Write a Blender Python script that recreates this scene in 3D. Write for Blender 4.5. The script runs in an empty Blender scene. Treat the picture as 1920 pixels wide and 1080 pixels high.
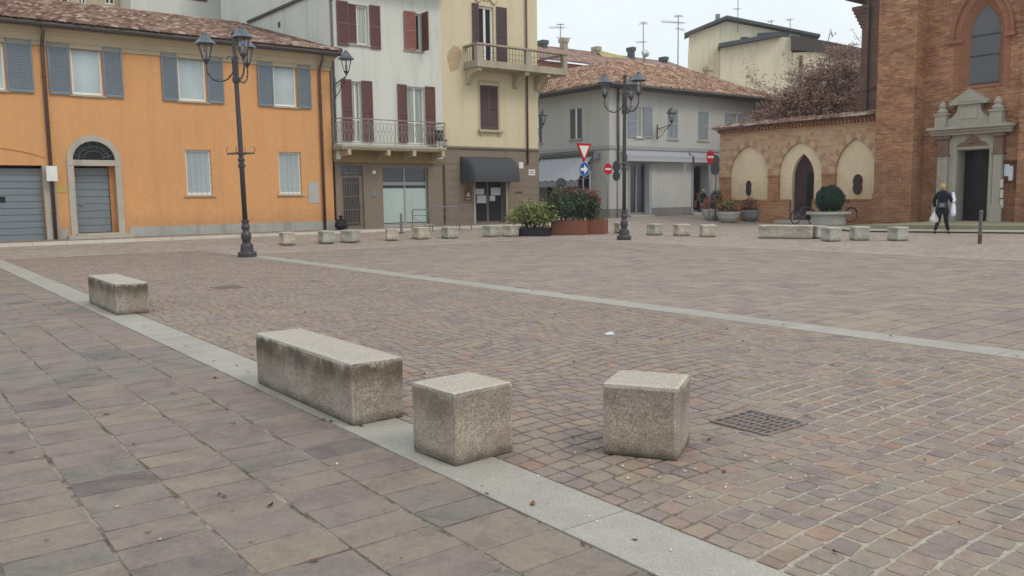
import bpy, bmesh, math, random
from mathutils import Vector, Matrix
import numpy as np
random.seed(7); RNG = np.random.default_rng(11)
sc = bpy.context.scene
PI = math.pi
def lin(c):
    return tuple(((v/255)/12.92 if v/255 <= .04045 else ((v/255+.055)/1.055)**2.4) for v in c)
# ------------------------------------------------------------------ camera
FPX, HC = 1560., 1.45
_p = math.atan(170/FPX); _a = math.atan(.0135)
_cp, _sp, _ca, _sa = math.cos(_p), math.sin(_p), math.cos(_a), math.sin(_a)
CF = Vector((0, _cp, -_sp)); _R0 = Vector((1, 0, 0)); _U0 = Vector((0, _sp, _cp))
CR = _ca*_R0 - _sa*_U0; CU = _sa*_R0 + _ca*_U0
cam = bpy.data.objects.new('camera', bpy.data.cameras.new('camera'))
sc.collection.objects.link(cam)
M3 = Matrix((CR, CU, -CF)).transposed()
cam.matrix_world = Matrix.Translation((0, 0, HC)) @ M3.to_4x4()
cam.data.sensor_width = 36; cam.data.lens = FPX/1920*36
cam.data.clip_start = .05; cam.data.clip_end = 2000
sc.camera = cam
# ------------------------------------------------------------------ sky and sun
SUN_EL, SUN_AZ = math.radians(48), math.radians(128)     # azimuth clockwise from +Y
w = bpy.data.worlds.new('World'); sc.world = w; w.use_nodes = True
nt = w.node_tree; nt.nodes.clear()
sky = nt.nodes.new('ShaderNodeTexSky'); sky.sky_type = 'NISHITA'; sky.sun_disc = False
sky.sun_elevation = SUN_EL; sky.sun_rotation = SUN_AZ; sky.air_density = 1.0; sky.dust_density = 4.0
mx = nt.nodes.new('ShaderNodeMix'); mx.data_type = 'RGBA'
tcs = nt.nodes.new('ShaderNodeTexCoord'); nzs = nt.nodes.new('ShaderNodeTexNoise'); nzs.inputs['Scale'].default_value = 1.6; nzs.inputs['Detail'].default_value = 3
rps = nt.nodes.new('ShaderNodeValToRGB')
rps.color_ramp.elements[0].position = .3; rps.color_ramp.elements[0].color = (7.9, 9.1, 9.7, 1)
rps.color_ramp.elements[1].position = .75; rps.color_ramp.elements[1].color = (9.9, 10.4, 10.6, 1)
bgn = nt.nodes.new('ShaderNodeBackground'); bgn.inputs['Strength'].default_value = .1
out = nt.nodes.new('ShaderNodeOutputWorld')
nt.links.new(tcs.outputs['Generated'], nzs.inputs['Vector']); nt.links.new(nzs.outputs['Fac'], rps.inputs['Fac'])
mx.inputs[0].default_value = .93
nt.links.new(sky.outputs['Color'], mx.inputs[6]); nt.links.new(rps.outputs['Color'], mx.inputs[7])
nt.links.new(mx.outputs[2], bgn.inputs['Color']); nt.links.new(bgn.outputs[0], out.inputs[0])
sl = bpy.data.lights.new('sun', 'SUN'); sl.energy = 1.0; sl.angle = math.radians(18); sl.color = (1, .92, .81)
so = bpy.data.objects.new('sun', sl); sc.collection.objects.link(so)
_d = Vector((math.sin(SUN_AZ)*math.cos(SUN_EL), math.cos(SUN_AZ)*math.cos(SUN_EL), math.sin(SUN_EL)))
so.rotation_euler = _d.to_track_quat('Z', 'Y').to_euler(); so.location = (20, -20, 40)
sc.view_settings.view_transform = 'Standard'; sc.view_settings.look = 'None'
sc.view_settings.exposure = .10; sc.view_settings.gamma = 1
# ------------------------------------------------------------------ survey helpers (pixel of the 1920x1080 photo -> point on a known plane)
AD = Vector((-.609, .793, 0)); BD = Vector((.793, .609, 0))
TB = math.atan2(.609, .793); TA = TB - PI/2          # rotations: local x along B ; local x along -A
def ray(x, y): return CF + CR*((x-960)/FPX) + CU*((540-y)/FPX)
def gza(a): return .3*min(max((a-25.5)/4.9, 0), 1)
def gz(P): return gza(P[0]*AD.x + P[1]*AD.y)
def ground(x, y, dz=0):
    r = ray(x, y); lo, hi = .5, 400.
    for _ in range(60):
        m = (lo+hi)/2
        if HC + m*r.z - gz((m*r.x, m*r.y)) - dz > 0: lo = m
        else: hi = m
    return Vector((lo*r.x, lo*r.y, HC+lo*r.z))
def at(x, y, D):                                       # point at depth D (metres in front of the lens)
    r = ray(x, y); return Vector((0, 0, HC)) + r*(D/r.y)
def AB(a, b, z=0): return AD*a + BD*b + Vector((0, 0, z))
class FacB:                                            # facade running along B, plane a = a0
    rot = TB
    def __init__(s, a0, b0): s.a0, s.b0 = a0, b0; s.loc = AB(a0, b0)
    def X(s, px, py, y=0):
        r = ray(px, py); t = (s.a0+y)/r.dot(AD); return t*r.dot(BD) - s.b0, HC + t*r.z
    def box(s, x0, x1, y0, y1, y=0):                   # rectangle given by pixel bounds -> local x0,x1,z0,z1
        xm, ym = (x0+x1)/2, (y0+y1)/2
        return s.X(x0, ym, y)[0], s.X(x1, ym, y)[0], s.X(xm, y1, y)[1], s.X(xm, y0, y)[1]
class FacV(FacB):                                      # facade at depth D with a free heading
    def __init__(s, px, py, D, rot):
        s.loc = at(px, py, D); s.loc.z = 0; s.rot = rot; s.e = Vector((math.cos(rot), math.sin(rot), 0)); s.n = Vector((-math.sin(rot), math.cos(rot), 0))
    def X(s, px, py, y=0):
        r = ray(px, py); t = (s.loc.dot(s.n)+y)/r.dot(s.n); P = r*t; return (P-s.loc).dot(s.e), HC + t*r.z
class FacA(FacB):                                      # facade running along -A (left = far), plane b = b0
    rot = TA
    def __init__(s, b0, a0): s.a0, s.b0 = a0, b0; s.loc = AB(a0, b0)
    def X(s, px, py, y=0):
        r = ray(px, py); t = (s.b0+y)/r.dot(BD); return -(t*r.dot(AD) - s.a0), HC + t*r.z
# ------------------------------------------------------------------ object helpers
def tag(o, label=None, cat=None, group=None, kind=None):
    if label: o['label'] = label
    if cat: o['category'] = cat
    if group: o['group'] = group
    if kind: o['kind'] = kind
    return o
def thing(name, label, cat, loc=(0, 0, 0), rot=0, group=None):
    o = bpy.data.objects.new(name, None); sc.collection.objects.link(o)
    o.location = loc; o.rotation_euler = (0, 0, rot) if not isinstance(rot, tuple) else rot
    o.empty_display_size = .2
    return tag(o, label, cat, group)
def copy_tree(o, parent=None):
    c = o.copy(); sc.collection.objects.link(c); c.parent = parent
    for ch in list(o.children): copy_tree(ch, c)
    return c
class MB:
    def __init__(s): s.v = []; s.f = []; s.t = []; s.T = None
    def _a(s, pts, faces, tint=None):
        n = len(s.v)
        if s.T is not None: pts = [tuple(s.T @ Vector(p)) for p in pts]
        s.v += [tuple(p) for p in pts]; s.f += [tuple(n+i for i in f) for f in faces]
        t = random.random() if tint is None else tint; s.t += [t]*len(faces)
    def quad(s, a, b, c, d, tint=None): s._a([a, b, c, d], [(0, 1, 2, 3)], tint)
    def poly(s, pts, tint=None): s._a(pts, [tuple(range(len(pts)))], tint)
    def box(s, x0, x1, y0, y1, z0, z1, tint=None):
        if x0 > x1: x0, x1 = x1, x0
        if y0 > y1: y0, y1 = y1, y0
        if z0 > z1: z0, z1 = z1, z0
        s._a([(x0,y0,z0),(x1,y0,z0),(x1,y1,z0),(x0,y1,z0),(x0,y0,z1),(x1,y0,z1),(x1,y1,z1),(x0,y1,z1)],
             [(0,3,2,1),(4,5,6,7),(0,1,5,4),(1,2,6,5),(2,3,7,6),(3,0,4,7)], tint)
    def bar(s, p, q, r, n=6, r2=None, tint=None):
        p, q = Vector(p), Vector(q); d = (q-p)
        if d.length < 1e-6: return
        d.normalize(); u = d.orthogonal().normalized(); v = d.cross(u); r2 = r if r2 is None else r2
        pts = [tuple(p+(u*math.cos(2*PI*i/n)+v*math.sin(2*PI*i/n))*r) for i in range(n)] + [tuple(q+(u*math.cos(2*PI*i/n)+v*math.sin(2*PI*i/n))*r2) for i in range(n)]
        s._a(pts, [(i, (i+1) % n, n+(i+1) % n, n+i) for i in range(n)] + [tuple(range(n-1, -1, -1)), tuple(range(n, 2*n))], tint)
    def tube(s, path, r, n=6, tint=None):
        P = [Vector(p) for p in path]; rr = r if isinstance(r, (list, tuple)) else [r]*len(P)
        pts = []; u = None
        for i, p in enumerate(P):
            d = (P[min(i+1, len(P)-1)]-P[max(i-1, 0)]).normalized()
            u = d.orthogonal().normalized() if u is None else (u-d*u.dot(d)).normalized()
            v = d.cross(u)
            pts += [tuple(p+(u*math.cos(2*PI*k/n)+v*math.sin(2*PI*k/n))*rr[i]) for k in range(n)]
        fs = [(i*n+k, i*n+(k+1) % n, (i+1)*n+(k+1) % n, (i+1)*n+k) for i in range(len(P)-1) for k in range(n)]
        fs += [tuple(range(n-1, -1, -1)), tuple(range((len(P)-1)*n, len(P)*n))]
        s._a(pts, fs, tint)
    def lathe(s, prof, c=(0, 0, 0), n=16, tint=None, ph=0):
        pts = [(c[0]+r*math.cos(ph+2*PI*k/n), c[1]+r*math.sin(ph+2*PI*k/n), c[2]+z) for r, z in prof for k in range(n)]
        m = len(prof)
        fs = [(i*n+k, i*n+(k+1) % n, (i+1)*n+(k+1) % n, (i+1)*n+k) for i in range(m-1) for k in range(n)]
        fs += [tuple(range(n-1, -1, -1)), tuple(range((m-1)*n, m*n))]
        s._a(pts, fs, tint)
    def prism(s, pts2, y0, y1, tint=None):              # outline in local x,z, extruded in y
        n = len(pts2)
        s._a([(x, y0, z) for x, z in pts2]+[(x, y1, z) for x, z in pts2],
             [tuple(range(n)), tuple(range(2*n-1, n-1, -1))]+[(i, n+i, n+(i+1) % n, (i+1) % n) for i in range(n)], tint)
    def build(s, name, mat, parent=None, smooth=False, bevel=0, label=None):
        me = bpy.data.meshes.new(name); me.from_pydata(s.v, [], s.f); me.update()
        at_ = me.attributes.new('tint', 'FLOAT', 'FACE'); at_.data.foreach_set('value', s.t)
        me.materials.append(mat)
        if smooth: me.polygons.foreach_set('use_smooth', [True]*len(me.polygons))
        o = bpy.data.objects.new(name, me); sc.collection.objects.link(o); o.parent = parent
        if bevel:
            m = o.modifiers.new('bevel', 'BEVEL'); m.width = bevel; m.segments = 2; m.limit_method = 'ANGLE'
        if label: o['label'] = label
        return o
# ------------------------------------------------------------------ materials
class N:
    def __init__(s, name):
        s.m = bpy.data.materials.new(name); s.m.use_nodes = True; s.t = s.m.node_tree; s.n = s.t.nodes; s.l = s.t.links
        s.b = s.n['Principled BSDF']; s.tc = s.n.new('ShaderNodeTexCoord')
    def put(s, v, inp):
        if hasattr(v, 'links'): s.l.new(v, inp)
        else: inp.default_value = v
    def map(s, scale=(1, 1, 1), src='Object', rot=(0, 0, 0)):
        m = s.n.new('ShaderNodeMapping'); s.l.new(s.tc.outputs[src], m.inputs['Vector'])
        m.inputs['Scale'].default_value = scale; m.inputs['Rotation'].default_value = rot; return m.outputs[0]
    def noise(s, scale, detail=4, vec=None, rough=.55, dist=0):
        n = s.n.new('ShaderNodeTexNoise'); n.inputs['Scale'].default_value = scale; n.inputs['Detail'].default_value = detail
        n.inputs['Roughness'].default_value = rough; n.inputs['Distortion'].default_value = dist
        s.l.new(vec if vec is not None else s.tc.outputs['Object'], n.inputs['Vector']); return n.outputs['Fac']
    def vor(s, scale, vec=None, out='Color', feat='F1'):
        n = s.n.new('ShaderNodeTexVoronoi'); n.inputs['Scale'].default_value = scale; n.feature = feat
        s.l.new(vec if vec is not None else s.tc.outputs['Object'], n.inputs['Vector']); return n.outputs[out]
    def ramp(s, fac, stops, interp='LINEAR'):
        r = s.n.new('ShaderNodeValToRGB'); e = r.color_ramp; e.interpolation = interp
        while len(e.elements) < len(stops): e.elements.new(.5)
        for i, (p, c) in enumerate(stops):
            e.elements[i].position = p; e.elements[i].color = (*c, 1) if len(c) == 3 else c
        s.put(fac, r.inputs[0]); return r.outputs[0]
    def mix(s, f, a, b, mode='MIX'):
        n = s.n.new('ShaderNodeMix'); n.data_type = 'RGBA'; n.blend_type = mode
        s.put(f, n.inputs[0])
        for v, i in ((a, 6), (b, 7)):
            if isinstance(v, tuple) and len(v) == 3: v = (*v, 1)
            s.put(v, n.inputs[i])
        return n.outputs[2]
    def math(s, op, a, b=0.):
        n = s.n.new('ShaderNodeMath'); n.operation = op; s.put(a, n.inputs[0]); s.put(b, n.inputs[1]); return n.outputs[0]
    def attr(s, name='tint'):
        n = s.n.new('ShaderNodeAttribute'); n.attribute_name = name; return n.outputs['Fac']
    def sep(s, vec=None):
        n = s.n.new('ShaderNodeSeparateXYZ'); s.l.new(vec if vec is not None else s.tc.outputs['Object'], n.inputs[0]); return n.outputs
    def comb(s, x, y, z=0.):
        n = s.n.new('ShaderNodeCombineXYZ'); s.put(x, n.inputs[0]); s.put(y, n.inputs[1]); s.put(z, n.inputs[2]); return n.outputs[0]
    def bump(s, h, strength=.3, dist=.01):
        n = s.n.new('ShaderNodeBump'); n.inputs['Strength'].default_value = strength; n.inputs['Distance'].default_value = dist
        s.l.new(h, n.inputs['Height']); s.l.new(n.outputs[0], s.b.inputs['Normal'])
    def done(s, col, rough=.9, metal=0, spec=.3):
        if isinstance(col, tuple): s.b.inputs['Base Color'].default_value = (*col[:3], 1)
        else: s.l.new(col, s.b.inputs['Base Color'])
        s.put(rough, s.b.inputs['Roughness']); s.b.inputs['Metallic'].default_value = metal
        s.b.inputs['Specular IOR Level'].default_value = spec
        return s.m
def mul(c, k): return tuple(v*k for v in c)
def plaster(name, rgb, var=.12, dirt=.3, dirtcol=(90, 82, 70), bump=.25, band=None):
    q = N(name); c = lin(rgb)
    n1 = q.noise(.55, 6, rough=.6); n2 = q.noise(5, 6); n3 = q.noise(1.0, 5, q.map((2.2, 2.2, .22)), .65); n4 = q.noise(60, 3)
    col = q.ramp(n1, [(.3, mul(c, 1-var)), (.7, mul(c, 1+var*.6))])
    col = q.mix(.35, col, q.ramp(n2, [(.35, mul(c, 1-var)), (.65, mul(c, 1+var))]))
    col = q.mix(q.math('MULTIPLY', q.ramp(n3, [(.5, (0, 0, 0)), (.8, (1, 1, 1))]), dirt), col, lin(dirtcol))
    if band:
        z = q.sep()[2]; m = q.ramp(q.math('ADD', q.math('MULTIPLY', z, 1/band[0]), q.math('MULTIPLY', q.math('SUBTRACT', n2, .5), .5)), [(.5, (1, 1, 1)), (.9, (0, 0, 0))])
        col = q.mix(q.math('MULTIPLY', m, band[1]), col, lin(band[2]))
    q.bump(q.math('ADD', n4, q.math('MULTIPLY', n2, 2.)), bump, .006)
    return q.done(col, .92)
def paint(name, rgb, rough=.55, var=.12, metal=0, spec=.35):
    q = N(name); c = lin(rgb)
    n = q.noise(3.5, 5); n2 = q.noise(40, 3)
    col = q.mix(.5, q.ramp(n, [(.3, mul(c, 1-var)), (.7, mul(c, 1+var))]), q.ramp(n2, [(.3, mul(c, 1-var)), (.7, mul(c, 1+var))]))
    q.bump(n2, .08, .003)
    return q.done(col, rough, metal, spec)
def brickmat(name, c1, c2, c3, mortar, bw=.27, bh=.075, dark=.35, low=None):
    q = N(name); o = q.sep()
    wob = q.noise(1.3, 3)
    vec = q.comb(q.math('ADD', o[0], o[1]), q.math('ADD', o[2], q.math('MULTIPLY', q.noise(1.7, 3), .05)))
    t = q.n.new('ShaderNodeTexBrick'); q.l.new(vec, t.inputs['Vector'])
    t.inputs['Scale'].default_value = 1; t.inputs['Brick Width'].default_value = bw; t.inputs['Row Height'].default_value = bh
    t.inputs['Mortar Size'].default_value = .009; t.inputs['Mortar Smooth'].default_value = .3; t.inputs['Bias'].default_value = 0
    t.inputs['Color1'].default_value = (0, 0, 0, 1); t.inputs['Color2'].default_value = (1, 1, 1, 1); t.inputs['Mortar'].default_value = (.5, .5, .5, 1)
    sx = q.noise(1, 4, q.map((3.2, 3.2, 13.5)), .7)
    tt = q.mix(.45, t.outputs['Color'], q.ramp(sx, [(.3, (0, 0, 0)), (.7, (1, 1, 1))]))
    col = q.ramp(tt, [(.08, lin(c1)), (.5, lin(c2)), (.92, lin(c3))])
    big = q.noise(.45, 6, rough=.65)
    col = q.mix(q.math('MULTIPLY', q.ramp(big, [(.42, (0, 0, 0)), (.68, (1, 1, 1))]), dark), col, lin(c1))
    if low:
        m = q.ramp(q.math('ADD', q.math('MULTIPLY', o[2], 1/low[0]), q.math('MULTIPLY', q.math('SUBTRACT', wob, .5), .8)), [(.55, (1, 1, 1)), (1., (0, 0, 0))])
        col = q.mix(q.math('MULTIPLY', m, low[1]), col, lin(low[2]))
        pat = q.ramp(q.noise(2.2, 6, rough=.7), [(.55, (0, 0, 0)), (.68, (1, 1, 1))])
        col = q.mix(q.math('MULTIPLY', q.math('MULTIPLY', pat, m), .5), col, lin(low[3]))
    col = q.mix(.35, col, q.ramp(q.noise(1, 5, q.map((1.1, 1.1, 2.0)), .7), [(.34, mul(lin(c1), .9)), (.66, mul(lin(c3), 1.02))]))
    col = q.mix(q.math('MULTIPLY', t.outputs['Fac'], .55), col, lin(mortar))
    q.bump(q.math('SUBTRACT', sx, t.outputs['Fac']), .8, .02)
    return q.done(col, .92)
def stonegrain(name, base, dark, light, grain=130, moss=.6):
    q = N(name); o = q.sep()
    v = q.vor(grain, out='Color'); vs = q.sep(v)
    col = q.ramp(vs[0], [(0, lin(dark)), (.25, mul(lin(base), .75)), (.5, lin(base)), (.8, mul(lin(base), 1.2)), (1, lin(light))])
    n = q.noise(7, 6, rough=.65); n2 = q.noise(2.6, 4)
    col = q.mix(.4, col, q.ramp(n, [(.3, mul(lin(base), .66)), (.7, mul(lin(base), 1.1))]))
    # growth of dark moss in patches under the top edge; contact shade painted along the foot of the faces
    g = q.n.new('ShaderNodeNewGeometry'); gn = q.sep(g.outputs['Normal'])[2]
    side = q.ramp(q.math('ABSOLUTE', gn), [(.3, (1, 1, 1)), (.7, (0, 0, 0))])
    top = q.ramp(q.math('ADD', o[2], q.math('MULTIPLY', q.math('SUBTRACT', n, .5), .22)), [(.2, (0, 0, 0)), (.30, (1, 1, 1)), (.365, (1, 1, 1)), (.395, (0, 0, 0))])
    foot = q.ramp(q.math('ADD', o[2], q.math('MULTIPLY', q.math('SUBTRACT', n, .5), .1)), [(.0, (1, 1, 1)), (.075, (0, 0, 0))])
    pm = q.ramp(n2, [(.3, (.25, .25, .25)), (.55, (1, 1, 1))])
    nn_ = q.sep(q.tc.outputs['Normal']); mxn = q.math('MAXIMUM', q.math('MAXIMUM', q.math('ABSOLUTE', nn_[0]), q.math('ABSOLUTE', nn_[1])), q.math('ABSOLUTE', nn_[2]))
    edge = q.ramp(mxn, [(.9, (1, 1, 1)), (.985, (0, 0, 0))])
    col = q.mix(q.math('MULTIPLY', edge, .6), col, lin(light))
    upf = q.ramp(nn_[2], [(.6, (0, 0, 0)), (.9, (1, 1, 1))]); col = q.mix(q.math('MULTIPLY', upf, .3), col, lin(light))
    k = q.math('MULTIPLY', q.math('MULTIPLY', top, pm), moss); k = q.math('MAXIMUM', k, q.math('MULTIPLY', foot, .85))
    blot = q.math('MULTIPLY', q.math('MULTIPLY', q.ramp(q.noise(3.4, 4, q.map((1, 1, 1.3))), [(.4, (0, 0, 0)), (.58, (1, 1, 1))]), side), .34)
    col = q.mix(blot, col, lin((104, 90, 74)))
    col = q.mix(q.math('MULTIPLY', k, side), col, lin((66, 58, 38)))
    q.bump(q.math('ADD', vs[1], n), .5, .004)
    return q.done(col, .9)
def paving(name, stops, mott=.2, tone=None, rough=.75, coolmix=.0):
    q = N(name); t = q.attr()
    n1 = q.noise(.35, 5, rough=.6); n2 = q.noise(9, 7, rough=.7); n3 = q.noise(120, 3, rough=.6); n4 = q.noise(28, 4, rough=.6)
    col = q.ramp(t, [(p, lin(c)) for p, c in stops])
    col = q.mix(mott*1.1, col, q.ramp(n2, [(.3, lin((108, 96, 90))), (.7, lin((184, 165, 148)))]))
    col = q.mix(.32, col, q.ramp(n3, [(.35, lin((70, 66, 62))), (.65, lin((190, 180, 168)))]), 'SOFT_LIGHT')
    col = q.mix(.45, col, q.ramp(n4, [(.35, (.3, .3, .3)), (.65, (.7, .7, .7))]), 'SOFT_LIGHT')
    if tone: col = q.mix(q.math('MULTIPLY', q.ramp(n1, [(.38, (0, 0, 0)), (.66, (1, 1, 1))]), tone[1]), col, lin(tone[0]))
    n5 = q.noise(3.2, 5, rough=.6, dist=1.2)
    col = q.mix(.3, col, q.ramp(n5, [(.36, lin((112, 96, 94))), (.5, lin((146, 131, 123))), (.66, lin((164, 149, 133)))]))
    col = q.mix(q.math('MULTIPLY', q.ramp(q.noise(14, 4, rough=.6), [(.62, (0, 0, 0)), (.72, (1, 1, 1))]), .4), col, lin((92, 84, 82)))
    q.bump(q.math('ADD', n2, q.math('MULTIPLY', n4, .9)), .7, .007)
    return q.done(col, q.ramp(n2, [(.3, (.62,)*3), (.7, (.88,)*3)]), 0, .35)
def tilemat(name, stops, lich=.16):
    q = N(name); t = q.attr(); n = q.noise(6, 6, rough=.7); n2 = q.noise(.7, 4)
    col = q.ramp(t, [(p, lin(c)) for p, c in stops])
    col = q.mix(q.math('MULTIPLY', q.ramp(n, [(.5, (0, 0, 0)), (.7, (1, 1, 1))]), lich), col, lin((120, 112, 98)))
    col = q.mix(q.math('MULTIPLY', q.ramp(n2, [(.45, (0, 0, 0)), (.7, (1, 1, 1))]), .16), col, lin((88, 72, 66)))
    return q.done(col, .9)
def leafmat(name, stops):
    q = N(name); t = q.attr(); n = q.noise(2.2, 3)
    f = q.math('ADD', q.math('MULTIPLY', t, .65), q.math('MULTIPLY', n, .4))
    return q.done(q.ramp(f, [(p, lin(c)) for p, c in stops]), .6, 0, .3)
m_orange = plaster('orange_plaster', (212, 158, 108), .08, .35, (164, 118, 82), .2, band=(1.3, .45, (168, 128, 98)))
m_cornice = plaster('cornice_plaster', (184, 170, 142), .05, .15)
m_white = plaster('pale_plaster', (211, 213, 204), .07, .35, (128, 128, 116), .3)
m_yellow = plaster('yellow_plaster', (212, 199, 168), .05, .25, (140, 124, 96), .3)
m_taupe = plaster('taupe_plaster', (136, 122, 108), .09, .35, (94, 84, 74))
m_grey = plaster('grey_plaster', (188, 188, 184), .05, .2, (118, 116, 108))
m_greyplinth = plaster('grey_plinth', (134, 129, 126), .1, .4)
m_plinth = plaster('worn_plinth', (168, 167, 160), .18, .7, (92, 88, 76))
m_cream = plaster('cream_plaster', (228, 219, 192), .05, .35, (120, 110, 86))
m_niche = plaster('niche_plaster', (236, 216, 184), .08, .2, (150, 130, 100), .2, band=(2.6, .55, (196, 170, 130)))
m_peach = plaster('peach_plaster', (200, 146, 118), .08, .2)
m_stone = plaster('door_stone', (180, 174, 162), .1, .45, (104, 98, 84))
m_portal = plaster('portal_stone', (172, 165, 152), .12, .5, (104, 98, 86), .5)
m_portalbrown = plaster('carved_brown_stone', (132, 108, 92), .2, .5, (64, 52, 46), .6)
m_slab = plaster('balcony_concrete', (172, 164, 146), .12, .5, (92, 84, 66))
m_brick = brickmat('church_brick', (102, 58, 42), (172, 108, 76), (216, 172, 132), (198, 172, 144), low=(3.6, .7, (118, 60, 46), (188, 164, 150)), dark=.5)
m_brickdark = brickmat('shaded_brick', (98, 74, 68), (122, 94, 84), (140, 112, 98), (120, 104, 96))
m_brickred = brickmat('smooth_red_brick', (150, 96, 76), (166, 112, 88), (178, 126, 102), (164, 126, 104), bh=.06, dark=.15)
m_archwall = brickmat('arcade_brick', (184, 138, 108), (206, 170, 136), (214, 184, 152), (200, 174, 146), bw=.5, bh=.13, dark=.1)
m_archlow = brickmat('arcade_low_brick', (140, 88, 64), (180, 126, 90), (206, 160, 124), (188, 162, 138), dark=.25)
q = N('voussoir'); m_vous = q.done(q.mix(.4, q.ramp(q.attr(), [(.0, lin((172, 124, 106))), (.45, lin((180, 134, 114))), (.55, lin((202, 176, 148))), (1, lin((210, 186, 158)))]), q.ramp(q.noise(9, 6), [(.3, lin((160, 124, 100))), (.7, lin((216, 188, 156)))])), .9)
m_patch = brickmat('exposed_brick', (172, 142, 116), (192, 164, 134), (206, 184, 152), (208, 194, 160), bw=.24, bh=.07)
m_roof = tilemat('orange_house_tiles', [(0, (112, 86, 77)), (.3, (144, 114, 101)), (.6, (160, 132, 117)), (.88, (180, 158, 142)), (1, (208, 196, 182))])
m_roofg = tilemat('clay_tiles', [(0, (116, 88, 76)), (.3, (160, 120, 100)), (.65, (184, 148, 126)), (1, (208, 184, 162))], .15)
m_rooffar = tilemat('far_tiles', [(0, (150, 122, 114)), (.5, (172, 144, 134)), (1, (188, 164, 154))])
m_shutgrey = paint('grey_shutter_paint', (118, 128, 136))
m_shutblue = paint('blue_grey_shutter', (152, 158, 166))
m_shutred = paint('maroon_shutter', (108, 74, 72), .6, .15)
m_shutred2 = paint('faded_red_shutter', (152, 100, 90), .6, .15)
m_shutplum = paint('plum_shutter', (92, 74, 78), .6, .12)
m_frame = paint('white_frame', (232, 232, 226), .5, .06)
m_greyframe = paint('grey_frame', (158, 160, 162), .45)
m_taupeframe = paint('taupe_frame', (118, 108, 100), .5)
m_garage = paint('garage_panel', (122, 131, 138), .5, .05)
m_iron = paint('lamp_iron', (76, 72, 76), .42, .2, .3)
m_ironrust = paint('rusty_pipe', (98, 76, 68), .55, .25, .2)
m_cap = paint('lantern_roof_paint', (100, 104, 112), .35, .12, .4)
m_bars = paint('railing_iron', (150, 144, 138), .5, .2, .2)
m_pipe = paint('grey_pipe', (96, 94, 90), .5, .15)
m_gutter = paint('dark_gutter', (74, 66, 62), .55)
m_black = paint('black_void', (22, 21, 24), .4, .2)
m_blackplastic = paint('black_plastic', (30, 30, 33), .35, .2)
m_wood = paint('ochre_timber', (150, 130, 90), .8, .2)
m_doorwood = paint('church_door_wood', (34, 26, 27), .6, .3)
m_plumdoor = paint('plum_boards', (70, 50, 52), .6, .2)
m_awn = paint('charcoal_canvas', (72, 73, 76), .8, .08)
m_awngrey = paint('pale_grey_canvas', (180, 181, 188), .8, .05)
m_awnval = paint('grey_valance', (144, 145, 150), .8, .06)
m_awnyel = paint('mustard_canvas', (172, 158, 112), .85, .1)
m_corten = paint('corten_steel', (134, 86, 70), .75, .14)
m_white_ = paint('white_enamel', (226, 226, 222), .4, .03)
m_paper = paint('paper', (216, 220, 226), .8, .03)
m_red = paint('sign_red', (190, 30, 44), .4, .05)
m_blue = paint('sign_blue', (26, 84, 158), .4, .05)
m_signback = paint('sign_back', (84, 88, 90), .5, .1, .3)
m_galv = paint('galvanised', (138, 142, 146), .45, .1, .4)
m_rackblue = paint('rack_blue_grey', (118, 118, 120), .5, .15)
m_mosskerb = plaster('moss_render', (142, 138, 116), .15, .4, (108, 104, 82))
m_mossshade = plaster('dark_riser', (100, 94, 82), .2, .5, (70, 64, 54))  # mossy riser; the shadow under the kerb nosing is put into its colour
m_bowl = plaster('bowl_concrete', (176, 175, 168), .12, .55, (84, 84, 76), .4)
m_bowldark = plaster('dark_bowl_concrete', (140, 142, 140), .12, .5, (74, 74, 70), .4)
m_soil = paint('soil', (58, 46, 38), .95, .3)
m_skin = paint('skin', (196, 150, 126), .55, .05)
m_hair = paint('blond_hair', (178, 146, 100), .6, .25)
m_hairgrey = paint('grey_hair', (170, 168, 166), .6, .2)
m_coat = paint('navy_coat', (26, 29, 38), .85, .2)
m_trous = paint('black_trousers', (28, 28, 32), .8, .2)
m_jeans = paint('pale_jeans', (150, 162, 178), .85, .1)
m_goods = paint('red_goods', (110, 66, 62), .7, .5)
m_bag = paint('white_plastic_bag', (222, 222, 220), .35, .05)
m_shirt = paint('white_cloth', (220, 224, 238), .8, .04)
m_bark = paint('bark', (72, 58, 50), .9, .3)
def glass(name, rgb, rough=.12, var=.15, mp=(1, 1, .4)):
    q = N(name); c = lin(rgb)
    col = q.ramp(q.noise(1.1, 3, q.map(mp)), [(.3, mul(c, 1-var)), (.7, mul(c, 1+var))])
    q.bump(q.noise(2.5, 2), .04, .02)
    return q.done(col, rough, 0, .5)
m_gblind = glass('glass_over_blind', (176, 190, 192))
m_gdark = glass('dark_glass', (44, 46, 50))
m_gcurt = glass('glass_over_curtain', (160, 166, 160), .15, .38, (11, 11, .25))
m_gfrost = glass('pale_green_film', (178, 192, 188), .3, .08)
m_gchurch = glass('church_glass', (98, 100, 104), .4, .12)
m_gdim = glass('dim_transom_glass', (76, 76, 84), .15)
m_glamp = glass('lamp_glass', (120, 124, 126), .1)
q = N('lantern_glass'); m_lglass = q.done((.8, .85, .85), .05, 0, .5); q.b.inputs['Alpha'].default_value = .07
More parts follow.
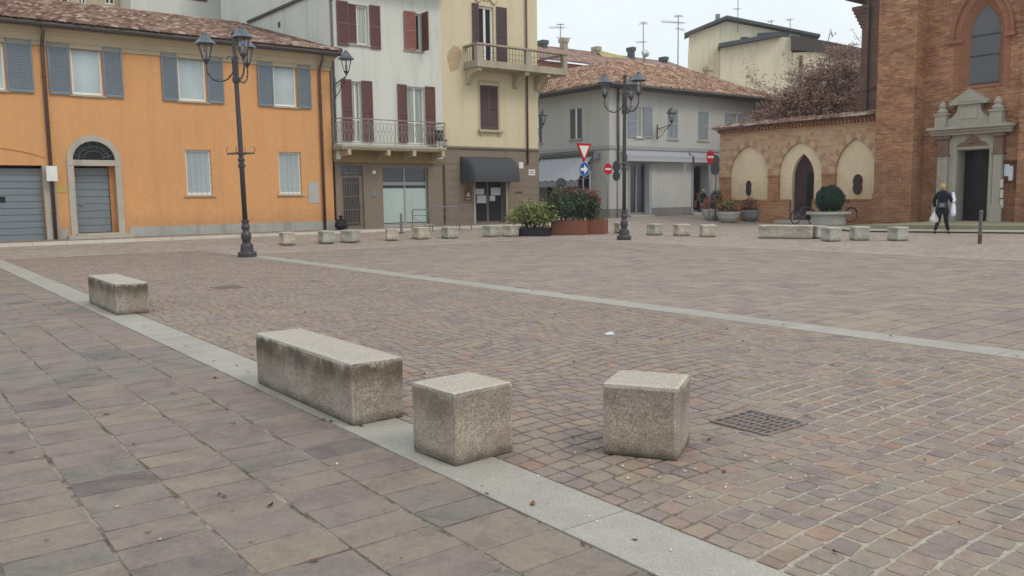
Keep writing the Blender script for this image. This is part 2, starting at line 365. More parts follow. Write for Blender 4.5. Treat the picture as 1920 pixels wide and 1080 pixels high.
# ------------------------------------------------------------------ generic architecture
def arc_pts(x0, x1, zs, h, n=12):                      # pointed or round arch from spring (x0,zs) over apex to (x1,zs)
    d = (x1-x0)/2; cx = (x0+x1)/2; R = (d*d+h*h)/(2*d); L = []
    if h < d:                                          # segmental
        R = (d*d+h*h)/(2*h); a = math.asin(d/R)
        return [(cx+R*math.sin(-a+2*a*i/(2*n)), zs+h-R+R*math.cos(-a+2*a*i/(2*n))) for i in range(2*n+1)]
    am = math.asin(min(1, h/R))
    for i in range(n+1):
        t = am*i/n; L.append((x0+R-R*math.cos(t), zs+R*math.sin(t)))
    return L + [(2*cx-x, z) for x, z in reversed(L[:-1])]
def wall_panel(mb, x0, x1, z0, z1, holes, depth=.22, y=0):
    xs = sorted({x0, x1, *[h['x'][0] for h in holes], *[h['x'][1] for h in holes]}); xs = [v for v in xs if x0 <= v <= x1]
    zs = sorted({z0, z1, *[h['z'][0] for h in holes], *[h['z'][1] for h in holes]}); zs = [v for v in zs if z0 <= v <= z1]
    for i in range(len(xs)-1):
        for j in range(len(zs)-1):
            cx, cz = (xs[i]+xs[i+1])/2, (zs[j]+zs[j+1])/2
            if any(h['x'][0] < cx < h['x'][1] and h['z'][0] < cz < h['z'][1] for h in holes): continue
            mb.quad((xs[i], y, zs[j]), (xs[i+1], y, zs[j]), (xs[i+1], y, zs[j+1]), (xs[i], y, zs[j+1]), .5)
    for h in holes:
        a, b = h['x']; c, d = h['z']; yy = y+h.get('d', depth)
        if 'arch' in h:
            P = arc_pts(a, b, d-h['arch'], h['arch']); sp = d-h['arch']
            for (xa, za), (xb, zb) in zip(P[:-1], P[1:]):
                mb.quad((xa, y, za), (xb, y, zb), (xb, y, d), (xa, y, d), .5)
                mb.quad((xa, y, za), (xb, y, zb), (xb, yy, zb), (xa, yy, za), .5)
        else:
            sp = d; mb.quad((a, y, d), (b, y, d), (b, yy, d), (a, yy, d), .5)
        mb.quad((a, y, c), (a, yy, c), (a, yy, sp), (a, y, sp), .5); mb.quad((b, y, c), (b, yy, c), (b, yy, sp), (b, y, sp), .5)
        if not h.get('nobot'): mb.quad((a, y, c), (b, y, c), (b, yy, c), (a, yy, c), .5)
def shell(mb, x0, x1, z0, z1, depth, top=None):         # side and back walls of a building (front stays open for the panel)
    mb.quad((x0, 0, z0), (x0, depth, z0), (x0, depth, z1), (x0, 0, z1), .5)
    mb.quad((x1, 0, z0), (x1, depth, z0), (x1, depth, z1), (x1, 0, z1), .5)
    mb.quad((x0, depth, z0), (x1, depth, z0), (x1, depth, z1), (x0, depth, z1), .5)
def H(bx, d=.2, **k): return dict(x=(bx[0], bx[1]), z=(bx[2], bx[3]), d=d, **k)
def window(par, bx, y, pane, frame=m_frame, sill=None, mull=1, tr=(), fw=.055, name='window', out=.0):
    x0, x1, z0, z1 = bx; m = MB()
    m.box(x0, x0+fw, y-.05, y, z0, z1); m.box(x1-fw, x1, y-.05, y, z0, z1)
    m.box(x0+fw, x1-fw, y-.05, y, z1-fw, z1); m.box(x0+fw, x1-fw, y-.05, y, z0, z0+fw*1.3)
    for k in range(1, mull+1):
        c = x0+(x1-x0)*k/(mull+1); m.box(c-fw*.6, c+fw*.6, y-.053, y-.003, z0+fw*1.3, z1-fw)
    for f in tr:
        zc = z0+(z1-z0)*f; m.box(x0+fw, x1-fw, y-.051, y-.001, zc-.02, zc+.02)
    w_ = m.build(name, frame, par)
    g = MB(); g.quad((x0, y-.012, z0), (x1, y-.012, z0), (x1, y-.012, z1), (x0, y-.012, z1)); g.build('pane', pane, w_)
    if sill is not None:
        s = MB(); s.box(x0-.1, x1+.1, -.07, y-.051, z0-.07, z0-.003); s.build('sill', sill, w_, bevel=.008)
    return w_
def shutter(par, bx, mat, y=-.02, mid=True, slats=None, th=.04):
    x0, x1, z0, z1 = bx; m = MB(); s = .05; ya, yb = y-th, y
    m.box(x0, x0+s, ya, yb, z0, z1, .5); m.box(x1-s, x1, ya, yb, z0, z1, .5)
    m.box(x0+s, x1-s, ya, yb, z0, z0+s*1.4, .5); m.box(x0+s, x1-s, ya, yb, z1-s*1.4, z1, .5)
    if mid: zc = (z0+z1)/2; m.box(x0+s, x1-s, ya-.002, yb, zc-.04, zc+.04, .5)
    n = slats or max(4, int((z1-z0)/.065)); dz = (z1-z0-2.8*s)/n
    for i in range(n):
        z = z0+1.4*s+dz*i
        m.quad((x0+s, ya+.004, z), (x1-s, ya+.004, z), (x1-s, yb-.006, z+dz*.98), (x0+s, yb-.006, z+dz*.98), random.uniform(.3, .7))
    m.quad((x0+s, yb-.004, z0+s), (x1-s, yb-.004, z0+s), (x1-s, yb-.004, z1-s), (x0+s, yb-.004, z1-s), .2)
    return m.build('shutter', mat, par)
def coppi(mb, O, e, u, L, S, clip=None, sp=.21, ex=.36, r=.085, lift=.035, jit=.012):
    O, e, u = Vector(O), Vector(e).normalized(), Vector(u).normalized(); n = e.cross(u)
    if n.z < 0: n = -n
    for i in range(int(L/sp)):
        for j in range(int(S/ex)+1):
            s0 = (i+.5)*sp; t0 = j*ex
            if t0 > S: continue
            if clip and not clip(s0, t0+ex*.5): continue
            s0 += random.uniform(-jit, jit); t0 += random.uniform(-.02, .02) if j else random.uniform(-.05, .02)
            t1 = min(t0+ex*1.12, S+.02); ra, rb = r*1.12, r*.9; ang = random.uniform(-.04, .04)
            pts = []
            for (tt, rr, lf) in ((t0, ra, lift), (t1, rb, .004)):
                for k in range(6):
                    th = PI*k/5
                    pts.append(tuple(O + e*(s0-rr*math.cos(th)+ang*(tt-t0)) + u*tt + n*(lf+rr*.8*math.sin(th)+random.uniform(-.002, .002))))
            fs = [(k, k+1, 7+k, 6+k) for k in range(5)] + [(0, 1, 2, 3, 4, 5)]
            mb._a(pts, fs)
def tube_pipe(par, name, pts, r, mat): m = MB(); m.tube(pts, r, 8); return m.build(name, mat, par, smooth=True)
# lettering from little strokes: 5x7 dot glyphs drawn as thin bars
GL = {'A': ['01110','10001','10001','11111','10001','10001','10001']}
# ================================================================== GROUND
def abpt(a, b, z=0): return tuple(AD*a + BD*b + Vector((0, 0, z)))
q = N('street_cobbles')
_v = q.map((1, 1, 1), 'Object'); _o = q.sep(_v)
_w = q.comb(_o[0], q.math('ADD', _o[1], q.math('MULTIPLY', q.noise(.8, 2), .25)))
_t = q.n.new('ShaderNodeTexBrick'); q.l.new(_w, _t.inputs['Vector']); _t.inputs['Scale'].default_value = 1
_t.inputs['Brick Width'].default_value = .17; _t.inputs['Row Height'].default_value = .13; _t.inputs['Mortar Size'].default_value = .009
_t.inputs['Color1'].default_value = (0, 0, 0, 1); _t.inputs['Color2'].default_value = (1, 1, 1, 1); _t.inputs['Mortar'].default_value = (.5, .5, .5, 1)
_c = q.ramp(_t.outputs['Color'], [(0, lin((138, 123, 117))), (.4, lin((164, 147, 137))), (.7, lin((172, 155, 143))), (1, lin((180, 167, 154)))])
_c = q.mix(.35, _c, q.ramp(q.noise(.6, 6, rough=.65), [(.35, lin((140, 126, 120))), (.65, lin((174, 160, 146)))]))
_c = q.mix(q.math('MULTIPLY', _t.outputs['Fac'], .5), _c, lin((118, 109, 102)))
q.bump(q.math('MULTIPLY', _t.outputs['Fac'], -1), .4, .008)
m_cobfar = q.done(_c, .8)
m = MB()
av = [-60, 25.5, 30.4, 400]
for i in range(3):
    a0, a1 = av[i], av[i+1]; z0, z1 = gza(a0)-.012, gza(a1)-.012
    m.quad((-300, a0, z0), (400, a0, z0), (400, a1, z1), (-300, a1, z1))
o = m.build('ground', m_cobfar); o.rotation_euler = (0, 0, TB); tag(o, kind='structure')
m_joint = plaster('sandy_joint', (188, 178, 165), .14, .9, (112, 100, 92), .5)
def jointmat(name, sand, dark, thr, region=None):
    q = N(name); o = q.sep(); n = q.noise(2.2, 5, rough=.7); n2 = q.noise(40, 4)
    f = q.ramp(n, [(thr-.06, (0, 0, 0)), (thr+.06, (1, 1, 1))])
    if region:                                            # sand brushed into the joints of the near right corner
        a = q.math('ADD', q.math('MULTIPLY', o[0], AD.x), q.math('MULTIPLY', o[1], AD.y)); b = q.math('ADD', q.math('MULTIPLY', o[0], BD.x), q.math('MULTIPLY', o[1], BD.y))
        d = q.math('ADD', q.math('SUBTRACT', q.math('MULTIPLY', b, .22), q.math('MULTIPLY', a, .30)), q.math('MULTIPLY', q.math('SUBTRACT', q.noise(1.1, 4), .5), 1.6))
        f = q.math('MAXIMUM', q.math('MULTIPLY', f, .35), q.ramp(q.math('ADD', d, .55), [(.35, (0, 0, 0)), (.65, (1, 1, 1))]))
    c = q.mix(f, lin(dark), lin(sand)); c = q.mix(.4, c, q.ramp(n2, [(.3, lin(dark)), (.7, lin(sand))]))
    q.bump(n2, .6, .004); return q.done(c, .95)
m_jointwalk = jointmat('walk_joint', (162, 151, 136), (72, 64, 56), .5)
m_jointcob = jointmat('cobble_joint', (186, 176, 162), (88, 76, 70), .62, True)
m_jointdark = plaster('earthy_joint', (98, 88, 80), .25, .6, (68, 60, 54), .5)
def stones(name, cells, mat, joint, gap, rnd, bev=.006, dz=.002, tl=.01, ct=(.05, .13), base=-.012):
    """cells: list of 4-corner quads in (a,b); every stone is a chamfered block with its own tint"""
    P = np.array(cells, dtype=float)                       # n,4,2 ordered around
    n = len(P); c = P.mean(1, keepdims=True)
    ga, gb = gap if isinstance(gap, tuple) else (gap, gap)
    def unit(v): return v/np.maximum(np.linalg.norm(v, axis=-1, keepdims=True), 1e-6)
    eb = unit(P[:, 1]-P[:, 0]); eb2 = unit(P[:, 2]-P[:, 3]); ea = unit(P[:, 3]-P[:, 0]); ea2 = unit(P[:, 2]-P[:, 1])
    P = np.stack([P[:, 0]+eb*gb+ea*ga, P[:, 1]-eb*gb+ea2*ga, P[:, 2]-eb2*gb-ea2*ga, P[:, 3]+eb2*gb-ea*ga], 1) + RNG.normal(0, rnd, P.shape)
    nx = np.roll(P, -1, 1); pv = np.roll(P, 1, 1); cut = RNG.uniform(ct[0], ct[1], (n, 4, 1))
    A = P+(pv-P)*cut; B = P+(nx-P)*cut
    oct_ = np.stack([A, B], 2).reshape(n, 8, 2)
    cc = oct_.mean(1, keepdims=True); dd = oct_-cc; LL = np.linalg.norm(dd, axis=2, keepdims=True)
    top = cc+dd*(1-bev/LL)
    tilt = RNG.normal(0, tl, (n, 1, 2)); z = np.clip((dd*tilt).sum(2) + RNG.normal(-dz, dz*.35, (n, 1)), -.0035, .002)
    V = np.zeros((n, 16, 3))
    for k, (arr, zz) in enumerate(((top, z), (oct_, np.full((n, 8), base)))):
        V[:, k*8:(k+1)*8, 0] = arr[..., 0]*AD.x+arr[..., 1]*BD.x
        V[:, k*8:(k+1)*8, 1] = arr[..., 0]*AD.y+arr[..., 1]*BD.y
        V[:, k*8:(k+1)*8, 2] = zz
    me = bpy.data.meshes.new(name)
    nf = n*9; loops = []
    base_i = (np.arange(n)*16)[:, None]
    topf = base_i+np.arange(8)[None, :]
    sides = np.stack([base_i+np.arange(8), base_i+8+np.arange(8), base_i+8+np.roll(np.arange(8), -1), base_i+np.roll(np.arange(8), -1)], 2)
    li = np.concatenate([topf, sides.reshape(n, 32)], 1).reshape(-1)
    me.vertices.add(n*16); me.vertices.foreach_set('co', V.reshape(-1))
    me.loops.add(len(li)); me.loops.foreach_set('vertex_index', li.astype(np.int32))
    tot = np.tile(np.array([8]+[4]*8), n); st = np.concatenate([[0], np.cumsum(tot)[:-1]])
    me.polygons.add(nf); me.polygons.foreach_set('loop_start', st.astype(np.int32)); me.polygons.foreach_set('loop_total', tot.astype(np.int32))
    me.update(calc_edges=True); me.validate(); me.shade_flat()
    tv = RNG.random(n)
    at_ = me.attributes.new('tint', 'FLOAT', 'FACE'); at_.data.foreach_set('value', np.repeat(tv, 9).astype(np.float32))
    me.materials.append(mat)
    o = bpy.data.objects.new(name, me); sc.collection.objects.link(o); tag(o, kind='structure')
    return o
def sheet(name, a0, a1, b0, b1, z, mat):
    m = MB(); m.quad(abpt(a0, b0, z), abpt(a0, b1, z), abpt(a1, b1, z), abpt(a1, b0, z)); return tag(m.build(name, mat), kind='structure')
PAL1 = [(0, (88, 84, 87)), (.05, (108, 103, 103)), (.15, (118, 116, 108)), (.3, (128, 114, 112)), (.45, (140, 125, 119)), (.58, (126, 119, 113)), (.7, (146, 131, 117)), (.82, (120, 107, 108)), (.92, (133, 119, 113)), (1, (152, 135, 121))]
PAL2 = [(0, (126, 114, 116)), (.14, (146, 129, 127)), (.28, (162, 143, 131)), (.4, (146, 140, 129)), (.52, (158, 138, 129)), (.64, (140, 126, 126)), (.76, (166, 149, 129)), (.86, (160, 131, 116)), (.95, (140, 137, 127)), (1, (168, 128, 106))]
PAL3 = [(0, (132, 119, 120)), (.2, (150, 136, 133)), (.4, (158, 145, 136)), (.6, (148, 136, 132)), (.8, (168, 154, 138)), (1, (160, 144, 134))]
m_pav1 = paving('walk_slabs', PAL1, .1, ((122, 124, 112), .25))
m_pav2 = paving('porphyry_cobbles', PAL2, .12, ((154, 140, 124), .2))
m_pav3 = paving('square_slabs', PAL3, .14, ((152, 140, 126), .25))
# zone 1: slabs of the walk, in columns along A
cells = []
b = 2.285
while b > -9:
    wd = .395; b0 = b-wd; a = -1.5+random.random()*.3
    while a < 25.2:
        l = random.uniform(.23, .31); cells.append([(a, b0), (a, b), (a+l, b), (a+l, b0)]); a += l
    b = b0
stones('walk_slabs', cells, m_pav1, None, (.0045, .0065), .0045, .0035, .0015, .002, (.01, .035))
sheet('walk_joints', -2, 25.4, -9, 2.287, -.0055, m_jointwalk)
# zone 2: porphyry cobbles in shallow arcs
def warp(a, b):
    k = min(max((a-2.6)/3.0, 0), 1)*.9 + .12
    return k*.20*abs(math.sin((b-2.68)*PI/1.75))**.9 + .03*math.sin(b*1.9+a*.6)
cells = []; a = -1.2
grates = [(2.93, 3.39, 4.17, 4.62), (13.75, 14.3, 4.45, 4.95)]
while a < 25.3:
    h = random.uniform(.122, .136); b = 2.69-random.random()*.0; first = True
    while b < 7.79:
        l = random.uniform(.1, .17) if not first else random.uniform(.06, .16); first = False
        b1 = min(b+l, 7.795)
        if 7.795-b1 < .07: b1 = 7.795
        mid = (b+b1)/2; aa = a-.35
        qd = [(aa+warp(aa, b), b), (aa+warp(aa, b1), b1), (aa+h+warp(aa, b1), b1), (aa+h+warp(aa, b), b)]
        ca = sum(p[0] for p in qd)/4
        if not any(g[0]+.02 < ca < g[1]-.02 and g[2]+.02 < mid < g[3]-.02 for g in grates): cells.append(qd)
        b = b1
    a += h
stones('cobbles', cells, m_pav2, None, (.006, .0035), .0045, .0035, .001, .008, (.03, .12))
sheet('cobble_joints', -2, 25.4, 2.68, 7.795, -.0055, m_jointcob)
# zone 3: big slabs of the square, in rows along B
cells = []; a = -1
while a < 22.4:
    h = random.uniform(.25, .36); b = 8.2-random.random()*.3
    while b < 18.8:
        l = random.uniform(.32, .62); cells.append([(a, max(b, 8.2)), (a, min(b+l, 18.8)), (a+h, min(b+l, 18.8)), (a+h, max(b, 8.2))]); b += l
    a += h
cells = [c for c in cells if c[1][1]-c[0][1] > .1]
stones('square_slabs', cells, m_pav3, None, (.006, .0045), .004, .005, .002, .003, (.012, .04))
sheet('square_joints', -2, 22.5, 8.2, 18.8, -.0065, m_jointdark)
# granite bands
m_gran = N('granite_band')
_q = m_gran
_c = _q.ramp(_q.noise(3, 6, rough=.65), [(.3, lin((146, 139, 129))), (.7, lin((176, 168, 157)))])
_c = _q.mix(.35, _c, _q.ramp(_q.sep(_q.vor(170))[0], [(0, lin((112, 106, 98))), (.5, lin((166, 159, 149))), (1, lin((204, 198, 188)))]))
_c = _q.mix(.25, _c, _q.ramp(_q.attr(), [(0, lin((148, 145, 138))), (1, lin((182, 178, 170)))]))
_q.bump(_q.noise(60, 4), .25, .003)
m_gran = _q.done(_c, .78)
def band(name, P, Q, wdt, seg, ztop=.002, side=1, curb=False):
    """granite strip from P to Q (ab coords), its width on the given side"""
    P, Q = Vector(P), Vector(Q); d = (Q-P); L = d.length; d.normalize(); nrm = Vector((-d.y, d.x))*side*wdt
    m = MB(); t = 0
    while t < L-.01:
        l = min(seg*random.uniform(.9, 1.1), L-t); g = .004
        p0 = P+d*(t+g); p1 = P+d*(t+l-g); r = [p0, p1, p1+nrm, p0+nrm]
        zt = [ztop+gza(x.x)+random.uniform(-.0015, .001) for x in r]; tn = random.random()
        lo = [tuple(abpt(x.x, x.y, gza(x.x)-.03)) for x in r]; hi = [tuple(abpt(x.x, x.y, zt[k])) for k, x in enumerate(r)]
        m._a(lo+hi, [(4,5,6,7),(0,1,5,4),(1,2,6,5),(2,3,7,6),(3,0,4,7)], tn); t += l
    return tag(m.build(name, m_gran), kind='structure')
band('granite_band', (-1.5, 2.29), (25.3, 2.29), .385, 1.1, side=1)
band('granite_band', (-1.5, 7.8), (23.2, 7.8), .39, 1.1, side=1)
band('kerb_line', (22.5, 8.2), (22.5, 19.0), .14, .9, side=1)
band('kerb_line', (-1, 18.82), (22.49, 18.82), .14, .9, side=1)
_p0, _p1 = ground(-300, 483), ground(432, 470)
band('kerb_line', (_p0.dot(AD), _p0.dot(BD)), (_p1.dot(AD), _p1.dot(BD)), .13, .9, side=-1)
# pavement in front of the left-hand houses, one low step up
m = MB(); KA = 28.75
m.quad(abpt(KA+.16, -30, gza(KA)+.085), abpt(KA+.16, 25, gza(KA)+.085), abpt(31.3, 25, .345), abpt(31.3, -30, .345))
tag(m.build('pavement', paving('pavement_render', [(0, (140, 130, 120)), (1, (140, 130, 120))], .4)), kind='structure')
m = MB(); b = -12.
while b < 24:
    l = random.uniform(.9, 1.2); g = .005; z = gza(KA)+.09
    pts = [(KA, b+g), (KA, b+l-g), (KA+.158, b+l-g), (KA+.158, b+g)]
    m._a([abpt(x, y, 0) for x, y in pts]+[abpt(x, y, z) for x, y in pts], [(4,5,6,7),(0,1,5,4),(1,2,6,5),(2,3,7,6),(3,0,4,7)]); b += l
m_kerb = plaster('kerb_stone', (204, 197, 184), .08, .3)
tag(m.build('kerb', m_kerb), kind='structure')
# raised forecourt of the church
def abof(P): return P.dot(AD), P.dot(BD)
fc = [abof(ground(1548, 424.5, .1)), abof(ground(1600, 429.5, .1)), abof(ground(1920, 432.5, .1)), abof(ground(2300, 440, .1))]
m = MB()
for (a0, b0), (a1, b1) in zip(fc[:-1], fc[1:]):
    m.quad(abpt(a0, b0, .09), abpt(a1, b1, .09), abpt(a1, 37, .12), abpt(a0, 37, .12))
tag(m.build('church_forecourt', m_mosskerb), kind='structure')
m = MB()
for (a0, b0), (a1, b1) in zip(fc[:-1], fc[1:]):
    d = Vector((a1-a0, b1-b0)); L = d.length; d.normalize(); nn = Vector((d.y, -d.x))*-.2; k = max(1, int(L/1.3))
    if nn.y < 0: nn = -nn
    for i in range(k):
        p, r = Vector((a0, b0))+d*(L*i/k+.005), Vector((a0, b0))+d*(L*(i+1)/k-.005); pts = [p, r, r+nn, p+nn]
        m._a([abpt(x.x, x.y, .045) for x in pts]+[abpt(x.x, x.y, .105) for x in pts], [(4,5,6,7),(0,1,5,4),(1,2,6,5),(2,3,7,6),(3,0,4,7)])
tag(m.build('forecourt_kerb', m_kerb), kind='structure')
m = MB()
for (a0, b0), (a1, b1) in zip(fc[:-1], fc[1:]): m.quad(abpt(a0, b0+.05, -.02), abpt(a1, b1+.05, -.02), abpt(a1, b1+.05, .089), abpt(a0, b0+.05, .089))
tag(m.build('forecourt_riser', m_mossshade), kind='structure')
m = MB(); s0 = abof(ground(1630, 418.5, .3)); s1 = abof(ground(1990, 420, .3))
m._a([abpt(s0[0], s0[1], .1), abpt(s1[0], s1[1], .1), abpt(s1[0], 37, .1), abpt(s0[0], 37, .1), abpt(s0[0], s0[1], .235), abpt(s1[0], s1[1], .235), abpt(s1[0], 37, .235), abpt(s0[0], 37, .235)],
     [(4,5,6,7),(0,1,5,4),(1,2,6,5),(2,3,7,6),(3,0,4,7)])
tag(m.build('church_step', m_mosskerb), kind='structure')
# fallen leaves and grit
def scatter(name, n, size, mat, pick, curl=.5):
    m = MB()
    for _ in range(n):
        P = pick(); s = random.uniform(*size); an = random.uniform(0, 2*PI); c, d = math.cos(an), math.sin(an); z = gz(P)+.006
        w2 = s*random.uniform(.35, .6); pts = []
        for u, v, h in ((-1, 0, random.uniform(0, curl)), (-.3, -1, 0), (.5, -.8, .1), (1, 0, random.uniform(0, curl)), (.4, .9, .1), (-.4, .8, 0)):
            pts.append((P[0]+(c*u*s-d*v*w2)*.5, P[1]+(d*u*s+c*v*w2)*.5, z+h*s*.6))
        m.poly(pts)
    return tag(m.build(name, mat), kind='stuff')
q = N('dead_leaf'); m_dead = q.done(q.ramp(q.attr(), [(0, lin((46, 32, 28))), (.5, lin((84, 56, 44))), (.85, lin((120, 82, 58))), (1, lin((150, 112, 72)))]), .8)
def pick_near():
    while True:
        a = 1.2+abs(random.gauss(0, 1))*7; b = random.uniform(-4, 9)
        P = AD*a+BD*b
        if P.y > 2: return P
scatter('fallen_leaves', 240, (.02, .05), m_dead, pick_near)
q = N('pale_grit'); m_grit = q.done(lin((214, 208, 198)), .8)
def pick_grit():
    if random.random() < .5: return AD*random.gauss(2.7, .5)+BD*random.gauss(3.3, .5)
    a = 1.2+abs(random.gauss(0, 1))*5; return AD*a+BD*random.uniform(-2, 7)
scatter('pale_grit', 60, (.012, .028), m_grit, pick_grit, .9)
m = MB(); P = ground(1142, 628); m.T = Matrix.Translation(P+Vector((0, 0, .004))) @ Matrix.Rotation(.4, 4, 'Z'); m.box(-.045, .045, -.03, .03, 0, .012); m.box(-.01, .05, -.01, .035, .0125, .02)
tag(m.build('crumpled_paper', m_paper), 'small crumpled white paper scrap lying on the cobbles of the square', 'litter')
# drain gratings: slotted iron plates over a dark pit
q = N('cast_iron_grate'); m_grate = q.done(q.ramp(q.noise(30, 5), [(.3, lin((110, 97, 91))), (.7, lin((150, 133, 123)))]), .7, .0)
def grate(a0, a1, b0, b1, na, nb, label):
    t = thing('drain_grate', label, 'drain', abpt(a0, b0, 0), TB)
    W, L = b1-b0, a1-a0; m = MB(); f = .022; z0, z1 = -.01, .0085
    m.box(0, W, 0, f, z0, z1); m.box(0, W, L-f, L, z0, z1); m.box(0, f, f, L-f, z0, z1); m.box(W-f, W, f, L-f, z0, z1)
    m.build('frame', m_grate, t)
    m = MB(); cw = (W-2*f)/nb; cl = (L-2*f)/na
    for j in range(nb+1): x = f+cw*j; m.box(x-.011, x+.011, f, L-f, z0+.004, z1-.003)
    for i in range(1, na): y = f+cl*i; m.box(f, W-f, y-.009, y+.009, z0+.006, z1-.005)
    m.build('bars', m_grate, t)
    m = MB(); m.box(.002, W-.002, .002, L-.002, .0022, .0030); m.build('pit', m_black, t)
    return t
grate(2.94, 3.38, 4.18, 4.61, 9, 5, 'slotted iron drain grate in the foreground cobbles right of the askew cube')
grate(13.8, 14.25, 4.5, 4.92, 9, 5, 'distant iron drain grate in the cobbles in front of the left lamp post')
# ================================================================== STONE BLOCKS
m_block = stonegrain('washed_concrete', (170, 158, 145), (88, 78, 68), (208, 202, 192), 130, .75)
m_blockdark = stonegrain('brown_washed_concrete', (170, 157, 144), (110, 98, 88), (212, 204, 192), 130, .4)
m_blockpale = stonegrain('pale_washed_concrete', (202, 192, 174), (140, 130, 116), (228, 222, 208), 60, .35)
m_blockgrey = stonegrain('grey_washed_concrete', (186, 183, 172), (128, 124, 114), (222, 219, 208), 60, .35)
def block(name, label, cat, loc, rot, lx, ly, h, mat, group, centre=True):
    me = bpy.data.meshes.new(name); bm = bmesh.new()
    bmesh.ops.create_cube(bm, size=1)
    for v in bm.verts: v.co = Vector(((v.co.x)*lx, (v.co.y)*ly, (v.co.z+.5)*h))
    bmesh.ops.bevel(bm, geom=[e for e in bm.edges], offset=.024, segments=2, affect='EDGES', profile=.6)
    rr = random.Random(hash(label) % 1000 if False else len(label))
    for v in bm.verts: v.co += Vector((rr.uniform(-1, 1), rr.uniform(-1, 1), 0))*.0015
    bm.to_mesh(me); bm.free(); me.materials.append(mat)
    o = bpy.data.objects.new(name, me); sc.collection.objects.link(o)
    o.location = loc; o.rotation_euler = (0, 0, rot)
    return tag(o, label, cat, group)
GB, GC = 'granite benches along the walk', 'concrete bollard cubes'
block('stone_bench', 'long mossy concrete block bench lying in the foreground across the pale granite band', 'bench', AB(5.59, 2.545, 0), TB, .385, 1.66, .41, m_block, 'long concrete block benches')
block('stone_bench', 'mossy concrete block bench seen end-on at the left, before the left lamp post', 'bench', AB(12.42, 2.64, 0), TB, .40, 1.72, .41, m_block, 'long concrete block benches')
GC = 'square concrete block seats'
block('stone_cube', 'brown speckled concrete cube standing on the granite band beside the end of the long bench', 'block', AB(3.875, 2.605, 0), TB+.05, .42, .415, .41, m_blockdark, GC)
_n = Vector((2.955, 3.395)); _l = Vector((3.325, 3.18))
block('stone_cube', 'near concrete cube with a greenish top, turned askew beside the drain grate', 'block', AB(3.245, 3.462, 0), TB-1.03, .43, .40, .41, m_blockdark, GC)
FAR = [  # left px, right px, base px, yaw, material, label
 (525, 553, 460, 0, 'p', 'leftmost far stone cube, below the grey meter panel of the orange house'),
 (598, 627, 457, 0, 'g', 'grey stone cube below the downpipe at the right corner of the orange house'),
 (641, 674, 455, .5, 'g', 'stone cube just in front of the black rubbish bag'),
 (723, 746, 451.5, -.35, 'p', 'pale stone cube in front of the left half of the pale green shop window'),
 (774, 804, 448.5, 0, 'p', 'stone cube in front of the right end of the shop window sill'),
 (829, 858, 447, 0, 'g', 'stone cube with a dark left side, right of the shop window sill'),
 (907, 934, 444, .1, 'g', 'stone cube in front of the doorway under the charcoal awning'),
 (944, 971, 443.5, .2, 'p', 'rough stone cube beside the black planter trough'),
 (1153, 1180, 437.5, -.3, 'p', 'stone cube half hidden behind the foot of the right lamp post'),
 (1214, 1241, 441, 0, 'g', 'first stone cube right of the right lamp post'),
 (1263, 1293, 442, -.45, 'p', 'second stone cube right of the right lamp post'),
 (1311, 1343, 444, -.65, 'p', 'third stone cube right of the right lamp post, nearest the far bench'),
 (1524, 1547, 447.5, -.4, 'g', 'low grey stone cube tucked against the right end of the far bench'),
 (1543, 1574, 452.5, -.3, 'g', 'stone cube in front of the round bowl with the ball shaped shrub'),
 (1594, 1629, 450.5, -.7, 'g', 'stone cube in front of the corner where the arcade wall meets the church'),
 (1667, 1699, 451.5, -.3, 'g', 'rightmost far stone cube, left of the woman with the bags')]
for x0, x1, yb, yaw, mt, lab in FAR:
    P = ground((x0+x1)/2, yb); D = P.y; P += Vector((P.x, P.y, 0)).normalized()*.2
    P.z = gz(P); s = (x1-x0)/FPX*(D+.2)/1.22; s = min(max(s, .37), .5)
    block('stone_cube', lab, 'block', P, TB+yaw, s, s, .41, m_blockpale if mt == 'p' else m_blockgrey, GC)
P0, P1 = ground(1421, 446.5), ground(1521, 448)
d = (P1-P0); P = (P0+P1)/2+Vector((-d.y, d.x, 0)).normalized()*.22
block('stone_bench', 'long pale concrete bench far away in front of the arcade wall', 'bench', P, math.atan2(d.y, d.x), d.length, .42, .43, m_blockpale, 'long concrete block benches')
# ================================================================== ORANGE HOUSE
F = FacB(30.0, 4.0); X = F.X
house = thing('orange_house', 'long two storey orange house with grey shutters, arched doorway and clay tiled roof', 'house', F.loc, F.rot)
xr = X(628, 431)[0]; xl = -14.
ze = (X(0, 44, -.0)[1]+X(609, 104)[1])/2
wup = [F.box(-45, 8, 66, 168), F.box(133, 191, 84, 177), F.box(334, 386, 101, 190), F.box(513, 556, 119, 200)]
zt = sum(w_[3] for w_ in wup[1:])/3; zb = sum(w_[2] for w_ in wup[1:])/3
wup = [(a, b, zb, zt) for a, b, c, d in wup]
wlo = [F.box(349, 397, 281, 365), F.box(523, 565, 285, 364)]
zt2 = sum(w_[3] for w_ in wlo)/2; zb2 = sum(w_[2] for w_ in wlo)/2; wlo = [(a, b, zb2, zt2) for a, b, c, d in wlo]
dz0 = X(180, 437)[1]; dxa, dxb = X(142, 370)[0], X(219, 370)[0]
zl0, zl1 = X(180, 311)[1], X(180, 300)[1]; zar = X(178, 265)[1]
door = (dxa, dxb, dz0, zl0); fan = (dxa-.02, dxb+.02, zl1, zar)
gx1 = X(84, 380)[0]; gar = (gx1-3.1, gx1, .26, X(60, 310)[1])
m = MB()
holes = [H(w_, .16) for w_ in wup+wlo]+[H(door, .42), H(gar, .3), H(fan, .12, arch=zar-zl1)]
wall_panel(m, xl, xr, -.2, ze, holes); shell(m, xl, xr, -.2, ze, 9.8)
wall = m.build('wall', m_orange, house)
m = MB()                                                # plinth of worn render, proud of the wall
pz = X(400, 421)[1]
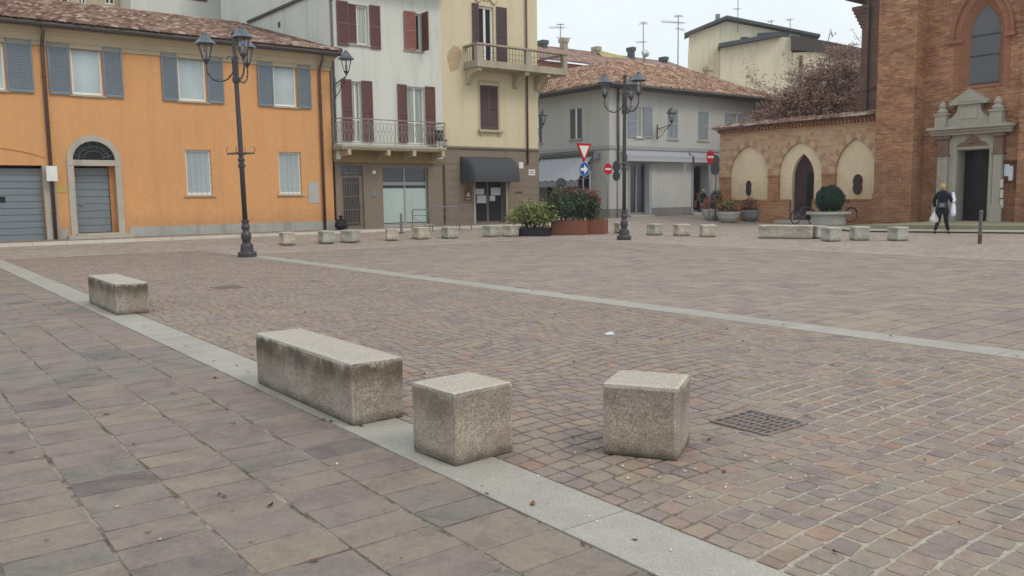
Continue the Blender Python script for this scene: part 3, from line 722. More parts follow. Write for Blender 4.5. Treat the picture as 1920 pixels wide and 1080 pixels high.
for a, b in ((X(244, 440)[0], xr+.02), (X(110, 445)[0], X(128, 445)[0])):
    m = MB(); m.box(a, b, -.035, -.003, -.2, pz); m.build('plinth', m_plinth, house)
for k, (w_, full) in enumerate([(w_, 1) for w_ in wup]):
    window(house, w_, .15, m_gblind, m_frame, sill=m_slab, mull=0, fw=.06)
    sw = .62 if k else .66
    zz = (w_[2]-.04, w_[3]+.07)
    lw = [.66, .62, .52, .58][k]; rw = [.72, .58, .56, .52][k]
    shutter(house, (w_[0]-lw-.03, w_[0]-.03, *zz), m_shutgrey, -.03, mid=False)
    shutter(house, (w_[1]+.03, w_[1]+rw+.03, *zz), m_shutgrey, -.03, mid=False)
for w_ in wlo:
    o = window(house, w_, .15, m_gblind, m_frame, sill=m_stone, mull=0, fw=.06)
    g = MB()
    for i in range(1, 5): x = w_[0]+(w_[1]-w_[0])*i/5; g.bar((x, .05, w_[2]+.02), (x, .05, w_[3]-.02), .009, 5)
    for i in range(1, 7): z = w_[2]+(w_[3]-w_[2])*i/7; g.bar((w_[0]+.01, .035, z), (w_[1]-.01, .035, z), .007, 5)
    g.build('grille', m_greyframe, o)
# door with stone surround and fan light
m = MB(); ox0, ox1 = X(130, 380)[0], X(231, 380)[0]
m.box(ox0, dxa-.001, -.05, .03, .15, zl0); m.box(dxb+.001, ox1, -.05, .03, .15, zl0); m.box(ox0, ox1, -.06, .03, zl0+.002, zl1-.002)
P1_ = arc_pts(ox0, ox1, zl1, zar-zl1+(ox1-dxb), 10); P2_ = arc_pts(fan[0], fan[1], zl1, zar-zl1, 10)
for i in range(len(P1_)-1):
    a, b, c, d = P1_[i], P1_[i+1], P2_[i+1], P2_[i]
    m._a([(a[0], -.05, a[1]), (b[0], -.05, b[1]), (c[0], -.05, c[1]), (d[0], -.05, d[1]), (a[0], .0, a[1]), (b[0], .0, b[1]), (c[0], .1, c[1]), (d[0], .1, d[1])], [(0,1,2,3), (0,4,5,1), (3,2,6,7)], .5)
m.build('door_surround', m_stone, house)
m = MB(); c0 = (fan[0]+fan[1])/2; m.quad((fan[0], .11, zl1), (fan[1], .11, zl1), (fan[1], .11, zar), (fan[0], .11, zar)); fl = m.build('fanlight', m_black, house)
m = MB(); R = (fan[1]-fan[0])/2*.95
for k in range(1, 12): t = PI*k/12; m.bar((c0+.3*math.cos(t), .06, zl1+.3*math.sin(t)), (c0+R*math.cos(t), .06, zl1+min(R*math.sin(t), (zar-zl1)*.95)), .008, 5)
for rr in (.3, R*.75): m.tube([(c0+rr*math.cos(PI*k/16), .05, zl1+rr*math.sin(PI*k/16)*.96) for k in range(17)], .008, 5)
for k in range(0, 6): t = PI*(2*k+1)/12; m.tube([(c0+(R*.82)*math.cos(t)+.07*math.cos(s*PI/4), .05, zl1+R*.8*math.sin(t)+.07*math.sin(s*PI/4)) for s in range(9)], .006, 4)
m.build('sunburst_grille', m_cap, fl)
m = MB(); da, db = X(143, 380, .4)[0], X(205, 380, .4)[0]; n = 9; dz = (zl0-.05-dz0-.02)/n
for i in range(n): m.box(da, db, .36, .40, dz0+.02+dz*i, dz0+.02+dz*(i+1)-.012)
dr = m.build('door', m_garage, house)
m = MB(); m.bar((da+.1, .3, dz0+.95), (da+.1, .36, dz0+.95), .02); m.box(da+.08, da+.22, .28, .3, dz0+.94, dz0+.97); m.build('handle', m_galv, dr)
m = MB(); m.box(db+.03, dxb, .34, .41, dz0, zl0, .5); m.build('door_reveal', m_orange, house)
m = MB(); m.box(da-.03, da, .35, .4, dz0, zl0, .5); m.box(db, db+.03, .35, .4, dz0, zl0, .5); m.build('door_frame', m_gutter, house)
m = MB(); m.box(X(126, 445)[0], X(246, 445)[0], -.36, -.002, .0, dz0-.06); m.box(dxa-.06, dxb+.06, -.2, .42, dz0-.058, dz0-.001); m.build('door_step', m_stone, house)
# garage
m = MB(); n = 11; dz = (gar[3]-gar[2]-.1)/n
for i in range(n): m.box(gar[0], gar[1], .24, .29, gar[2]+.02+dz*i, gar[2]+.02+dz*(i+1)-.014)
gd = m.build('garage_door', m_garage, house)
m = MB(); hz = X(4, 374)[1]; hx = X(3, 374)[0]; m.box(hx-.18, hx+.12, .22, .238, hz-.09, hz+.09); m.build('handle', m_blackplastic, gd)
m = MB(); m.box(gx1+.001, X(100, 380)[0]+.12, -.03, .05, .1, gar[3]); m.build('garage_jamb', m_stone, house)
m = MB(); m.box(gar[0]-.1, gx1+.1, -.3, .25, 0, gar[2]-.005); m.build('garage_threshold', m_stone, house)
m = MB(); zz = X(0, 276)[1]
for i in range(10):
    x0_, x1_ = gar[0]+(gx1+.1-gar[0])*i/10, gar[0]+(gx1+.1-gar[0])*(i+1)/10; cz = lambda x: zz-.28*((x-(gar[0]+gx1)/2)/1.6)**2
    m._a([(x0_, -.03, cz(x0_)), (x1_, -.03, cz(x1_)), (x1_, -.03, cz(x1_)+.045), (x0_, -.03, cz(x0_)+.045), (x0_, 0, cz(x0_)), (x1_, 0, cz(x1_)), (x1_, 0, cz(x1_)+.045), (x0_, 0, cz(x0_)+.045)], [(0,1,2,3),(3,2,6,7),(0,4,5,1)], .5)
m.build('arch_moulding', m_orange, house)
# meter panel, yellow plate, box on pipe
bx = F.box(578, 598, 342, 381); m = MB(); m.box(bx[0], bx[1], -.02, -.002, bx[2], bx[3]); m.box(bx[0]+.04, bx[0]+.07, -.03, -.021, bx[2]+.4, bx[2]+.45); m.build('meter_panel', paint('meter_grey', (176, 174, 168), .5, .1), house)
bx = F.box(106, 132, 347, 361)
m = MB(); m.box(bx[0], bx[1], -.012, -.004, bx[2], bx[3])
m.build('wall_plaque', paint('olive_plaque', (190, 164, 96), .7, .15), house)
# cornice, gutter, downpipes
m = MB()
cp = [(-.003, -.56), (-.05, -.56), (-.05, -.42), (-.085, -.42), (-.085, -.38), (-.12, -.26), (-.2, -.15), (-.32, -.08), (-.36, -.08), (-.36, -.02), (-.003, -.02)]; k_ = len(cp)
m._a([(xl, y, ze+z) for y, z in cp]+[(xr-y*.6, y, ze+z) for y, z in cp], [(i, k_+i, k_+(i+1) % k_, (i+1) % k_) for i in range(k_)]+[tuple(range(k_, 2*k_))], .5)
m.build('cornice', m_cornice, house)
m = MB(); pth = [(xl, -.52, ze+.02), (xr+.25, -.52, ze+.02)]; m.tube(pth, .085, 8); m.box(xl, xr+.2, -.5, 0, ze-.018, ze+.05); m.build('gutter', m_gutter, house)
for (pt, pb, y) in ((75, 105, .0), (594, 610, .0)):
    x = (X(pt, 70 if pt < 100 else 112)[0]+X(pb, 440)[0])/2
    m = MB(); m.tube([(x, -.5, ze-.02), (x, -.45, ze-.2), (x, -.12, ze-.55), (x, -.1, ze-.8), (x, -.1, .3)], .055, 8)
    for z in (1.2, 2.6, 4., 5.4): m.lathe([(.07, -.02), (.07, .02)], (x, -.1, z), 10)
    m.build('downpipe', m_ironrust, house, smooth=True)
    if pt < 100: x_pipe = x
bx = F.box(88, 104, 312, 340)
mb_ = MB(); mb_.box(-.15, .15, -.2, -.0, 0, bx[3]-bx[2]); mb_.box(-.1, .1, -.212, -.201, .08, .28)
o = mb_.build('post_box', m_white_); o.location = F.loc+BD*(x_pipe-.02)-AD*.16+Vector((0, 0, bx[2])); o.rotation_euler = (0, 0, TB)
tag(o, 'small white box fixed to the downpipe between the garage and the arched door', 'box')
# tiled roof: mono slope with verge at the right end
RT = FacA(F.b0+xr+.22, 30.0)                             # vertical plane through the verge
a_r, z_r = RT.X(457, 47); a_r = -a_r                      # depth behind facade and height of the ridge end
m = MB(); O = Vector((xl, -.6, ze+.1)); S = math.hypot(a_r+.6, z_r-ze-.1); u = Vector((0, a_r+.6, z_r-ze-.1))
coppi(m, O, (1, 0, 0), u, xr+.24-xl, S)
un = u.normalized(); R_ = O+Vector((xr+.24-xl, 0, 0))
m.quad(O, R_, R_+un*S, O+un*S, .1)
m.quad(O+un*S, R_+un*S, R_+un*S+Vector((0, 6, -1.8)), O+un*S+Vector((0, 6, -1.8)), .1)
for i in range(int(S/.38)):
    p = R_+un*(i*.38)+Vector((-.03, 0, .03)); m.bar(p, p+un*.42, .1, 8, .085)
k = int((xr-xl)/.42)
for i in range(k): p = O+un*S+Vector((i*.42, 0, .02)); m.bar(p, p+Vector((.45, 0, 0)), .12, 8, .1)
m.build('roof', m_roof, house)
m = MB(); m.prism([(0, 0), (.1, 0), (.1, .1), (0, .1)], 0, 1)
m = MB(); yb_ = min(a_r, 9.79)
m.poly([(xr, 0, ze), (xr, a_r, ze), (xr, a_r, z_r-.06), (xr, 0, ze+.16)]); m.build('gable', m_orange, house)
# ================================================================== PALE THREE STOREY HOUSE
F = FacB(30.12, 14.4); X = F.X
house = thing('pale_house', 'pale greenish white house with maroon shutters, iron railed balcony and brown ground floor', 'house', F.loc, F.rot)
x0 = X(628, 300)[0]-.02; x0 = max(x0, .0); x1 = X(833, 350)[0]; zg = X(740, 296)[1]; ztop = X(730, -14)[1]+.3
zs0 = .0
u1 = F.box(653, 690, 9, 83); u2 = F.box(776, 790, 26, 95)
d1 = F.box(660, 678, 153, 268); d2 = F.box(763, 797, 163, 270); zd = (d1[2]+d2[2])/2; d1 = (d1[0], d1[1], zd, d1[3]); d2 = (d2[0], d2[1], zd, d2[3])
u2 = (X(758, 58)[0]+.03, u2[1], u2[2], u2[3])
sd = F.box(640, 682, 310, 428); sw = F.box(718, 803, 313, 421)
m = MB(); wall_panel(m, x0, x1, zg, ztop, [H(u1, .2), H(u2, .2), H(d1, .2), H(d2, .2)]); shell(m, x0, x1, zg, ztop, 12.0); m.build('wall', m_white, house)
m = MB(); wall_panel(m, x0, x1, -.2, zg-.001, [H(sd, .18), H(sw, .2)], y=-.02); shell(m, x0, x1, -.2, zg-.002, 9.0)
m.box(x0, x1, -.075, -.021, zg-.16, zg-.03, .5); m.box(x0, x1, -.05, -.022, zg-.26, zg-.19, .5)
m.build('ground_floor_wall', m_taupe, house)
wi = window(house, u1, .18, m_gcurt, m_frame, mull=1, sill=m_stone)
c = u1; shutter(wi, (c[0]+.02, c[0]+(c[1]-c[0])*.45, c[2]+.02, c[3]-.02), m_shutred, .1)
zz = (u1[2]-.12, u1[3]+.05)
shutter(house, (X(631, 42)[0], u1[0]-.02, *zz), m_shutred, -.03); shutter(house, (u1[1]+.06, X(712, 50)[0], *zz), m_shutred, -.03)
window(house, u2, .18, m_gdark, m_frame, mull=1, sill=m_stone)
shutter(house, (X(757, 58)[0], X(778, 58)[0], u2[2]-.02, u2[3]+.04), m_shutred2, -.05)
m = MB(); m.box(u2[1]+.0, u2[1]+.05, -.5, -.03, u2[2]-.02, u2[3]+.04); m.build('shutter', m_shutred, house)
for d_, sa, sb, mu in ((d1, 641, 698, 1), (d2, 745.5, 815, 1)):
    dd = window(house, d_, .18, m_gcurt, m_frame, mull=mu, tr=(.38,), name='balcony_door')
    yy = 205
    shutter(house, (X(sa, yy)[0], d_[0]-.01, d_[2]+.05, d_[3]+.05), m_shutred, -.03); shutter(house, (d_[1]+.01, X(sb, yy)[0], d_[2]+.05, d_[3]+.05), m_shutred, -.03)
# balcony
yb = -.95; bx0 = X(642, 268, yb)[0]; bx1 = X(835, 272, yb)[0]; bz = (X(642, 272, yb)[1]+X(835, 276, yb)[1])/2
m = MB(); m.box(bx0-.03, bx1+.03, yb-.04, -.003, bz-.09, bz); m.box(bx0, bx1, yb, -.004, bz-.16, bz-.092); bal = m.build('balcony', m_slab, house)
m = MB()
for i in range(7): y_ = yb+.06+(-.1-yb)*i/7; m.box(bx0+.02, bx1-.02, y_, y_+.1, bz-.2, bz-.162)
m.box(bx0+.02, bx1-.02, -.16, -.08, bz-.62, bz-.2)
m.build('timber_soffit', m_wood, bal)
for px in (655, 729, 777, 831):
    x = X(px, 282, yb)[0]; m = MB()
    m.prism([(0, 0)], 0, 0) if False else None
    pr = [(yb-.02, bz-.165), (yb-.02, bz-.37), (yb+.25, bz-.39), (-.3, bz-.42), (-.022, bz-.55), (-.022, bz-.165)]
    m._a([(x-.07, y, z) for y, z in pr]+[(x+.07, y, z) for y, z in pr], [tuple(range(6)), tuple(range(11, 5, -1))]+[(i, 6+i, 6+(i+1) % 6, (i+1) % 6) for i in range(6)])
    m.build('bracket', m_cornice, bal)
m = MB(); rt = bz+1.0
def rail(m, p, q_, n):
    p, q_ = Vector(p), Vector(q_)
    m.bar(p+Vector((0, 0, rt-bz)), q_+Vector((0, 0, rt-bz)), .022); m.bar(p+Vector((0, 0, .1)), q_+Vector((0, 0, .1)), .012, 4); m.bar(p+Vector((0, 0, .55)), q_+Vector((0, 0, .55)), .008, 4); m.bar(p+Vector((0, 0, .86)), q_+Vector((0, 0, .86)), .01, 4)
    for i in range(n+1):
        c = p+(q_-p)*i/n; big = i % 14 == 0
        if big: m.bar(c, c+Vector((0, 0, 1.0)), .016, 4)
        else:
            e = (q_-p).normalized()*.03*(1 if i % 2 else -1)
            m.tube([c+Vector((0, 0, .1)), c+e+Vector((0, 0, .3)), c-e*.4+Vector((0, 0, .5)), c+e+Vector((0, 0, .68)), c+Vector((0, 0, .86))], .008, 4)
rail(m, (bx0, yb+.02, bz), (bx1, yb+.02, bz), 56); rail(m, (bx0, yb+.02, bz), (bx0, -.02, bz), 10); rail(m, (bx1, yb+.02, bz), (bx1, -.02, bz), 10)
m.build('railing', m_bars, bal)
pb = F.X(825, 250, -.5)[0]
t = thing('folded_chair', 'dark folded chair leaning at the right end of the iron railed balcony', 'chair', F.loc+BD*pb-AD*.45+Vector((0, 0, bz)), TB)
m = MB(); m.box(-.2, .2, -.02, .02, .3, .75); m.build('backrest', m_blackplastic, t)
m = MB(); m.box(-.2, .2, -.3, -.02, .3, .34); m.build('seat', m_blackplastic, t)
for sx in (-.18, .18): 
    m = MB(); m.bar((sx, .0, 0), (sx, .0, .9), .015, 5); m.bar((sx, -.28, 0), (sx, -.26, .3), .015, 5); m.build('leg', m_galv, t)
# ground floor doors
dd = window(house, (sd[0], sd[1], X(660, 327)[1], sd[3]), .14, m_gdim, m_taupeframe, mull=1, name='transom_window')
zt_ = X(660, 328)[1]
m = MB(); m.box(sd[0], sd[0]+.12, .06, .12, sd[2], zt_-.01); m.box(sd[1]-.16, sd[1], .06, .12, sd[2], zt_-.01); m.box(sd[0]+.12, sd[1]-.16, .06, .12, zt_-.12, zt_-.01); m.box(sd[0]+.12, sd[1]-.16, .06, .12, sd[2], sd[2]+.1)
for i in range(9): x = sd[0]+.17+(sd[1]-sd[0]-.38)*i/8; m.bar((x, .05, sd[2]+.08), (x, .05, zt_-.1), .012, 5)
for k in (.1, .35, .6, .85): z = sd[2]+(zt_-sd[2])*k; m.box(sd[0]+.12, sd[1]-.16, .04, .055, z-.015, z+.015)
gt = m.build('grille_door', m_taupeframe, house)
m = MB(); m.quad((sd[0], .13, sd[2]), (sd[1], .13, sd[2]), (sd[1], .13, zt_), (sd[0], .13, zt_)); m.build('pane', glass('hall_glass', (62, 52, 46), .2, .4), gt)
m = MB(); m.bar((sd[1]-.08, .0, sd[2]+1.0), (sd[1]-.08, .06, sd[2]+1.0), .02); m.box(sd[1]-.2, sd[1]-.07, -.01, .01, sd[2]+.99, sd[2]+1.02); m.build('handle', m_galv, gt)
zm = X(760, 346)[1]
window(house, (sw[0], sw[1], zm+.03, sw[3]), .16, m_gdim, m_greyframe, mull=1, fw=.05, name='shop_transom')
s2 = window(house, (sw[0], sw[1], sw[2], zm+.02), .16, m_gdark, m_greyframe, mull=1, fw=.045, name='shop_window')
m = MB(); xc = (sw[0]+sw[1])/2; zf = X(760, 353)[1]; zf0 = X(760, 417)[1]
m.box(sw[0]+.06, xc-.04, .12, .135, zf0, zf); m.box(xc+.04, sw[1]-.06, .12, .135, zf0, zf); m.build('frosted_film', m_gfrost, s2)
m = MB(); m.box(sw[0]-.06, sw[1]+.18, -.12, -.021, sw[2]-.08, sw[2]-.01); m.build('shop_sill', m_stone, house)
m = MB(); m.box(sd[0]-.15, sd[1]+.15, -.3, -.021, .2, sd[2]-.01); m.build('doorstep', m_stone, house)
bx = F.box(698, 704, 320, 326); m = MB(); m.box(bx[0], bx[1], -.035, -.021, bx[2], bx[3]); m.build('number_plate', m_white_, house)
bx = F.box(697, 706, 356, 368); m = MB(); m.box(bx[0], (bx[0]+bx[1])/2, -.05, -.021, bx[2], bx[3]); m.box((bx[0]+bx[1])/2+.005, bx[1], -.05, -.021, bx[2], (bx[2]+bx[3])/2); m.build('intercom', m_galv, house)
bx = F.box(624, 629, 273, 299); m = MB(); m.box(bx[0]+.06, bx[1]+.06, -.3, -.15, bx[2], bx[3]); m.box(bx[0]+.08, bx[1]+.04, -.15, -.0, bx[3]-.1, bx[3]-.06); o = m.build('hanging_sign', m_white_, None)
o.location = F.loc; o.rotation_euler = (0, 0, TB); tag(o, 'narrow white vertical sign sticking out beside the corner of the orange house', 'sign')
bx = F.box(629, 645, 271, 288); m = MB(); m.box(bx[0], bx[1], -.026, -.021, bx[2], bx[3]); m.build('red_patch', plaster('faded_red_patch', (150, 112, 98), .25, .5), house)
px_ = (X(616, 60)[0]+X(632, 260)[0])/2
m = MB(); m.tube([(px_, -.1, ztop-.3), (px_, -.1, bz+.1)], .05, 8); 
for z in (5., 7., 9.): m.lathe([(.065, -.02), (.065, .02)], (px_, -.1, z), 10)
m.build('downpipe', m_pipe, house, smooth=True)
x = x1-.04; m = MB(); m.tube([(x, -.06, zg-.3), (x, -.06, .3)], .03, 6); m.build('cable_pipe', m_gutter, house)
# projecting eaves
m = MB(); m.box(x0-.3, x1+.1, -.7, .1, ztop-.0, ztop+.16); m.build('eaves', m_gutter, house)
m = MB(); coppi(m, (x0-.3, -.75, ztop+.18), (1, 0, 0), (0, 1, .35), x1-x0+.4, 4.5); m.quad((x0-.3, -.75, ztop+.18), (x1+.1, -.75, ztop+.18), (x1+.1, 12, ztop+4.64), (x0-.3, 12, ztop+4.64), .1); m.build('roof', m_roof, house)
m = MB(); m.poly([(x0, 0, ztop+.001), (x0, 12, ztop+.001), (x0, 12, ztop+4.55), (x0, 0, ztop+.4)]); m.build('gable', m_white, house)
# side wall above the orange roof (with a raking lower gable line and a small vent)
LF = FacA(14.4, 30.12); pA = LF.X(470, 38); pB = LF.X(556, 0)
m = MB(); y0_, y1_ = -pA[0], -pB[0]
dy, dz_ = y1_-y0_, pB[1]-pA[1]
m.bar((-.06+x0, y0_+dy*-.1, pA[1]-dz_*.1), (-.06+x0, y1_-.0+dy*.6, pB[1]+dz_*.6), .07, 4); m.build('raking_flashing', m_gutter, house)
v = LF.X(519, 46); m = MB(); m.box(x0-.012, x0-.002, -v[0]-.12, -v[0]+.12, v[1]-.12, v[1]+.12); m.build('vent', m_gutter, house)
# ================================================================== YELLOW HOUSE
xw1 = x1; x0 = x1+.002
house = thing('yellow_house', 'tall yellow ochre house with wrap-around corner balcony, plum shutters and brown ground floor', 'house', F.loc, F.rot)
x1 = X(1010, 350)[0]; zg = X(920, 276)[1]; ztop = X(915, -40)[1]+1.0
du = F.box(897, 926, 12, 118); wl = F.box(900, 934, 160, 243); dg = F.box(891, 948, 330, 420)
m = MB(); wall_panel(m, x0, x1, zg, ztop, [H(du, .2), H(wl, .12)]); shell(m, x0, x1, zg, ztop, 6.); m.build('wall', m_yellow, house)
m = MB(); wall_panel(m, x0, x1, -.2, zg-.001, [H(dg, .3)], y=-.02); shell(m, x0, x1+.001, -.2, zg-.002, 6.)
m.box(x0, x1+.05, -.09, -.021, zg-.09, zg-.01, .5)
z = .75
while z < zg-.3:                                          # rusticated bands
    if z < dg[3]: m.box(x0+.03, dg[0]-.12, -.034, -.021, z-.2, z+.12, .5); m.box(dg[1]+.12, x1, -.034, -.021, z-.2, z+.12, .5)
    else: m.box(x0+.03, x1, -.034, -.021, z-.2, z+.12, .5)
    z += .34
m.build('ground_floor_wall', m_taupe, house)
window(house, du, .18, m_gdark, m_frame, mull=1, name='balcony_door', fw=.09)
shutter(house, (X(885, 60)[0], du[0]-.01, du[2]+.05, du[3]+.05), m_shutplum, -.03); shutter(house, (du[1]+.12, X(949, 60)[0], du[2]+.05, du[3]+.05), m_shutplum, -.03)
xm = (wl[0]+wl[1])/2
shutter(house, (wl[0]+.01, xm-.004, wl[2]+.02, wl[3]-.02), m_shutplum, .06); shutter(house, (xm+.004, wl[1]-.01, wl[2]+.02, wl[3]-.02), m_shutplum, .06)
m = MB(); m.box(wl[0]-.14, wl[1]+.2, -.16, -.003, wl[2]-.12, wl[2]-.02); m.box(wl[0]-.04, wl[0]+.06, -.1, -.003, wl[2]-.24, wl[2]-.121); m.box(wl[1]-.06, wl[1]+.06, -.1, -.003, wl[2]-.24, wl[2]-.121)
m.box(wl[0]-.1, wl[0]-.002, -.02, -.003, wl[2]-.01, wl[3]+.08); m.box(wl[1]+.002, wl[1]+.1, -.02, -.003, wl[2]-.01, wl[3]+.08); m.box(wl[0]-.1, wl[1]+.1, -.022, -.003, wl[3]+.082, wl[3]+.2)
m.build('window_surround', m_cornice, house)
m = MB()                                                   # scroll ornament over the balcony door
for s_ in (-1, 1):
    cx = (du[0]+du[1])/2; m.tube([(cx+s_*(.05+.07*k), -.04, du[3]+.22+.1*math.sin(k*.9)) for k in range(9)], .035, 5)
m.build('scroll_ornament', m_cornice, house)
# exposed brick patch
c0 = X(852, 108); R1 = random.Random(5)
pts = []; K = 22
for k in range(K):
    t = 2*PI*k/K; rx, rz = .34, .56; pts.append((c0[0]+rx*math.cos(t)*R1.uniform(.8, 1.15)+.1*math.sin(t), c0[1]+rz*math.sin(t)*R1.uniform(.85, 1.1)))
m = MB(); m.prism(pts, -.006, -.001); m.build('exposed_brick', m_patch, house)
# balcony: concrete slab, corner posts, parapet rail, grid panels; wraps round the right corner
yb = -1.0; bx0 = X(896, 120, yb)[0]-.02; bx1 = X(1064, 138, yb)[0]; bzt = (X(900, 117, yb)[1]+X(1060, 134, yb)[1])/2; bzb = (X(900, 126, yb)[1]+X(1060, 140, yb)[1])/2; rz = (X(900, 82, yb)[1]+X(1060, 98, yb)[1])/2
yr = 1.3
m = MB(); m.box(bx0, bx1, yb, -.003, bzb+.06, bzt-.05); m.box(bx0-.04, bx1+.04, yb-.04, -.004, bzb, bzb+.058)
m.box(x1+.003, bx1, -.002, yr, bzb+.06, bzt-.05); m.box(x1+.003, bx1+.04, -.0035, yr, bzb, bzb+.058)
m.box(bx0, bx1, yb, yb+.14, bzt-.049, bzt+.12); m.box(bx0, bx0+.14, yb+.141, -.003, bzt-.049, bzt+.12); m.box(bx1-.14, bx1, yb+.141, yr, bzt-.049, bzt+.12)
bal = m.build('balcony', m_slab, house)
m = MB()
pw = .3
for (a, b, c, d) in ((bx0, bx0+pw, yb, yb+.22), (bx1-.25, bx1, yb, yb+.2), ((bx0+bx1)/2+.1, (bx0+bx1)/2+.35, yb, yb+.15)): m.box(a+.001, b, c+.001, d, bzt+.121, rz-.07)
m.box(bx0-.04, bx1+.05, yb-.05, yb+.2, rz-.069, rz); m.box(bx0-.04, bx0+.2, yb+.201, -.003, rz-.069, rz); m.box(bx1-.18, bx1+.05, yb+.201, yr, rz-.069, rz)
m.build('parapet', m_slab, bal)
m = MB()
n = 26
for i in range(n): x = bx0+pw+(bx1-bx0-pw-.25)*(i+.5)/n; m.bar((x, yb+.08, bzt+.1), (x, yb+.08, rz-.05), .009, 4)
for k in (.25, .6): z = bzt+.12+(rz-bzt-.2)*k; m.bar((bx0+pw, yb+.085, z), (bx1-.2, yb+.085, z), .008, 4); m.bar((bx1-.08, yb+.2, z), (bx1-.08, yr, z), .008, 4)
for i in range(10): y_ = yb+.3+(yr-yb-.3)*i/10; m.bar((bx1-.08, y_, bzt+.1), (bx1-.08, y_, rz-.05), .009, 4)
for i in range(4): y_ = yb+.3+i*.18; m.bar((bx0+.08, y_, bzt+.1), (bx0+.08, y_, rz-.05), .009, 4)
m.build('railing', m_gutter, bal)
for x in (bx0+.15, (bx0+bx1)/2+.2, x1+.2):
    m = MB(); pr = [(yb+.05, bzb-.002), (yb+.05, bzb-.14), (yb+.45, bzb-.22), (-.3, bzb-.38), (-.16, bzb-.62), (-.003, bzb-.66), (-.003, bzb-.002)]
    if x > x1: x = x1-.12
    m._a([(x-.1, y, z) for y, z in pr]+[(x+.1, y, z) for y, z in pr], [tuple(range(7)), tuple(range(13, 6, -1))]+[(i, 7+i, 7+(i+1) % 7, (i+1) % 7) for i in range(7)])
    m.build('bracket', m_cornice, bal)
m = MB(); pr = [(x1+.004, bzb-.001), (bx1-.05, bzb-.001), (x1+.75, bzb-.3), (x1+.35, bzb-.62), (x1+.2, bzb-1.1), (x1+.004, bzb-1.2)]; m.prism(pr, .25, .5); m.build('bracket', m_cornice, bal)
xp = (X(983, 20)[0]+X(988, 280)[0])/2
m = MB(); m.tube([(xp, -.1, ztop), (xp, -.1, X(988, 308)[1])], .045, 8); m.build('downpipe', m_ironrust, house, smooth=True)
# awning: ribbed quarter-round canopy
ax0, ax1 = X(884, 318, -.9)[0], X(979, 318, -.9)[0]; az1 = X(925, 295, 0)[1]; az0 = X(925, 341, -.9)[1]
dep = .95; hh = az1-az0
def canopy(yend, y_at):
    pass
m = MB(); nth = 9; rows = []
for k in range(nth+1):
    t = PI/2*k/nth; rows.append((-.03-dep*math.sin(t), az0+.1+(hh-.1)*math.cos(t)))
rows.append((-.03-dep, az0))
e = .22
L_ = []
for (y, z) in rows:
    L_.append((y, z))
for i in range(len(L_)-1):
    (ya, za), (yb_, zb_) = L_[i], L_[i+1]
    m.quad((ax0+e, ya, za), (ax1-e, ya, za), (ax1-e, yb_, zb_), (ax0+e, yb_, zb_), .5)
    # rounded ends
for (xe, sgn) in ((ax0+e, -1), (ax1-e, 1)):
    for i in range(len(L_)-1):
        (ya, za), (yb_, zb_) = L_[i], L_[i+1]
        for k in range(4):
            def pt(y, z, k): ph = PI/2*k/4; return (xe+sgn*e*math.sin(ph), -.03+(y+.03)*(math.cos(ph) if k else 1), z)
            m.quad(pt(ya, za, k), pt(ya, za, k+1), pt(yb_, zb_, k+1), pt(yb_, zb_, k), .5)
m.build('awning', m_awn, house, smooth=False)
# door leaves with papers
gd_ = window(house, dg, .28, m_gdark, m_taupeframe, mull=1, fw=.09, name='shop_door')
m = MB(); 
for (a, b, c, d) in ((.1, .4, .62, .74), (.16, .46, .44, .60), (.62, .94, .6, .76), (.58, .76, .48, .59)): m.box(dg[0]+(dg[1]-dg[0])*a, dg[0]+(dg[1]-dg[0])*b, .25, .2545, dg[2]+(dg[3]-dg[2])*c, dg[2]+(dg[3]-dg[2])*d)
m.build('notices', m_paper, gd_)
m = MB(); m.box(dg[0]-.1, dg[0]-.002, -.045, -.021, dg[2], dg[3]+.02); m.box(dg[1]+.002, dg[1]+.1, -.045, -.021, dg[2], dg[3]+.02); m.build('door_jamb', m_stone, house)
m = MB(); m.box(dg[0]-.15, dg[1]+.15, -.4, .28, .15, dg[2]-.005); m.box(dg[0]-.4, dg[1]+.4, -.75, -.021, .1, dg[2]-.1); m.build('doorstep', m_stone, house)
def wallsign(name, label, bx, mat, off=.021, th=.02, cat='sign'):
    o = thing(name, label, cat, F.loc+BD*((bx[0]+bx[1])/2)-AD*off+Vector((0, 0, bx[2])), F.rot)
    w2 = (bx[1]-bx[0])/2; m = MB(); m.box(-w2, w2, -th, 0, 0, bx[3]-bx[2]); m.build('plate', mat, o, bevel=.004); return o, w2, bx[3]-bx[2]
o, w2, hh = wallsign('letter_sign', 'brown plaque with a white letter A left of the shop door under the charcoal awning', F.box(870, 883, 351, 377), paint('sign_brown', (104, 76, 56)), .035)
m = MB(); y = -.028; s = hh*.34
for (p, q_) in (((-s*.42, .12), (0, 1)), ((s*.42, .12), (0, 1)), ((-s*.26, .42), (s*.26, .42))):
    z0 = hh*.25; m.bar((p[0], y, z0+p[1]*s*1.1), (q_[0], y, z0+q_[1]*s*1.1), s*.09, 4)
m.box(-s*.5, s*.5, y-.003, y+.003, hh*.14, hh*.18)
m.build('lettering', m_white_, o)
o, w2, hh = wallsign('street_plate', 'small white street name plate on the brown wall right of the charcoal awning', F.box(990, 1002, 318, 329), m_white_, .035)
m = MB()
for i, zz in enumerate((.6, .3)):
    x = -w2*.7
    while x < w2*.6: l = random.uniform(.015, .03); m.box(x, x+l, -.024, -.021, hh*zz, hh*(zz+.16)); x += l+.012
m.build('lettering', m_signback, o)
bx = F.box(965, 978, 359, 362.5); m = MB(); x = bx[0]
while x < bx[1]: l = random.uniform(.03, .05); m.box(x, x+l, -.045, -.035, bx[2], bx[3]); x += l+.02
m.build('wall_lettering', m_gutter, house)
o, w2, hh = wallsign('small_white_sign', 'white square panel half hidden behind the right end of the charcoal awning', F.box(972, 980, 304, 316), m_white_, .035)
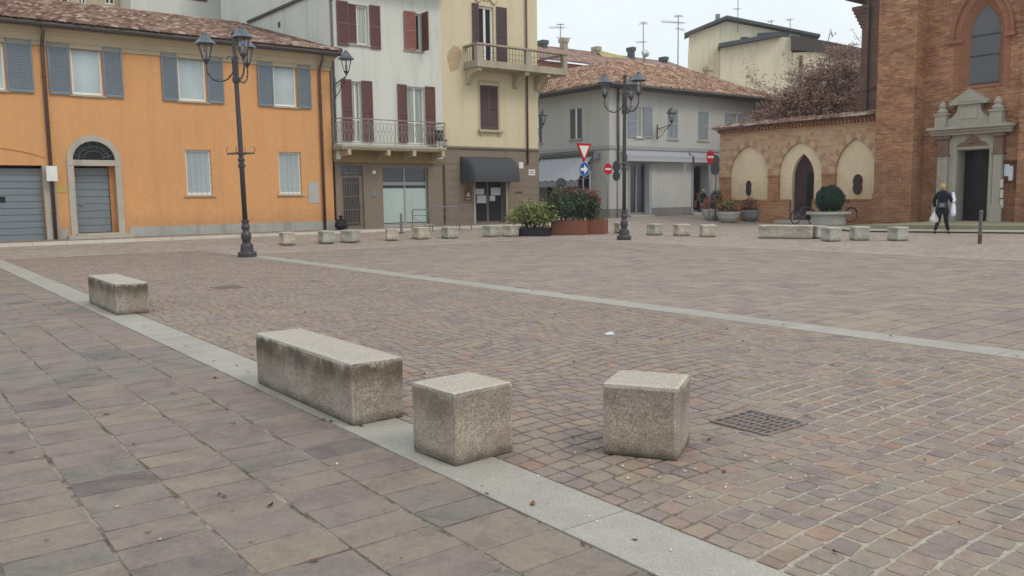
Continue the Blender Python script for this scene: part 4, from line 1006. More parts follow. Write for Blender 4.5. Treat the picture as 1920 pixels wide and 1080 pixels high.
# ================================================================== GREY CORNER HOUSE
F = FacB(32.2, 31.36); X = F.X; G = FacA(31.36, 32.2); Y = G.X       # G: local x along -A, so far end is negative x
house = thing('grey_corner_house', 'two storey grey corner house with blue grey shutters, shop awnings and clay tile roof', 'house', F.loc, F.rot)
x1 = X(1452, 260)[0]; ze = (X(1211, 170)[1]+X(1400, 190)[1])/2; dp = -Y(1000, 250)[0]+9
wr = [F.box(1193, 1206, 203, 260), F.box(1252, 1271, 203, 261), F.box(1309, 1328, 207, 262), F.box(1370, 1384, 212, 258)]
zb = sum(v[2] for v in wr[:3])/3; zt = sum(v[3] for v in wr[:3])/3; wr = [(v[0], v[1], zb, zt) for v in wr]
d1 = F.box(1181, 1216, 306, 403); d2 = F.box(1299, 1330, 310, 398)
m = MB(); wall_panel(m, 0, x1, -.2, ze, [H(v, .14) for v in wr]+[H(d1, .3), H(d2, .8)])
m.quad((x1, 0, -.2), (x1, dp, -.2), (x1, dp, ze), (x1, 0, ze), .5)
def g2(p): return (p[1], -p[0], p[2])          # facade-G local -> house local (x along B, y along A): G.x=-a', G.y=b'
wL = G.box(1069, 1091, 204, 260); wL0 = G.box(1002, 1016, 214, 268); aL = G.box(1006, 1106, 292, 408)
mg = MB(); ymin = Y(995, 250)[0]-7
wall_panel(mg, ymin, 0, -.2, ze, [H(wL, .14), H(wL0, .14), H(aL, 1.0)])
m._a([g2(p) for p in mg.v], mg.f, .5)
m.build('wall', m_grey, house)
pz = X(1250, 389)[1]
for a, b in ((-.02, d1[0]-.125), (d1[1]+.225, d2[0]-.125), (d2[1]+.225, x1)): m = MB(); m.box(a, b, -.025, -.003, -.2, pz); m.build('plinth', m_greyplinth, house)
m = MB(); m.box(-.025, -.003, -.003, -aL[1]-.05, -.2, pz); m.build('plinth', m_greyplinth, house)
sc_z = X(1250, 279)[1]
m = MB(); m.box(-.07, x1, -.07, -.003, sc_z-.1, sc_z+.08, .5); m.box(-.07, -.003, -.003, -ymin, sc_z-.1, sc_z+.08, .5); m.build('string_course', m_greyframe, house)
window(house, wr[0], .12, m_gcurt, m_frame, sill=m_stone, mull=0)
shutter(house, (X(1177, 230)[0], wr[0][0]-.02, zb, zt), m_shutblue, -.02); shutter(house, (wr[0][1]+.02, X(1222, 230)[0], zb, zt), m_shutblue, -.02)
for v in wr[1:3]:
    xm = (v[0]+v[1])/2; w_ = window(house, v, .13, m_gdark, m_frame, sill=m_stone, mull=0)
    shutter(w_, (v[0]+.005, xm-.004, zb, zt), m_shutblue, .03); shutter(w_, (xm+.004, v[1]-.005, zb, zt), m_shutblue, .03)
v = wr[3]; window(house, v, .12, m_gcurt, m_frame, sill=m_stone, mull=0)
shutter(house, (X(1360, 235)[0], v[0]-.02, zb, zt), m_shutblue, -.02); shutter(house, (v[1]+.02, X(1396, 235)[0], zb, zt), m_shutblue, -.02)
# windows of the flank
gl = bpy.data.objects.new('flank', None); 
def flankbuild(mb, name, mat, par=house, **k):
    mb.v = [g2(p) for p in mb.v]; return mb.build(name, mat, par, **k)
for v in (wL, wL0):
    m = MB(); s = .05
    for (a, b) in ((v[0], v[0]+(v[1]-v[0])*.42), (v[0]+(v[1]-v[0])*.58, v[1])):
        m.box(a, b, .02, .06, v[2], v[3])
        for i in range(18): z = v[2]+.06+(v[3]-v[2]-.12)*i/18; m.box(a+.05, b-.05, .012, .021, z, z+.03)
    wd = MB(); wd.box(v[0]+(v[1]-v[0])*.42+.002, v[0]+(v[1]-v[0])*.58-.002, .03, .08, v[2], v[3]); o = flankbuild(wd, 'window', m_frame)
    flankbuild(m, 'shutter', m_signback, o)
    m = MB(); m.quad((v[0], .1, v[2]), (v[1], .1, v[2]), (v[1], .1, v[3]), (v[0], .1, v[3])); flankbuild(m, 'pane', m_gdark, o)
    m = MB(); m.box(v[0]-.1, v[1]+.1, -.09, -.004, v[2]-.09, v[2]-.01); flankbuild(m, 'sill', m_stone, o)
# flank shop: dark front, sloping canvas awning with valance, rail
m = MB(); m.quad((aL[0], .9, aL[2]), (aL[1], .9, aL[2]), (aL[1], .9, aL[3]), (aL[0], .9, aL[3])); o = flankbuild(m, 'shop_front', m_gdark)
m = MB()
for i in range(6): x = aL[0]+(aL[1]-aL[0])*i/5; m.box(x-.04, x+.04, .82, .89, aL[2], aL[3])
m.box(aL[0], aL[1], .81, .885, aL[2]+.9, aL[2]+1.0); flankbuild(m, 'shop_frame', m_taupeframe, o)
yo = -1.15
ax0, ax1 = Y(1003, 320, -.6)[0], Y(1098, 320, -.6)[0]; azt = Y(1060, 293, -.05)[1]; azb = Y(1050, 338, yo)[1]; azv = Y(1050, 350, yo)[1]
m = MB(); n = 16
for i in range(n):
    xa, xb = ax0+(ax1-ax0)*i/n, ax0+(ax1-ax0)*(i+1)/n; wa, wb = (.05 if i % 2 else 0), (0 if i % 2 else .05)
    m._a([(xa, -.05, azt-wa), (xb, -.05, azt-wb), (xb, yo, azb-wb), (xa, yo, azb-wa)], [(0, 1, 2, 3)], .5)
o = flankbuild(m, 'awning', m_awngrey)
m = MB(); m.box(ax0, ax1, yo-.01, yo, azv, azb-.052); flankbuild(m, 'valance', m_awnval, o)
m = MB(); m.bar((ax1-.03, -.03, azt-1.2), (ax1-.03, yo, azb), .02); m.bar((ax0+.5, -.03, azt-1.2), (ax0+.5, yo, azb), .02); flankbuild(m, 'awning_arm', m_galv, o)
m = MB(); m.box(ax0, ax1+.1, -.22, -.004, azt-.04, azt+.14); flankbuild(m, 'awning_box', m_signback, o)
v = Y(1122, 292); m = MB(); m.box(v[0]-.15, v[0]+.15, -.25, -.004, v[1]-.2, v[1]+.16); flankbuild(m, 'alarm_box', m_galv)
# shop doors right facade
for k, (d_, nm) in enumerate(((d1, 'shop_door'), (d2, 'shop_door'))):
    dd = window(house, d_, .28 if k == 0 else .7, m_gdark if k == 0 else m_black, m_galv, mull=1 if k == 0 else 0, fw=.1, name=nm)
    m = MB(); m.box(d_[0]-.12, d_[0]-.002, -.04, -.003, d_[2], d_[3]+.12); m.box(d_[1]+.002, d_[1]+.22, -.04, -.003, d_[2], d_[3]+.12); m.box(d_[0]-.0, d_[1]+.0, -.04, -.003, d_[3]+.002, d_[3]+.12); m.build('door_jamb', m_greyframe, house)
    m = MB(); m.box(d_[0]-.2, d_[1]+.2, -.3, .2, .1, d_[2]-.005); m.build('doorstep', m_stone, house)
for i in range(6):
    m = MB(); x = d2[0]+.15+(d2[1]-d2[0]-.3)*i/5; z = .5+.2*((i*7) % 5); m.box(x-.1, x+.1, .5, .62, z, z+.45); m.build('shelf_goods', m_goods, house)
for (pa, pb) in ((1171, 1293), (1297, 1400)):
    a, b = X(pa, 293, -.3)[0], X(pb, 293, -.3)[0]; za, zb_ = X(1230, 284, -.3)[1], X(1230, 303, -.45)[1]
    m = MB(); m.box(a, b, -.22, -.004, za-.12, za); m._a([(a, -.2, za-.12), (b, -.2, za-.12), (b, -.5, za-.22), (a, -.5, za-.22)], [(0, 1, 2, 3)], .5); m.box(a, b, -.52, -.47, zb_+.22, za-.2); m.box(a, b, -.505, -.495, zb_, zb_+.218)
    m.build('rolled_awning', m_awngrey, house)
xp = X(1157, 230)[0]; m = MB(); m.tube([(xp, -.1, ze), (xp, -.1, X(1157, 303)[1])], .06, 8); m.build('downpipe', m_pipe, house, smooth=True)
# roof
ov = .7
m = MB(); m.box(-ov, x1, -ov, .3, ze, ze+.12); m.box(-ov, .3, -ov, -ymin, ze+.001, ze+.119); m.build('eaves', m_shutplum, house)
m = MB(); m.box(-ov-.08, x1, -ov-.12, -ov-.001, ze+.06, ze+.16); m.box(-ov-.12, -ov-.001, -ov-.12, -ymin, ze+.061, ze+.159); m.build('gutter', m_pipe, house)
# slope from ridge picture height: try rises until the ridge projects on the photo's ridge
best = None
rr_ = ray(1250, 128)
for run in [x*.1 for x in range(30, 90)]:
    t = (32.2+run)/rr_.dot(AD); z = HC+t*rr_.z; sl_ = (z-ze-.15)/(run+ov)
    if best is None or abs(sl_-.36) < abs(best[1]-.36): best = (run, sl_, z)
run, slp, zr = best
O = Vector((-ov, -ov, ze+.15)); S = (run+ov)*math.sqrt(1+slp*slp); Lr = x1+ov
m = MB(); uR = Vector((0, 1, slp)); uL = Vector((1, 0, slp)); k_ = 1/math.sqrt(1+slp*slp)
coppi(m, O, (1, 0, 0), uR, Lr, S, clip=lambda s, t: s > t*k_-.05)
LL = -ymin+ov
coppi(m, O, (0, 1, 0), uL, LL, S, clip=lambda s, t: s > t*k_-.05)
rr = run+ov; A0 = O; A1 = O+Vector((Lr, 0, 0)); A2 = O+Vector((Lr, rr, rr*slp)); A3 = O+Vector((rr, rr, rr*slp)); A4 = O+Vector((rr, LL, rr*slp)); A5 = O+Vector((0, LL, 0))
m._a([A0, A1, A2, A3], [(0, 1, 2, 3)], .1); m._a([A0, A3, A4, A5], [(0, 1, 2, 3)], .1); m._a([A2, A3, A3+Vector((0, 3, -1)), A2+Vector((0, 3, -1))], [(0, 1, 2, 3)], .1)
nn = int((A3-A0).length/.4)
for i in range(nn): p = A0+(A3-A0)*i/nn+Vector((0, 0, .04)); m.bar(p, p+(A3-A0)/nn*1.05, .11, 8, .09)
nn = int((A2-A3).length/.4)
for i in range(nn): p = A3+(A2-A3)*i/nn+Vector((0, 0, .04)); m.bar(p, p+(A2-A3)/nn*1.05, .11, 8, .1)
rf = m.build('roof', m_roofg, house)
v = FacB(32.2+run*.8, 31.36).X(1328, 139); m = MB(); y_ = run*.8; zc_ = ze+.15+(y_+ov)*slp
m.box(v[0]-.25, v[0]+.25, y_-.2, y_+.2, zc_-.3, zc_+.35); m.box(v[0]-.32, v[0]+.32, y_-.27, y_+.27, zc_+.351, zc_+.6); m.build('chimney', m_cornice, rf)
# ================================================================== ARCADE WALL
F = FacA(36.0, 24.); X = F.X
wall_ = thing('arcade_wall', 'low brick wall with three blind pointed arches, the middle one with a dark door', 'wall', F.loc, F.rot)
x0 = X(1349, 330)[0]; x1 = X(1650, 330)[0]; zt = (X(1349, 254)[1]+X(1640, 223)[1])/2
def bxm(a, b, t, bt): v = F.box(a, b, t, bt); return v
A1_ = bxm(1368, 1440, 274, 375); A2_ = bxm(1460, 1541, 264, 375); A3_ = bxm(1566, 1642, 257, 375)
zs_ = X(1500, 374.5)[1]; za = (A1_[3]+A2_[3]+A3_[3])/3
ar = [(a[0], a[1], zs_, za) for a in (A1_, A2_, A3_)]
hA = 1.55; zc = X(1450, 330)[1]
m = MB(); wall_panel(m, x0, x1, zc+.0, zt, [dict(x=(a[0], a[1]), z=(zc-1, za), d=.14, arch=hA) for a in ar if True] if False else [dict(x=(a[0], a[1]), z=(zc, za), d=.138, nobot=1, arch=min(hA, za-zc)) for a in ar])
m.quad((x0, 0, -.1), (x0, .45, -.1), (x0, .45, zt), (x0, 0, zt), .5); m.quad((x0, .45, -.1), (x1, .45, -.1), (x1, .45, zt), (x0, .45, zt), .5)
m.build('upper_wall', m_archwall, wall_)
m = MB(); xs = [x0]+[v for a in ar for v in (a[0], a[1])]+[x1]
for i in range(0, 8, 2):
    a, b = xs[i], xs[i+1]
    if b > a+.02: m.box(a, b, -.0, .14, zs_, zc-.001)
m.box(x0, x1, -.03, .3, -.1, zs_-.001) if False else None
dr_ = bxm(1482, 1523, 288, 410)
m.box(x0, dr_[0]-.02, -.03, .3, -.1, zs_-.001); m.box(dr_[1]+.02, x1, -.03, .3, -.1, zs_-.001)
m.build('lower_wall', m_archlow, wall_)
m = MB(); m.box(x0-.02, dr_[0]-.1, -.06, .1, zs_-.05, zs_+.02); m.box(dr_[1]+.1, x1, -.06, .1, zs_-.05, zs_+.02)
for i in range(0, 8, 2):
    if xs[i+1] > xs[i]+.02: m.box(xs[i]-.03, xs[i+1]+.03, -.04, .142, zc-.05, zc+.04)
m.build('moulding', m_archlow, wall_)
# plaster in the niches, door opening in the middle one
m = MB()
zd0 = .16
for i, a in enumerate(ar):
    if i != 1: m.quad((a[0]-.05, .139, zs_-.1), (a[1]+.05, .139, zs_-.1), (a[1]+.05, .139, za+.05), (a[0]-.05, .139, za+.05), .5)
    else: wall_panel(m, a[0]-.05, a[1]+.05, 0, za+.05, [dict(x=(dr_[0], dr_[1]), z=(zd0, dr_[3]), d=.3, arch=1.15)], y=.139)
m.build('niche_plaster', m_niche, wall_)
m = MB()
for a in ar:                                               # voussoirs
    P2_ = arc_pts(a[0], a[1], max(zc, za-hA), min(hA, za-zc), 8); th = .27
    P1_ = arc_pts(a[0]-th, a[1]+th, max(zc, za-hA), min(hA, za-zc)+th, 8)
    for i in range(len(P1_)-1):
        s, t, u_, v = P1_[i], P1_[i+1], P2_[i+1], P2_[i]
        if max(s[0], t[0]) > x1: continue
        tn = random.uniform(0, .4) if i % 2 else random.uniform(.6, 1)
        m._a([(s[0], -.012, s[1]), (t[0], -.012, t[1]), (u_[0], -.012, u_[1]), (v[0], -.012, v[1]), (s[0], 0, s[1]), (t[0], 0, t[1]), (u_[0], .05, u_[1]), (v[0], .05, v[1])], [(0,1,2,3), (0,4,5,1), (3,2,6,7)], tn)
    z = max(zc, za-hA)
    n = int((z-zc)/.25)
m.build('arch_ring', m_vous, wall_)
m = MB()                                                   # bands of red brick
for zz in (zt-.42, zt-.95, zt-1.45):
    segs = []; 
    for i in range(0, 8, 2):
        pass
    xx = x0
    while xx < x1:
        inside = any(a[0]-.34 < xx+.1 < a[1]+.34 and zz < (za-.0) - 1.9*abs((xx+.1-(a[0]+a[1])/2)/((a[1]-a[0])/2+.3))**2.0 + .4 for a in ar)
        if not inside: m.box(xx, min(xx+.2, x1), -.006, -.001, zz, zz+.13)
        xx += .2
m.build('red_band', m_vous, wall_)
m = MB(); P_ = arc_pts(dr_[0], dr_[1], dr_[3]-1.15, 1.15, 10); m.poly([(x, .36, z) for x, z in P_]+[(dr_[1], .36, zd0), (dr_[0], .36, zd0)]); dl = m.build('door', m_plumdoor, wall_)
xm = (dr_[0]+dr_[1])/2+.1; zdd = X(1510, 324)[1]; m = MB(); m.box(xm, dr_[1], .345, .355, zd0, zdd); m.build('open_wicket', m_black, dl)
m = MB()
for k in range(12): z = zd0+.25*k; m.box(dr_[0], xm-.02, .35, .3585, z, z+.235)
m.build('boards', m_plumdoor, dl)
m = MB(); m.box(dr_[0]-.5, dr_[1]+.5, -.55, .15, .0, zd0); m.build('doorstep', m_stone, wall_)
def quatre(m, cx, cz, w, h, y0, y1):                      # elongated four lobed oculus
    pts = []
    for k in range(40):
        t = 2*PI*k/40; r = 1+.16*math.cos(4*t)
        x = w*(abs(math.cos(t))**.9*(1 if math.cos(t) > 0 else -1))*(.78+.22*min(1, abs(abs(math.sin(t))-0)*2.2)); pts.append((cx+x, cz+h*math.sin(t)))
    m.prism(pts, y0, y1)
for px, py, hh_, ww in ((1404.5, 353, .40, .19), (1609, 346, .47, .27)):
    c = X(px, py, .14); m = MB(); quatre(m, c[0], c[1], ww*1.3, hh_*1.12, .11, .138); o = m.build('oculus', m_frame if False else m_niche, wall_)
    m = MB(); quatre(m, c[0], c[1], ww, hh_, .09, .109); m.build('oculus_pane', m_plumdoor, o)
# coping with tiles
m = MB()
for i in range(3): m.box(x0-.05*i, x1, -.06-.06*i, .45+.05*i, zt+.07*i, zt+.07*(i+1)-.002)
xx = x0
while xx < x1: m.box(xx, xx+.09, -.22, .0, zt+.0, zt+.14); xx += .19
m.build('dentil_cornice', m_archlow, wall_)
m = MB(); coppi(m, (x0-.25, -.42, zt+.22), (1, 0, 0), (0, 1, .28), x1-x0+.25, .95, sp=.2); m.quad((x0-.25, -.42, zt+.212), (x1, -.42, zt+.212), (x1, .5, zt+.46), (x0-.25, .5, zt+.46), .1); m.quad((x0-.25, -.42, zt+.19), (x1, -.42, zt+.19), (x1, .5, zt+.212), (x0-.25, .5, zt+.212), .1); m.build('coping', m_roof, wall_)
# ================================================================== CHURCH
F = FacA(35.5, 18.); X = F.X
ch = thing('brick_church', 'old brick church front with pointed window and carved grey stone portal at the right edge', 'church', F.loc, F.rot)
yB = -.9
bxl = X(1642, 230, yB)[0]; bxr = X(1713, 230, yB)[0]
xr = bxr+9.; wz = F.box(1812, 1868, 8, 156); zap = X(1843, 8)[1]; wz = (X(1813, 110)[0], X(1868, 110)[0], (X(1810, 159)[1]+X(1866, 153)[1])/2, zap)
do = F.box(1796, 1858, 280, 416); do = (X(1796, 350)[0], X(1857, 350)[0], .24, (X(1797, 281)[1]+X(1856, 279)[1])/2)
ZT = 16.
hw = (wz[1]-wz[0])/2; harch = hw*2.1
m = MB(); wall_panel(m, bxr-.1, xr, -.1, ZT, [dict(x=(wz[0]-.28, wz[1]+.28), z=(wz[2]-.2, wz[3]+.45), d=.25, arch=harch+.4), H(do, .5)])
m.quad((xr, 0, -.1), (xr, 12, -.1), (xr, 12, ZT), (xr, 0, ZT), .5)
m.build('wall', m_brick, ch)
m = MB(); m.box(bxl, bxr, yB, .6, -.1, ZT); m.build('buttress', m_brick, ch)
m = MB(); m.box(bxl-.04, bxr+.04, yB-.06, .0, -.1, X(1680, 362, yB)[1], .5); m.build('buttress_plinth', m_brick, ch)
m = MB(); m.box(bxr+.04, do[0]-.75, -.07, -.001, -.1, X(1740, 364)[1]); m.build('plinth', m_brick, ch); m = MB(); m.box(do[1]+1.0, xr, -.07, -.001, -.1, X(1740, 364)[1]); m.build('plinth', m_brick, ch)
m = MB(); m.box(bxr+5.25, bxr+6.4, -.35, -.001, -.1, ZT)  # next pilaster near the right edge
xx = X(1916, 250)[0]; m = MB(); m.box(xx, xx+1.2, -.3, -.001, -.1, ZT); m.build('pilaster', m_brick, ch)
# side part of the church behind the buttress with a flared cornice
H_ = FacA(37.2, 18.); sx0 = H_.X(1614, 120)[0]; zc_ = H_.X(1614, 12)[1]
m = MB(); m.box(sx0, bxl+.3, 1.7, 6, -.1, zc_+.3); m.box(sx0+.32, bxl+.31, 1.45, 1.699, -.1, zc_+.2)
for i in range(6): m.box(sx0-.06*i-.06, bxl+.3, 1.66-.05*i, 6, zc_-1.0+.16*i, zc_-1.0+.16*(i+1)+.001*i)
m.build('side_chapel', m_brickdark, ch)
m = MB(); m.box(sx0-.6, bxl+.3, 1.2, 6, zc_+.301, zc_+.42); m.build('side_roof', m_gutter, ch)
m = MB(); xq = H_.X(1627, 150, -.3)[0]; m.tube([(xq, 1.36, zc_), (xq, 1.36, 4)], .05, 8); z_ = H_.X(1627, 172)[1]; m.bar((xq-.5, 1.36, z_), (xq+.6, 1.3, z_+.12), .03); m.build('downpipe', m_gutter, ch)
# window: smooth red brick reveal, hood mould, leaded glazing
m = MB(); n = 10; zs = wz[3]-harch
I = [(wz[0], wz[2])]+arc_pts(wz[0], wz[1], zs, harch, n)+[(wz[1], wz[2])]
Oo = [(wz[0]-.28, wz[2]-.18)]+arc_pts(wz[0]-.28, wz[1]+.28, zs, harch+.42, n)+[(wz[1]+.28, wz[2]-.18)]
Q_ = [(wz[0]-.5, wz[2]-.28)]+arc_pts(wz[0]-.5, wz[1]+.5, zs, harch+.78, n)+[(wz[1]+.5, wz[2]-.28)]
for i in range(len(I)-1):
    a, b, c, d = Oo[i], Oo[i+1], I[i+1], I[i]; m._a([(a[0], .0, a[1]), (b[0], .0, b[1]), (c[0], .3, c[1]), (d[0], .3, d[1])], [(0, 1, 2, 3)], .5)
    a, b, c, d = Q_[i], Q_[i+1], Oo[i+1], Oo[i]; m._a([(a[0], -.02, a[1]), (b[0], -.02, b[1]), (c[0], -.02, c[1]), (d[0], -.02, d[1]), (a[0], 0, a[1]), (b[0], 0, b[1]), (c[0], 0, c[1]), (d[0], 0, d[1])], [(0, 1, 2, 3), (0, 4, 5, 1), (3, 2, 6, 7)], .5)
m.quad((wz[0]-.28, 0, wz[2]-.18), (wz[1]+.28, 0, wz[2]-.18), (wz[1], .3, wz[2]), (wz[0], .3, wz[2]), .5)
sur = m.build('window_surround', m_brickred, ch)
m = MB(); HM = arc_pts(wz[0]-.58, wz[1]+.58, zs, harch+.88, n)
m.tube([(HM[0][0], -.08, HM[0][1]-.1)]+[(x, -.08, z) for x, z in HM]+[(HM[-1][0], -.08, HM[-1][1]-.1)], .085, 6); m.box(HM[0][0]-.12, HM[0][0]+.45, -.16, -.02, zs-.22, zs-.06); m.box(HM[-1][0]-.25, HM[-1][0]+.12, -.16, -.02, zs-.22, zs-.06)
m.build('hood_mould', m_brickred, ch)
m = MB(); m.box(wz[0]-.6, wz[1]+.6, .31, .33, wz[2]-.5, wz[3]+.8); m.build('backing', m_black, ch)
m = MB(); m.poly([(x, .29, z) for x, z in I]); wn = m.build('window', m_gchurch, ch)
m = MB()
for k in (.0, .36, .62): z = wz[2]+(wz[3]-wz[2])*k+.02; m.box(wz[0]+.02, wz[1]-.02, .26, .288, z-.02, z+.02)
m.build('glazing_bar', m_gutter, wn)
# portal
pt = MB(); px = lambda u, v=350, y=0: X(u, v, y)[0]; pzz = lambda v, u=1825, y=0: X(u, v, y)[1]
l0, l1, l2 = px(1762), px(1781), do[0]; r0, r1 = do[1], px(1866); r2 = px(1882)
zc0 = (X(1760, 249, -.4)[1]+X(1890, 243, -.4)[1])/2
zk0 = (X(1770, 293)[1]+X(1877, 289)[1])/2; zk1 = (X(1770, 257)[1]+X(1877, 254)[1])/2
pt.box(l0, l1, -.32, -.001, .24, zk0); pt.box(r1, r2, -.32, -.001, .24, zk0)
pt.box(l1+.001, l2+.02, -.2, .48, .24, zc0-.02); pt.box(r0-.02, r1-.001, -.2, .48, .24, zc0-.02); pt.box(l2+.021, r0-.021, -.2, .47, do[3]-.02, zc0-.02)
pt.box(l2+.001, r0-.001, -.25, -.201, do[3]-.0, do[3]+.14); pt.box(l2-.14, l2, -.25, -.201, .24, do[3]+.14); pt.box(r0, r0+.14, -.25, -.201, .24, do[3]+.14)
pt.box(l0-.1, l1+.05, -.42, -.321, .24, .9); pt.box(r1-.05, r2+.1, -.42, -.321, .24, .9)
portal = pt.build('portal', m_portal, ch, bevel=.01)
m = MB()
for (a, b) in ((l0, l1), (r1, r2)):
    m.box(a, b, -.31, -.001, zk0+.06, zk1-.06); m.box(a-.06, b+.06, -.38, -.001, zk0+.0, zk0+.06); m.box(a-.1, b+.1, -.42, -.001, zk1-.06, zk1+.04); m.box(a-.02, b+.02, -.36, -.001, zk1+.041, zc0-.1)
# carved relief over the door
c0 = px(1824); zr0 = (pzz(275)+.0); pr = [(c0-.62, zr0), (c0+.62, zr0), (c0+.5, zr0+.14), (c0+.3, zr0+.2), (c0+.18, zr0+.36), (c0, zr0+.44), (c0-.18, zr0+.36), (c0-.3, zr0+.2), (c0-.5, zr0+.14)]
m.prism(pr, -.26, -.201); m.lathe([(.02, -.1), (.12, -.05), (.12, .05), (.02, .1)], (c0, -.27, zr0+.2), 10)
m.build('carved_capital', m_portalbrown, portal)
m = MB(); zc1 = zc0+.02
cw0, cw1 = l0-.35, r2+.4
for k, (dy, h) in enumerate(((.42, .1), (.52, .1), (.66, .12))): m.box(cw0+.3-dy*.45, cw1-.3+dy*.45, -dy, -.001, zc0-.1+.11*k, zc0-.1+.11*k+.108)
zt1 = zc0+.24
cxm = (px(1800, 210)+px(1846, 210))/2
zp0, zp1 = pzz(196), pzz(176)
# stepped scroll-sided attic block
wlo_, whi = 1.3, .44; prof = []
for k in range(11): t = k/10; prof.append((whi+(wlo_-whi)*(1-math.sin(t*PI/2))**1.9, zt1+.12+(zp0-zt1-.12)*t))
m.prism([(cxm-wlo_-.1, zt1)]+[(cxm+wlo_+.1, zt1)]+[(cxm+w_, z) for w_, z in prof]+[(cxm-w_, z) for w_, z in reversed(prof)], -.3, -.001)
m.box(cxm-.34, cxm+.34, -.33, -.301, zt1+.28, zp0-.15)
m.prism([(cxm-.72, zp0), (cxm+.72, zp0), (cxm+.74, zp0+.1), (cxm, zp1+.18), (cxm-.74, zp0+.1)], -.42, -.001)
m.prism([(cxm-.4, zp0+.1), (cxm+.4, zp0+.1), (cxm, zp0+.3)], -.45, -.421)
for cx_ in (px(1773, 215), px(1876, 215)):
    m.box(cx_-.22, cx_+.22, -.45, -.05, zt1, zt1+.48); m.box(cx_-.27, cx_+.27, -.5, -.02, zt1+.481, zt1+.55); m.lathe([(.2, 0), (.24, .08), (.12, .2), (.16, .3), (.1, .42), (.03, .5)], (cx_, -.26, zt1+.55), 10)
m.build('cornice_and_pediment', m_portal, portal)
m = MB(); m.quad((do[0]+.0, .49, .2), (do[1], .49, .2), (do[1], .49, do[3]), (do[0], .49, do[3]), .3); dr2 = m.build('door', m_doorwood, ch)
m = MB(); m.box(do[0]+.42, do[1], .40, .47, .24, do[3]-.02); 
m.build('open_leaf', m_black, dr2)
m = MB(); m.box(do[1]-.42, do[1]-.05, .3, .36, .26, do[3]-.04)
for k in range(5): m.box(do[1]-.38, do[1]-.09, .285, .299, .4+.55*k, .4+.55*k+.42)
m.build('door_leaf', m_doorwood, dr2)
m = MB(); m.box(l0-.2, r2+.2, -.55, .45, .2, .239); m.build('threshold', m_portal, ch)
# notice boards
nb = F.box(1884, 1908, 304, 356); m = thing('notice_board', 'brown timber notice board with paper sheets right of the church portal', 'notice board', F.loc+Vector((math.cos(F.rot), math.sin(F.rot), 0))*nb[0]+Vector((0, 0, nb[2])), F.rot)
t = m; w_, h_ = nb[1]-nb[0], nb[3]-nb[2]
m = MB(); m.box(0, w_, -.1, -.02, .3, h_); m.box(-.05, w_+.05, -.16, -.01, h_+.001, h_+.08); m.box(w_*.8, w_, -.1, -.02, 0, .299); m.build('board', paint('board_brown', (98, 62, 48), .7, .2), t, bevel=.01)
for (a, b, c, d) in ((.02, .42, .5, .93), (.38, .72, .34, .86)): m = MB(); m.box(w_*a, w_*b, -.108-.004*a, -.101, h_*c, h_*d); m.build('sheet', m_paper, t)
for k, (ya, yb_) in enumerate(((336, 352), (356, 371), (373.5, 389))):
    v = F.box(1882.5, 1888.5, ya, yb_); m = MB(); m.box(0, v[1]-v[0], -.03, 0, 0, v[3]-v[2]); o = m.build('notice', paint('pinkish_paper%d' % k, (206, 190, 186), .8, .04))
    o.location = F.loc+Vector((math.cos(F.rot), math.sin(F.rot), 0))*v[0]-Vector((math.cos(TB), math.sin(TB), 0))*.34+Vector((0, 0, v[2])); o.rotation_euler = (0, 0, F.rot)
    tag(o, ['small pale notice sheet right of the church portal, topmost of three', 'small pale notice sheet right of the church portal, middle of three', 'small pale notice sheet right of the church portal, lowest of three'][k], 'notice', 'notices beside the church portal')
# ================================================================== BUILDINGS BEHIND
def tri_w(F_, px, py): v = F_.X(px, py); return v
# cream apartment block behind the grey house
F = FacV(1292, 120, 74., -.2); X = F.X
cr = thing('cream_house', 'tall cream house with a dark terrace roof, rising behind the grey corner house', 'house', F.loc, F.rot)
p = lambda a, b: X(a, b)
pk = [p(1292, 200), p(1292, 66), p(1362, 40), p(1500, 66), p(1500, 200)]
m = MB(); zf = 5
m.prism([(pk[0][0], zf), (pk[4][0], zf), (pk[3][0], pk[3][1]), (pk[2][0], pk[2][1]), (pk[1][0], pk[1][1])], 0, 12); m.build('wall', m_cream, cr)
m = MB(); e0, e1, e2 = p(1283, 70), p(1362, 37), p(1536, 71)
m._a([(e0[0], -.6, e0[1]), (e1[0], -.6, e1[1]), (e2[0], -.6, e2[1]), (e0[0], 1.0, e0[1]), (e1[0], 1.0, e1[1]), (e2[0], 1.0, e2[1]), (e0[0], -.6, e0[1]+.25), (e1[0], -.6, e1[1]+.25), (e2[0], -.6, e2[1]+.2), (e0[0], 1.0, e0[1]+.25), (e1[0], 1.0, e1[1]+.25), (e2[0], 1.0, e2[1]+.2)],
     [(0,1,4,3),(1,2,5,4),(6,7,10,9),(7,8,11,10),(0,1,7,6),(1,2,8,7),(0,3,9,6),(2,5,11,8)], .5)
m.build('roof', m_signback, cr)
